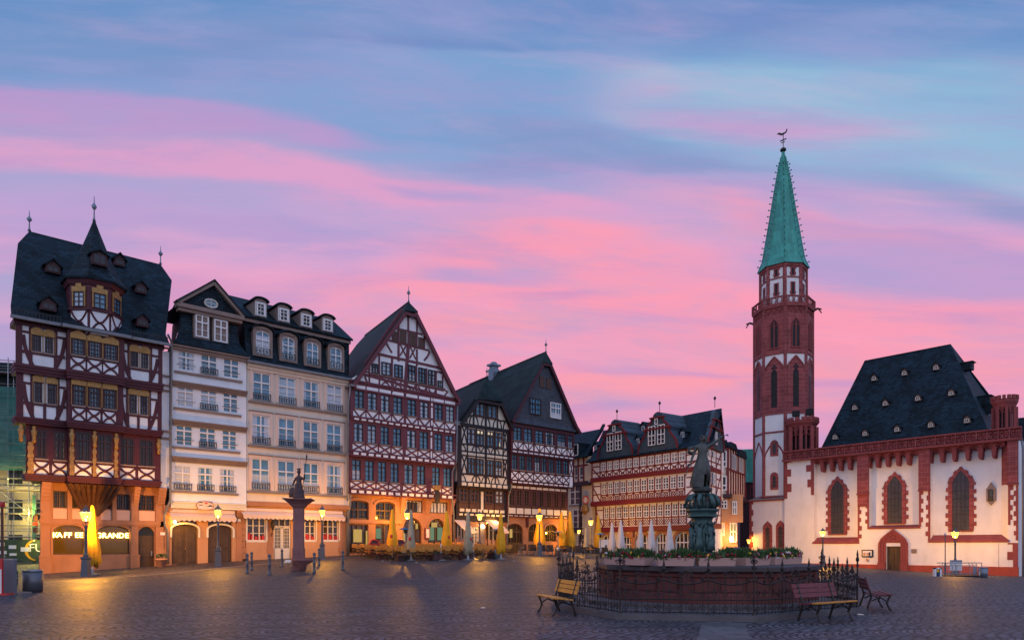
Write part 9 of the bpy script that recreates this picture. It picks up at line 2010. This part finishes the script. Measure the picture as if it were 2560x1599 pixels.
for i in range(9):
    u = uE+1.2-i*1.6
    for y in (-1.6, -.5): b.tube([(u,y,-.2),(u,y,Zz((50,985)) if i > 4 else zT)], .045, 5)
for j in range(8):
    z = 2.6+j*2.05
    for y in (-1.6, -.5):
        for dz in (0, .5, 1.0): b.tube([(uE+1.4,y,z+dz),(uE-12,y,z+dz)], .035, 4)
    if j < 6: b.tube([(uE+1.2-1.6*(j % 3),-1.62,z),(uE+1.2-1.6*(j % 3+1.5),-1.62,z+2.0)], .035, 4)
obj('tubes', b, M['steel'], sf_)
for j in range(8): b = MB(); z = 2.6+j*2.05; b.box(uE-12, uE+1.4, -1.6, -.5, z-.08, z); obj('deck', b, M['sandgrey'], sf_)
M['net'] = mat('green_netting', (.05,.20,.17), .8, .3, 1.5, .2, alpha=.62); b = MB(); zz0 = Zz((50,1180))
for i in range(14): u0 = uE-12+i*.96; b.quad((u0,-1.72-.05*(i%2),zz0),(u0+.96,-1.72-.05*((i+1)%2),zz0),(u0+.96,-1.72-.05*((i+1)%2),z0+.8),(u0,-1.72-.05*(i%2),z0+.8))
obj('netting', b, M['net'], sf_); b = MB(); u0 = U((82,0), 1.6); b.box(u0, U((91,0),1.6), -1.75, -1.7, 0, Zz((85,1240))); obj('net_strip', b, M['net'], sf_)
# site hoarding with posters
ho = thing('site_hoarding', 'dark green hoarding with a yellow crescent and small white placards below the scaffold', 'hoarding', (sb.root.location[0], sb.root.location[1], sb.root.location[2]), Fs.th)
z0h, z1h = Zz((50,1400),3.), Zz((50,1348),3.); b = MB(); b.box(U((-60,0),3.), U((112,0),3.), -3.0, -2.9, z0h-.2, z1h); obj('panels', b, mat('hoarding_green', (.045,.075,.03), .6, .3, 2.), ho)
b = MB(); cu, cz_, rr1 = U((92,0),3.), Zz((80,1374),3.), (z1h-z0h)*.52
n = 14; pts = [(cu+rr1*math.cos(a), cz_+rr1*math.sin(a)) for a in [R(100)+R(160)*i/n for i in range(n+1)]]+[(cu+.1+rr1*.86*math.cos(a), cz_+rr1*.93*math.sin(a)) for a in [R(260)-R(160)*i/n for i in range(n+1)]]
for i in range(n): b.prism([pts[i], pts[i+1], pts[2*n-i], pts[2*n+1-i]], -3.05, -3.0)
obj('crescent', b, M['yellow'], ho)
for x0, x1, y0, y1 in ((22,40,1362,1371),(24,41,1382,1388),(52,73,1367,1378),(-5,11,1355,1364),(-5,16,1376,1384)):
    b = MB(); b.box(U((x0,0),3.05), U((x1,0),3.05), -3.08, -3.0, Zz((30,y1),3.05), Zz((30,y0),3.05)); obj('placard', b, M['white'], ho)
text_mesh('FU', 1.0, M['white'], ho, (U((91,0),3.05), -3.06, Zz((90,1378),3.05)), (R(90),0,0), 'lettering', .01, 'CENTER')
text_mesh('S.', .45, M['white'], ho, (U((11,0),3.05), -3.06, Zz((10,1392),3.05)), (R(90),0,0), 'lettering', .01, 'CENTER')
# work lights of the site
for px_, off, z, P in ((60, 2.4, 4.6, 420), (20, 2.4, 7.2, 160), (85, 3.8, 1.9, 80)):
    p = sb.F.world(sb.F.u(px_, off), off); lamp_light(p[0], p[1], z, P*.9, .2, (1., .80, .16))
    b = MB(); b.ball((0,0,0), .05, 8, 5); o = obj('work_light', b, emat('work_light_glow', (1., .9, .3), 4), None); o.parent = sf_; o.location = (sf_.matrix_basis.inverted() if False else (Matrix.Translation(sf_.location) @ Matrix.Rotation(Fs.th, 4, 'Z')).inverted()) @ Vector((p[0], p[1], z+.25))
# ============================================================ by the church
P = foot(2460, 1443); t = thing('litter_bin', 'blue-grey cylindrical litter bin at the right end of the church railing', 'bin', P); kx = P[1]/FPX; b = MB(); r, h = 17*kx/2, 26*kx; b.lathe([(r*.92,0),(r,h*.92)], 18); obj('drum', b, M['zinc'], t, True); b = MB(); b.lathe([(r*1.03,h*.9),(r*1.03,h),(r*.85,h),(r*.8,h*.9)], 18); obj('rim', b, M['steel'], t, True)
P = foot(2343, 1440); kx = P[1]/FPX; t = thing('sign_case', 'low white framed board with dark panel and yellow sticker left of the church railing', 'sign', P); w, h = 17*kx, 22*kx; b = MB(); b.box(-w/2,-w/2+.1,-.12,.12,0,h); b.box(w/2-.1,w/2,-.12,.12,0,h); b.box(-w/2,w/2,-.12,.12,h-.08,h); obj('frame', b, M['white'], t); b = MB(); b.box(-w/2+.1,w/2-.1,-.08,.08,.02,h-.08); obj('panel', b, M['navy'], t); b = MB(); b.box(-.08,.06,-.1,-.07,h*.5,h*.82); obj('sticker', b, M['yellow'], t)
P = foot(2400, 1440); kx = P[1]/FPX; t = thing('metal_railing', 'curved metal railing with posts and a flat top rail before the church', 'railing', P); b = MB(); w = 116*kx/2; h = 34*kx
b.tube([(-w,0,h),(w,.1,h)], .03, 5)
for s in (-.85,-.62,-.45,-.3,.3,.45,.62,.85): b.tube([(w*s,-.4+.2*abs(s),0),(w*s,-.4+.2*abs(s),h*.75),(w*s*.98,-.2,h*.97)], .025, 5)
for i in range(17): s = -.8+i*.1; b.tube([(w*s,.25,0.1),(w*s,.25,h*.8)], .012, 4)
b.tube([(-w*.85,.25,h*.8),(w*.85,.25,h*.8)], .02, 4); b.tube([(-w*.8,-.2,h*.25),(w*.85,-.2,h*.22)], .025, 4); obj('rails', b, M['steel'], t)
b = MB(); b.pris2([(-w*.86,-.5),(-w*.5,-.75),(w*.5,-.75),(w*.8,-.55),(w*.8,.4),(-w*.86,.4)], .0, .1); obj('kerb', b, M['rubber'], t); b = MB(); b.box(w*.62,w*.7,-.6,-.45,.05,h*.36); obj('white_post', b, M['white'], t)
for s in (-1, 1): b = MB(); x0, x1 = (w*.42, w*.56) if s > 0 else (w*.66, w*.8); b.box(x0, x1, -.36, -.32, .15, h*.72); obj('mesh_panel', b, M['zinc'], t)
P = foot(2389, 1436); t = thing('map_board', 'pale printed map board on posts behind the church railing', 'notice board', P); kx = P[1]/FPX; b = MB(); b.box(-15*kx,15*kx,-.05,.0,11*kx,37*kx); obj('board', b, M['whitec'], t); b = MB(); b.box(-15*kx,15*kx,-.07,-.05,33*kx,37*kx); obj('header', b, M['zinc'], t); b = MB(); rr = random.Random(2)
for i in range(5): x0 = rr.uniform(-13,8)*kx; z0_ = rr.uniform(13,27)*kx; b.box(x0, x0+rr.uniform(2,6)*kx, -.062-.002*i, -.05, z0_, z0_+rr.uniform(2,5)*kx)
obj('printing', b, M['whiteg'], t); b = MB(); [b.tube([(s*12*kx,-.02,0),(s*12*kx,-.02,12*kx)], .03, 4) for s in (-1,1)]; obj('post', b, M['steel'], t)
P = foot(2363, 1437); t = thing('thin_post', 'thin grey post with a small white head left of the church railing lamp', 'pole', P); b = MB(); b.tube([(0,0,0),(0,0,.9)], .06, 6); b.tube([(0,0,.9),(0,0,102*P[1]/FPX)], .035, 6); obj('post', b, M['lampgrey'], t); b = MB(); b.ball((0,0,103*P[1]/FPX), .08, 8, 5); obj('head', b, M['white'], t)
# market stall with tarpaulin beyond the fountain
P = at(1835, 60); kx = 60/FPX; g = P[2]; t = thing('market_stall', 'small closed stall with grey-violet sloping tarpaulin roof and blue cover beyond the fountain', 'stall', (P[0], P[1], g)); b = MB(); b.box(-15*kx, 13*kx, -.6, .8, 0, 28*kx); obj('cover', b, M['navy'], t); b = MB(); slab(b, [(-27*kx,-.9,26*kx),(16*kx,-.9,30*kx),(24*kx,1.1,44*kx),(-12*kx,1.1,42*kx)], .05); slab(b, [(16*kx,-.9,30*kx),(24*kx,1.1,44*kx),(26*kx,1.1,30*kx),(20*kx,-.8,24*kx)], .05); obj('tarpaulin', b, mat('violet_tarpaulin', (.10,.08,.13), .7, .2, 2., .3), t); b = MB(); [b.tube([(x_*kx,-.85,0),(x_*kx,-.85,28*kx)], .04, 5) for x_ in (-25, 15)]; obj('post', b, M['steel'], t)
# white screen beside the arcade
P = at(1510, 64); t = thing('white_screen', 'plain white partition panel at the left end of the arcade', 'screen', P); b = MB(); b.box(-.45, .45, -.04, .04, .1, 1.6); obj('panel', b, M['white'], t); b = MB(); b.box(.1,.25,-.06,-.03,.6,1.1); obj('poster', b, M['darkframe'], t)
# scraps of paper on the setts
for x, y in ((1207,1520),(957,1402),(1285,1403),(1041,1406),(2150,1537)):
    P = foot(x, y); t = thing('paper_scrap', {1207:'small yellowish scrap of paper on the setts left of the orange bench',957:'tiny white scrap on the setts below the orange chairs',1285:'tiny white scrap on the setts right of the terrace',1041:'tiny pale scrap on the setts before the patio heater',2150:'tiny white scrap on the setts beside the red bench'}[x], 'litter', (P[0],P[1],P[2]+.012)); b = MB(); b.prism([(-.06,0),(.05,0),(.07,.02),(-.04,.03)], -.05, .04); obj('scrap', b, M['whiteg'], t)
# paving strips
A = foot(110, 1455); B_ = foot(620, 1412); C_ = foot(870, 1393); D_ = foot(0, 1575); E_ = foot(55, 1500)
strip('gutter_stones', [A[:2], B_[:2], C_[:2]], -.35, .35, M['flagl'], .004)
strip('path', [(-22, 20.5), (-6.5, 6.2)], -2.2, 0., M['flag'], .006)
c0 = (5.35, 15.2); strip('paved_strip', [(4.6, 15.2), (1.2, 4.0)], -.45, .45, M['flag'], .006)
print('objects', len(bpy.data.objects), 'chairs', len(chs), len(rts), 'verts', sum(len(m.vertices) for m in bpy.data.meshes))
print('objects', len(bpy.data.objects))
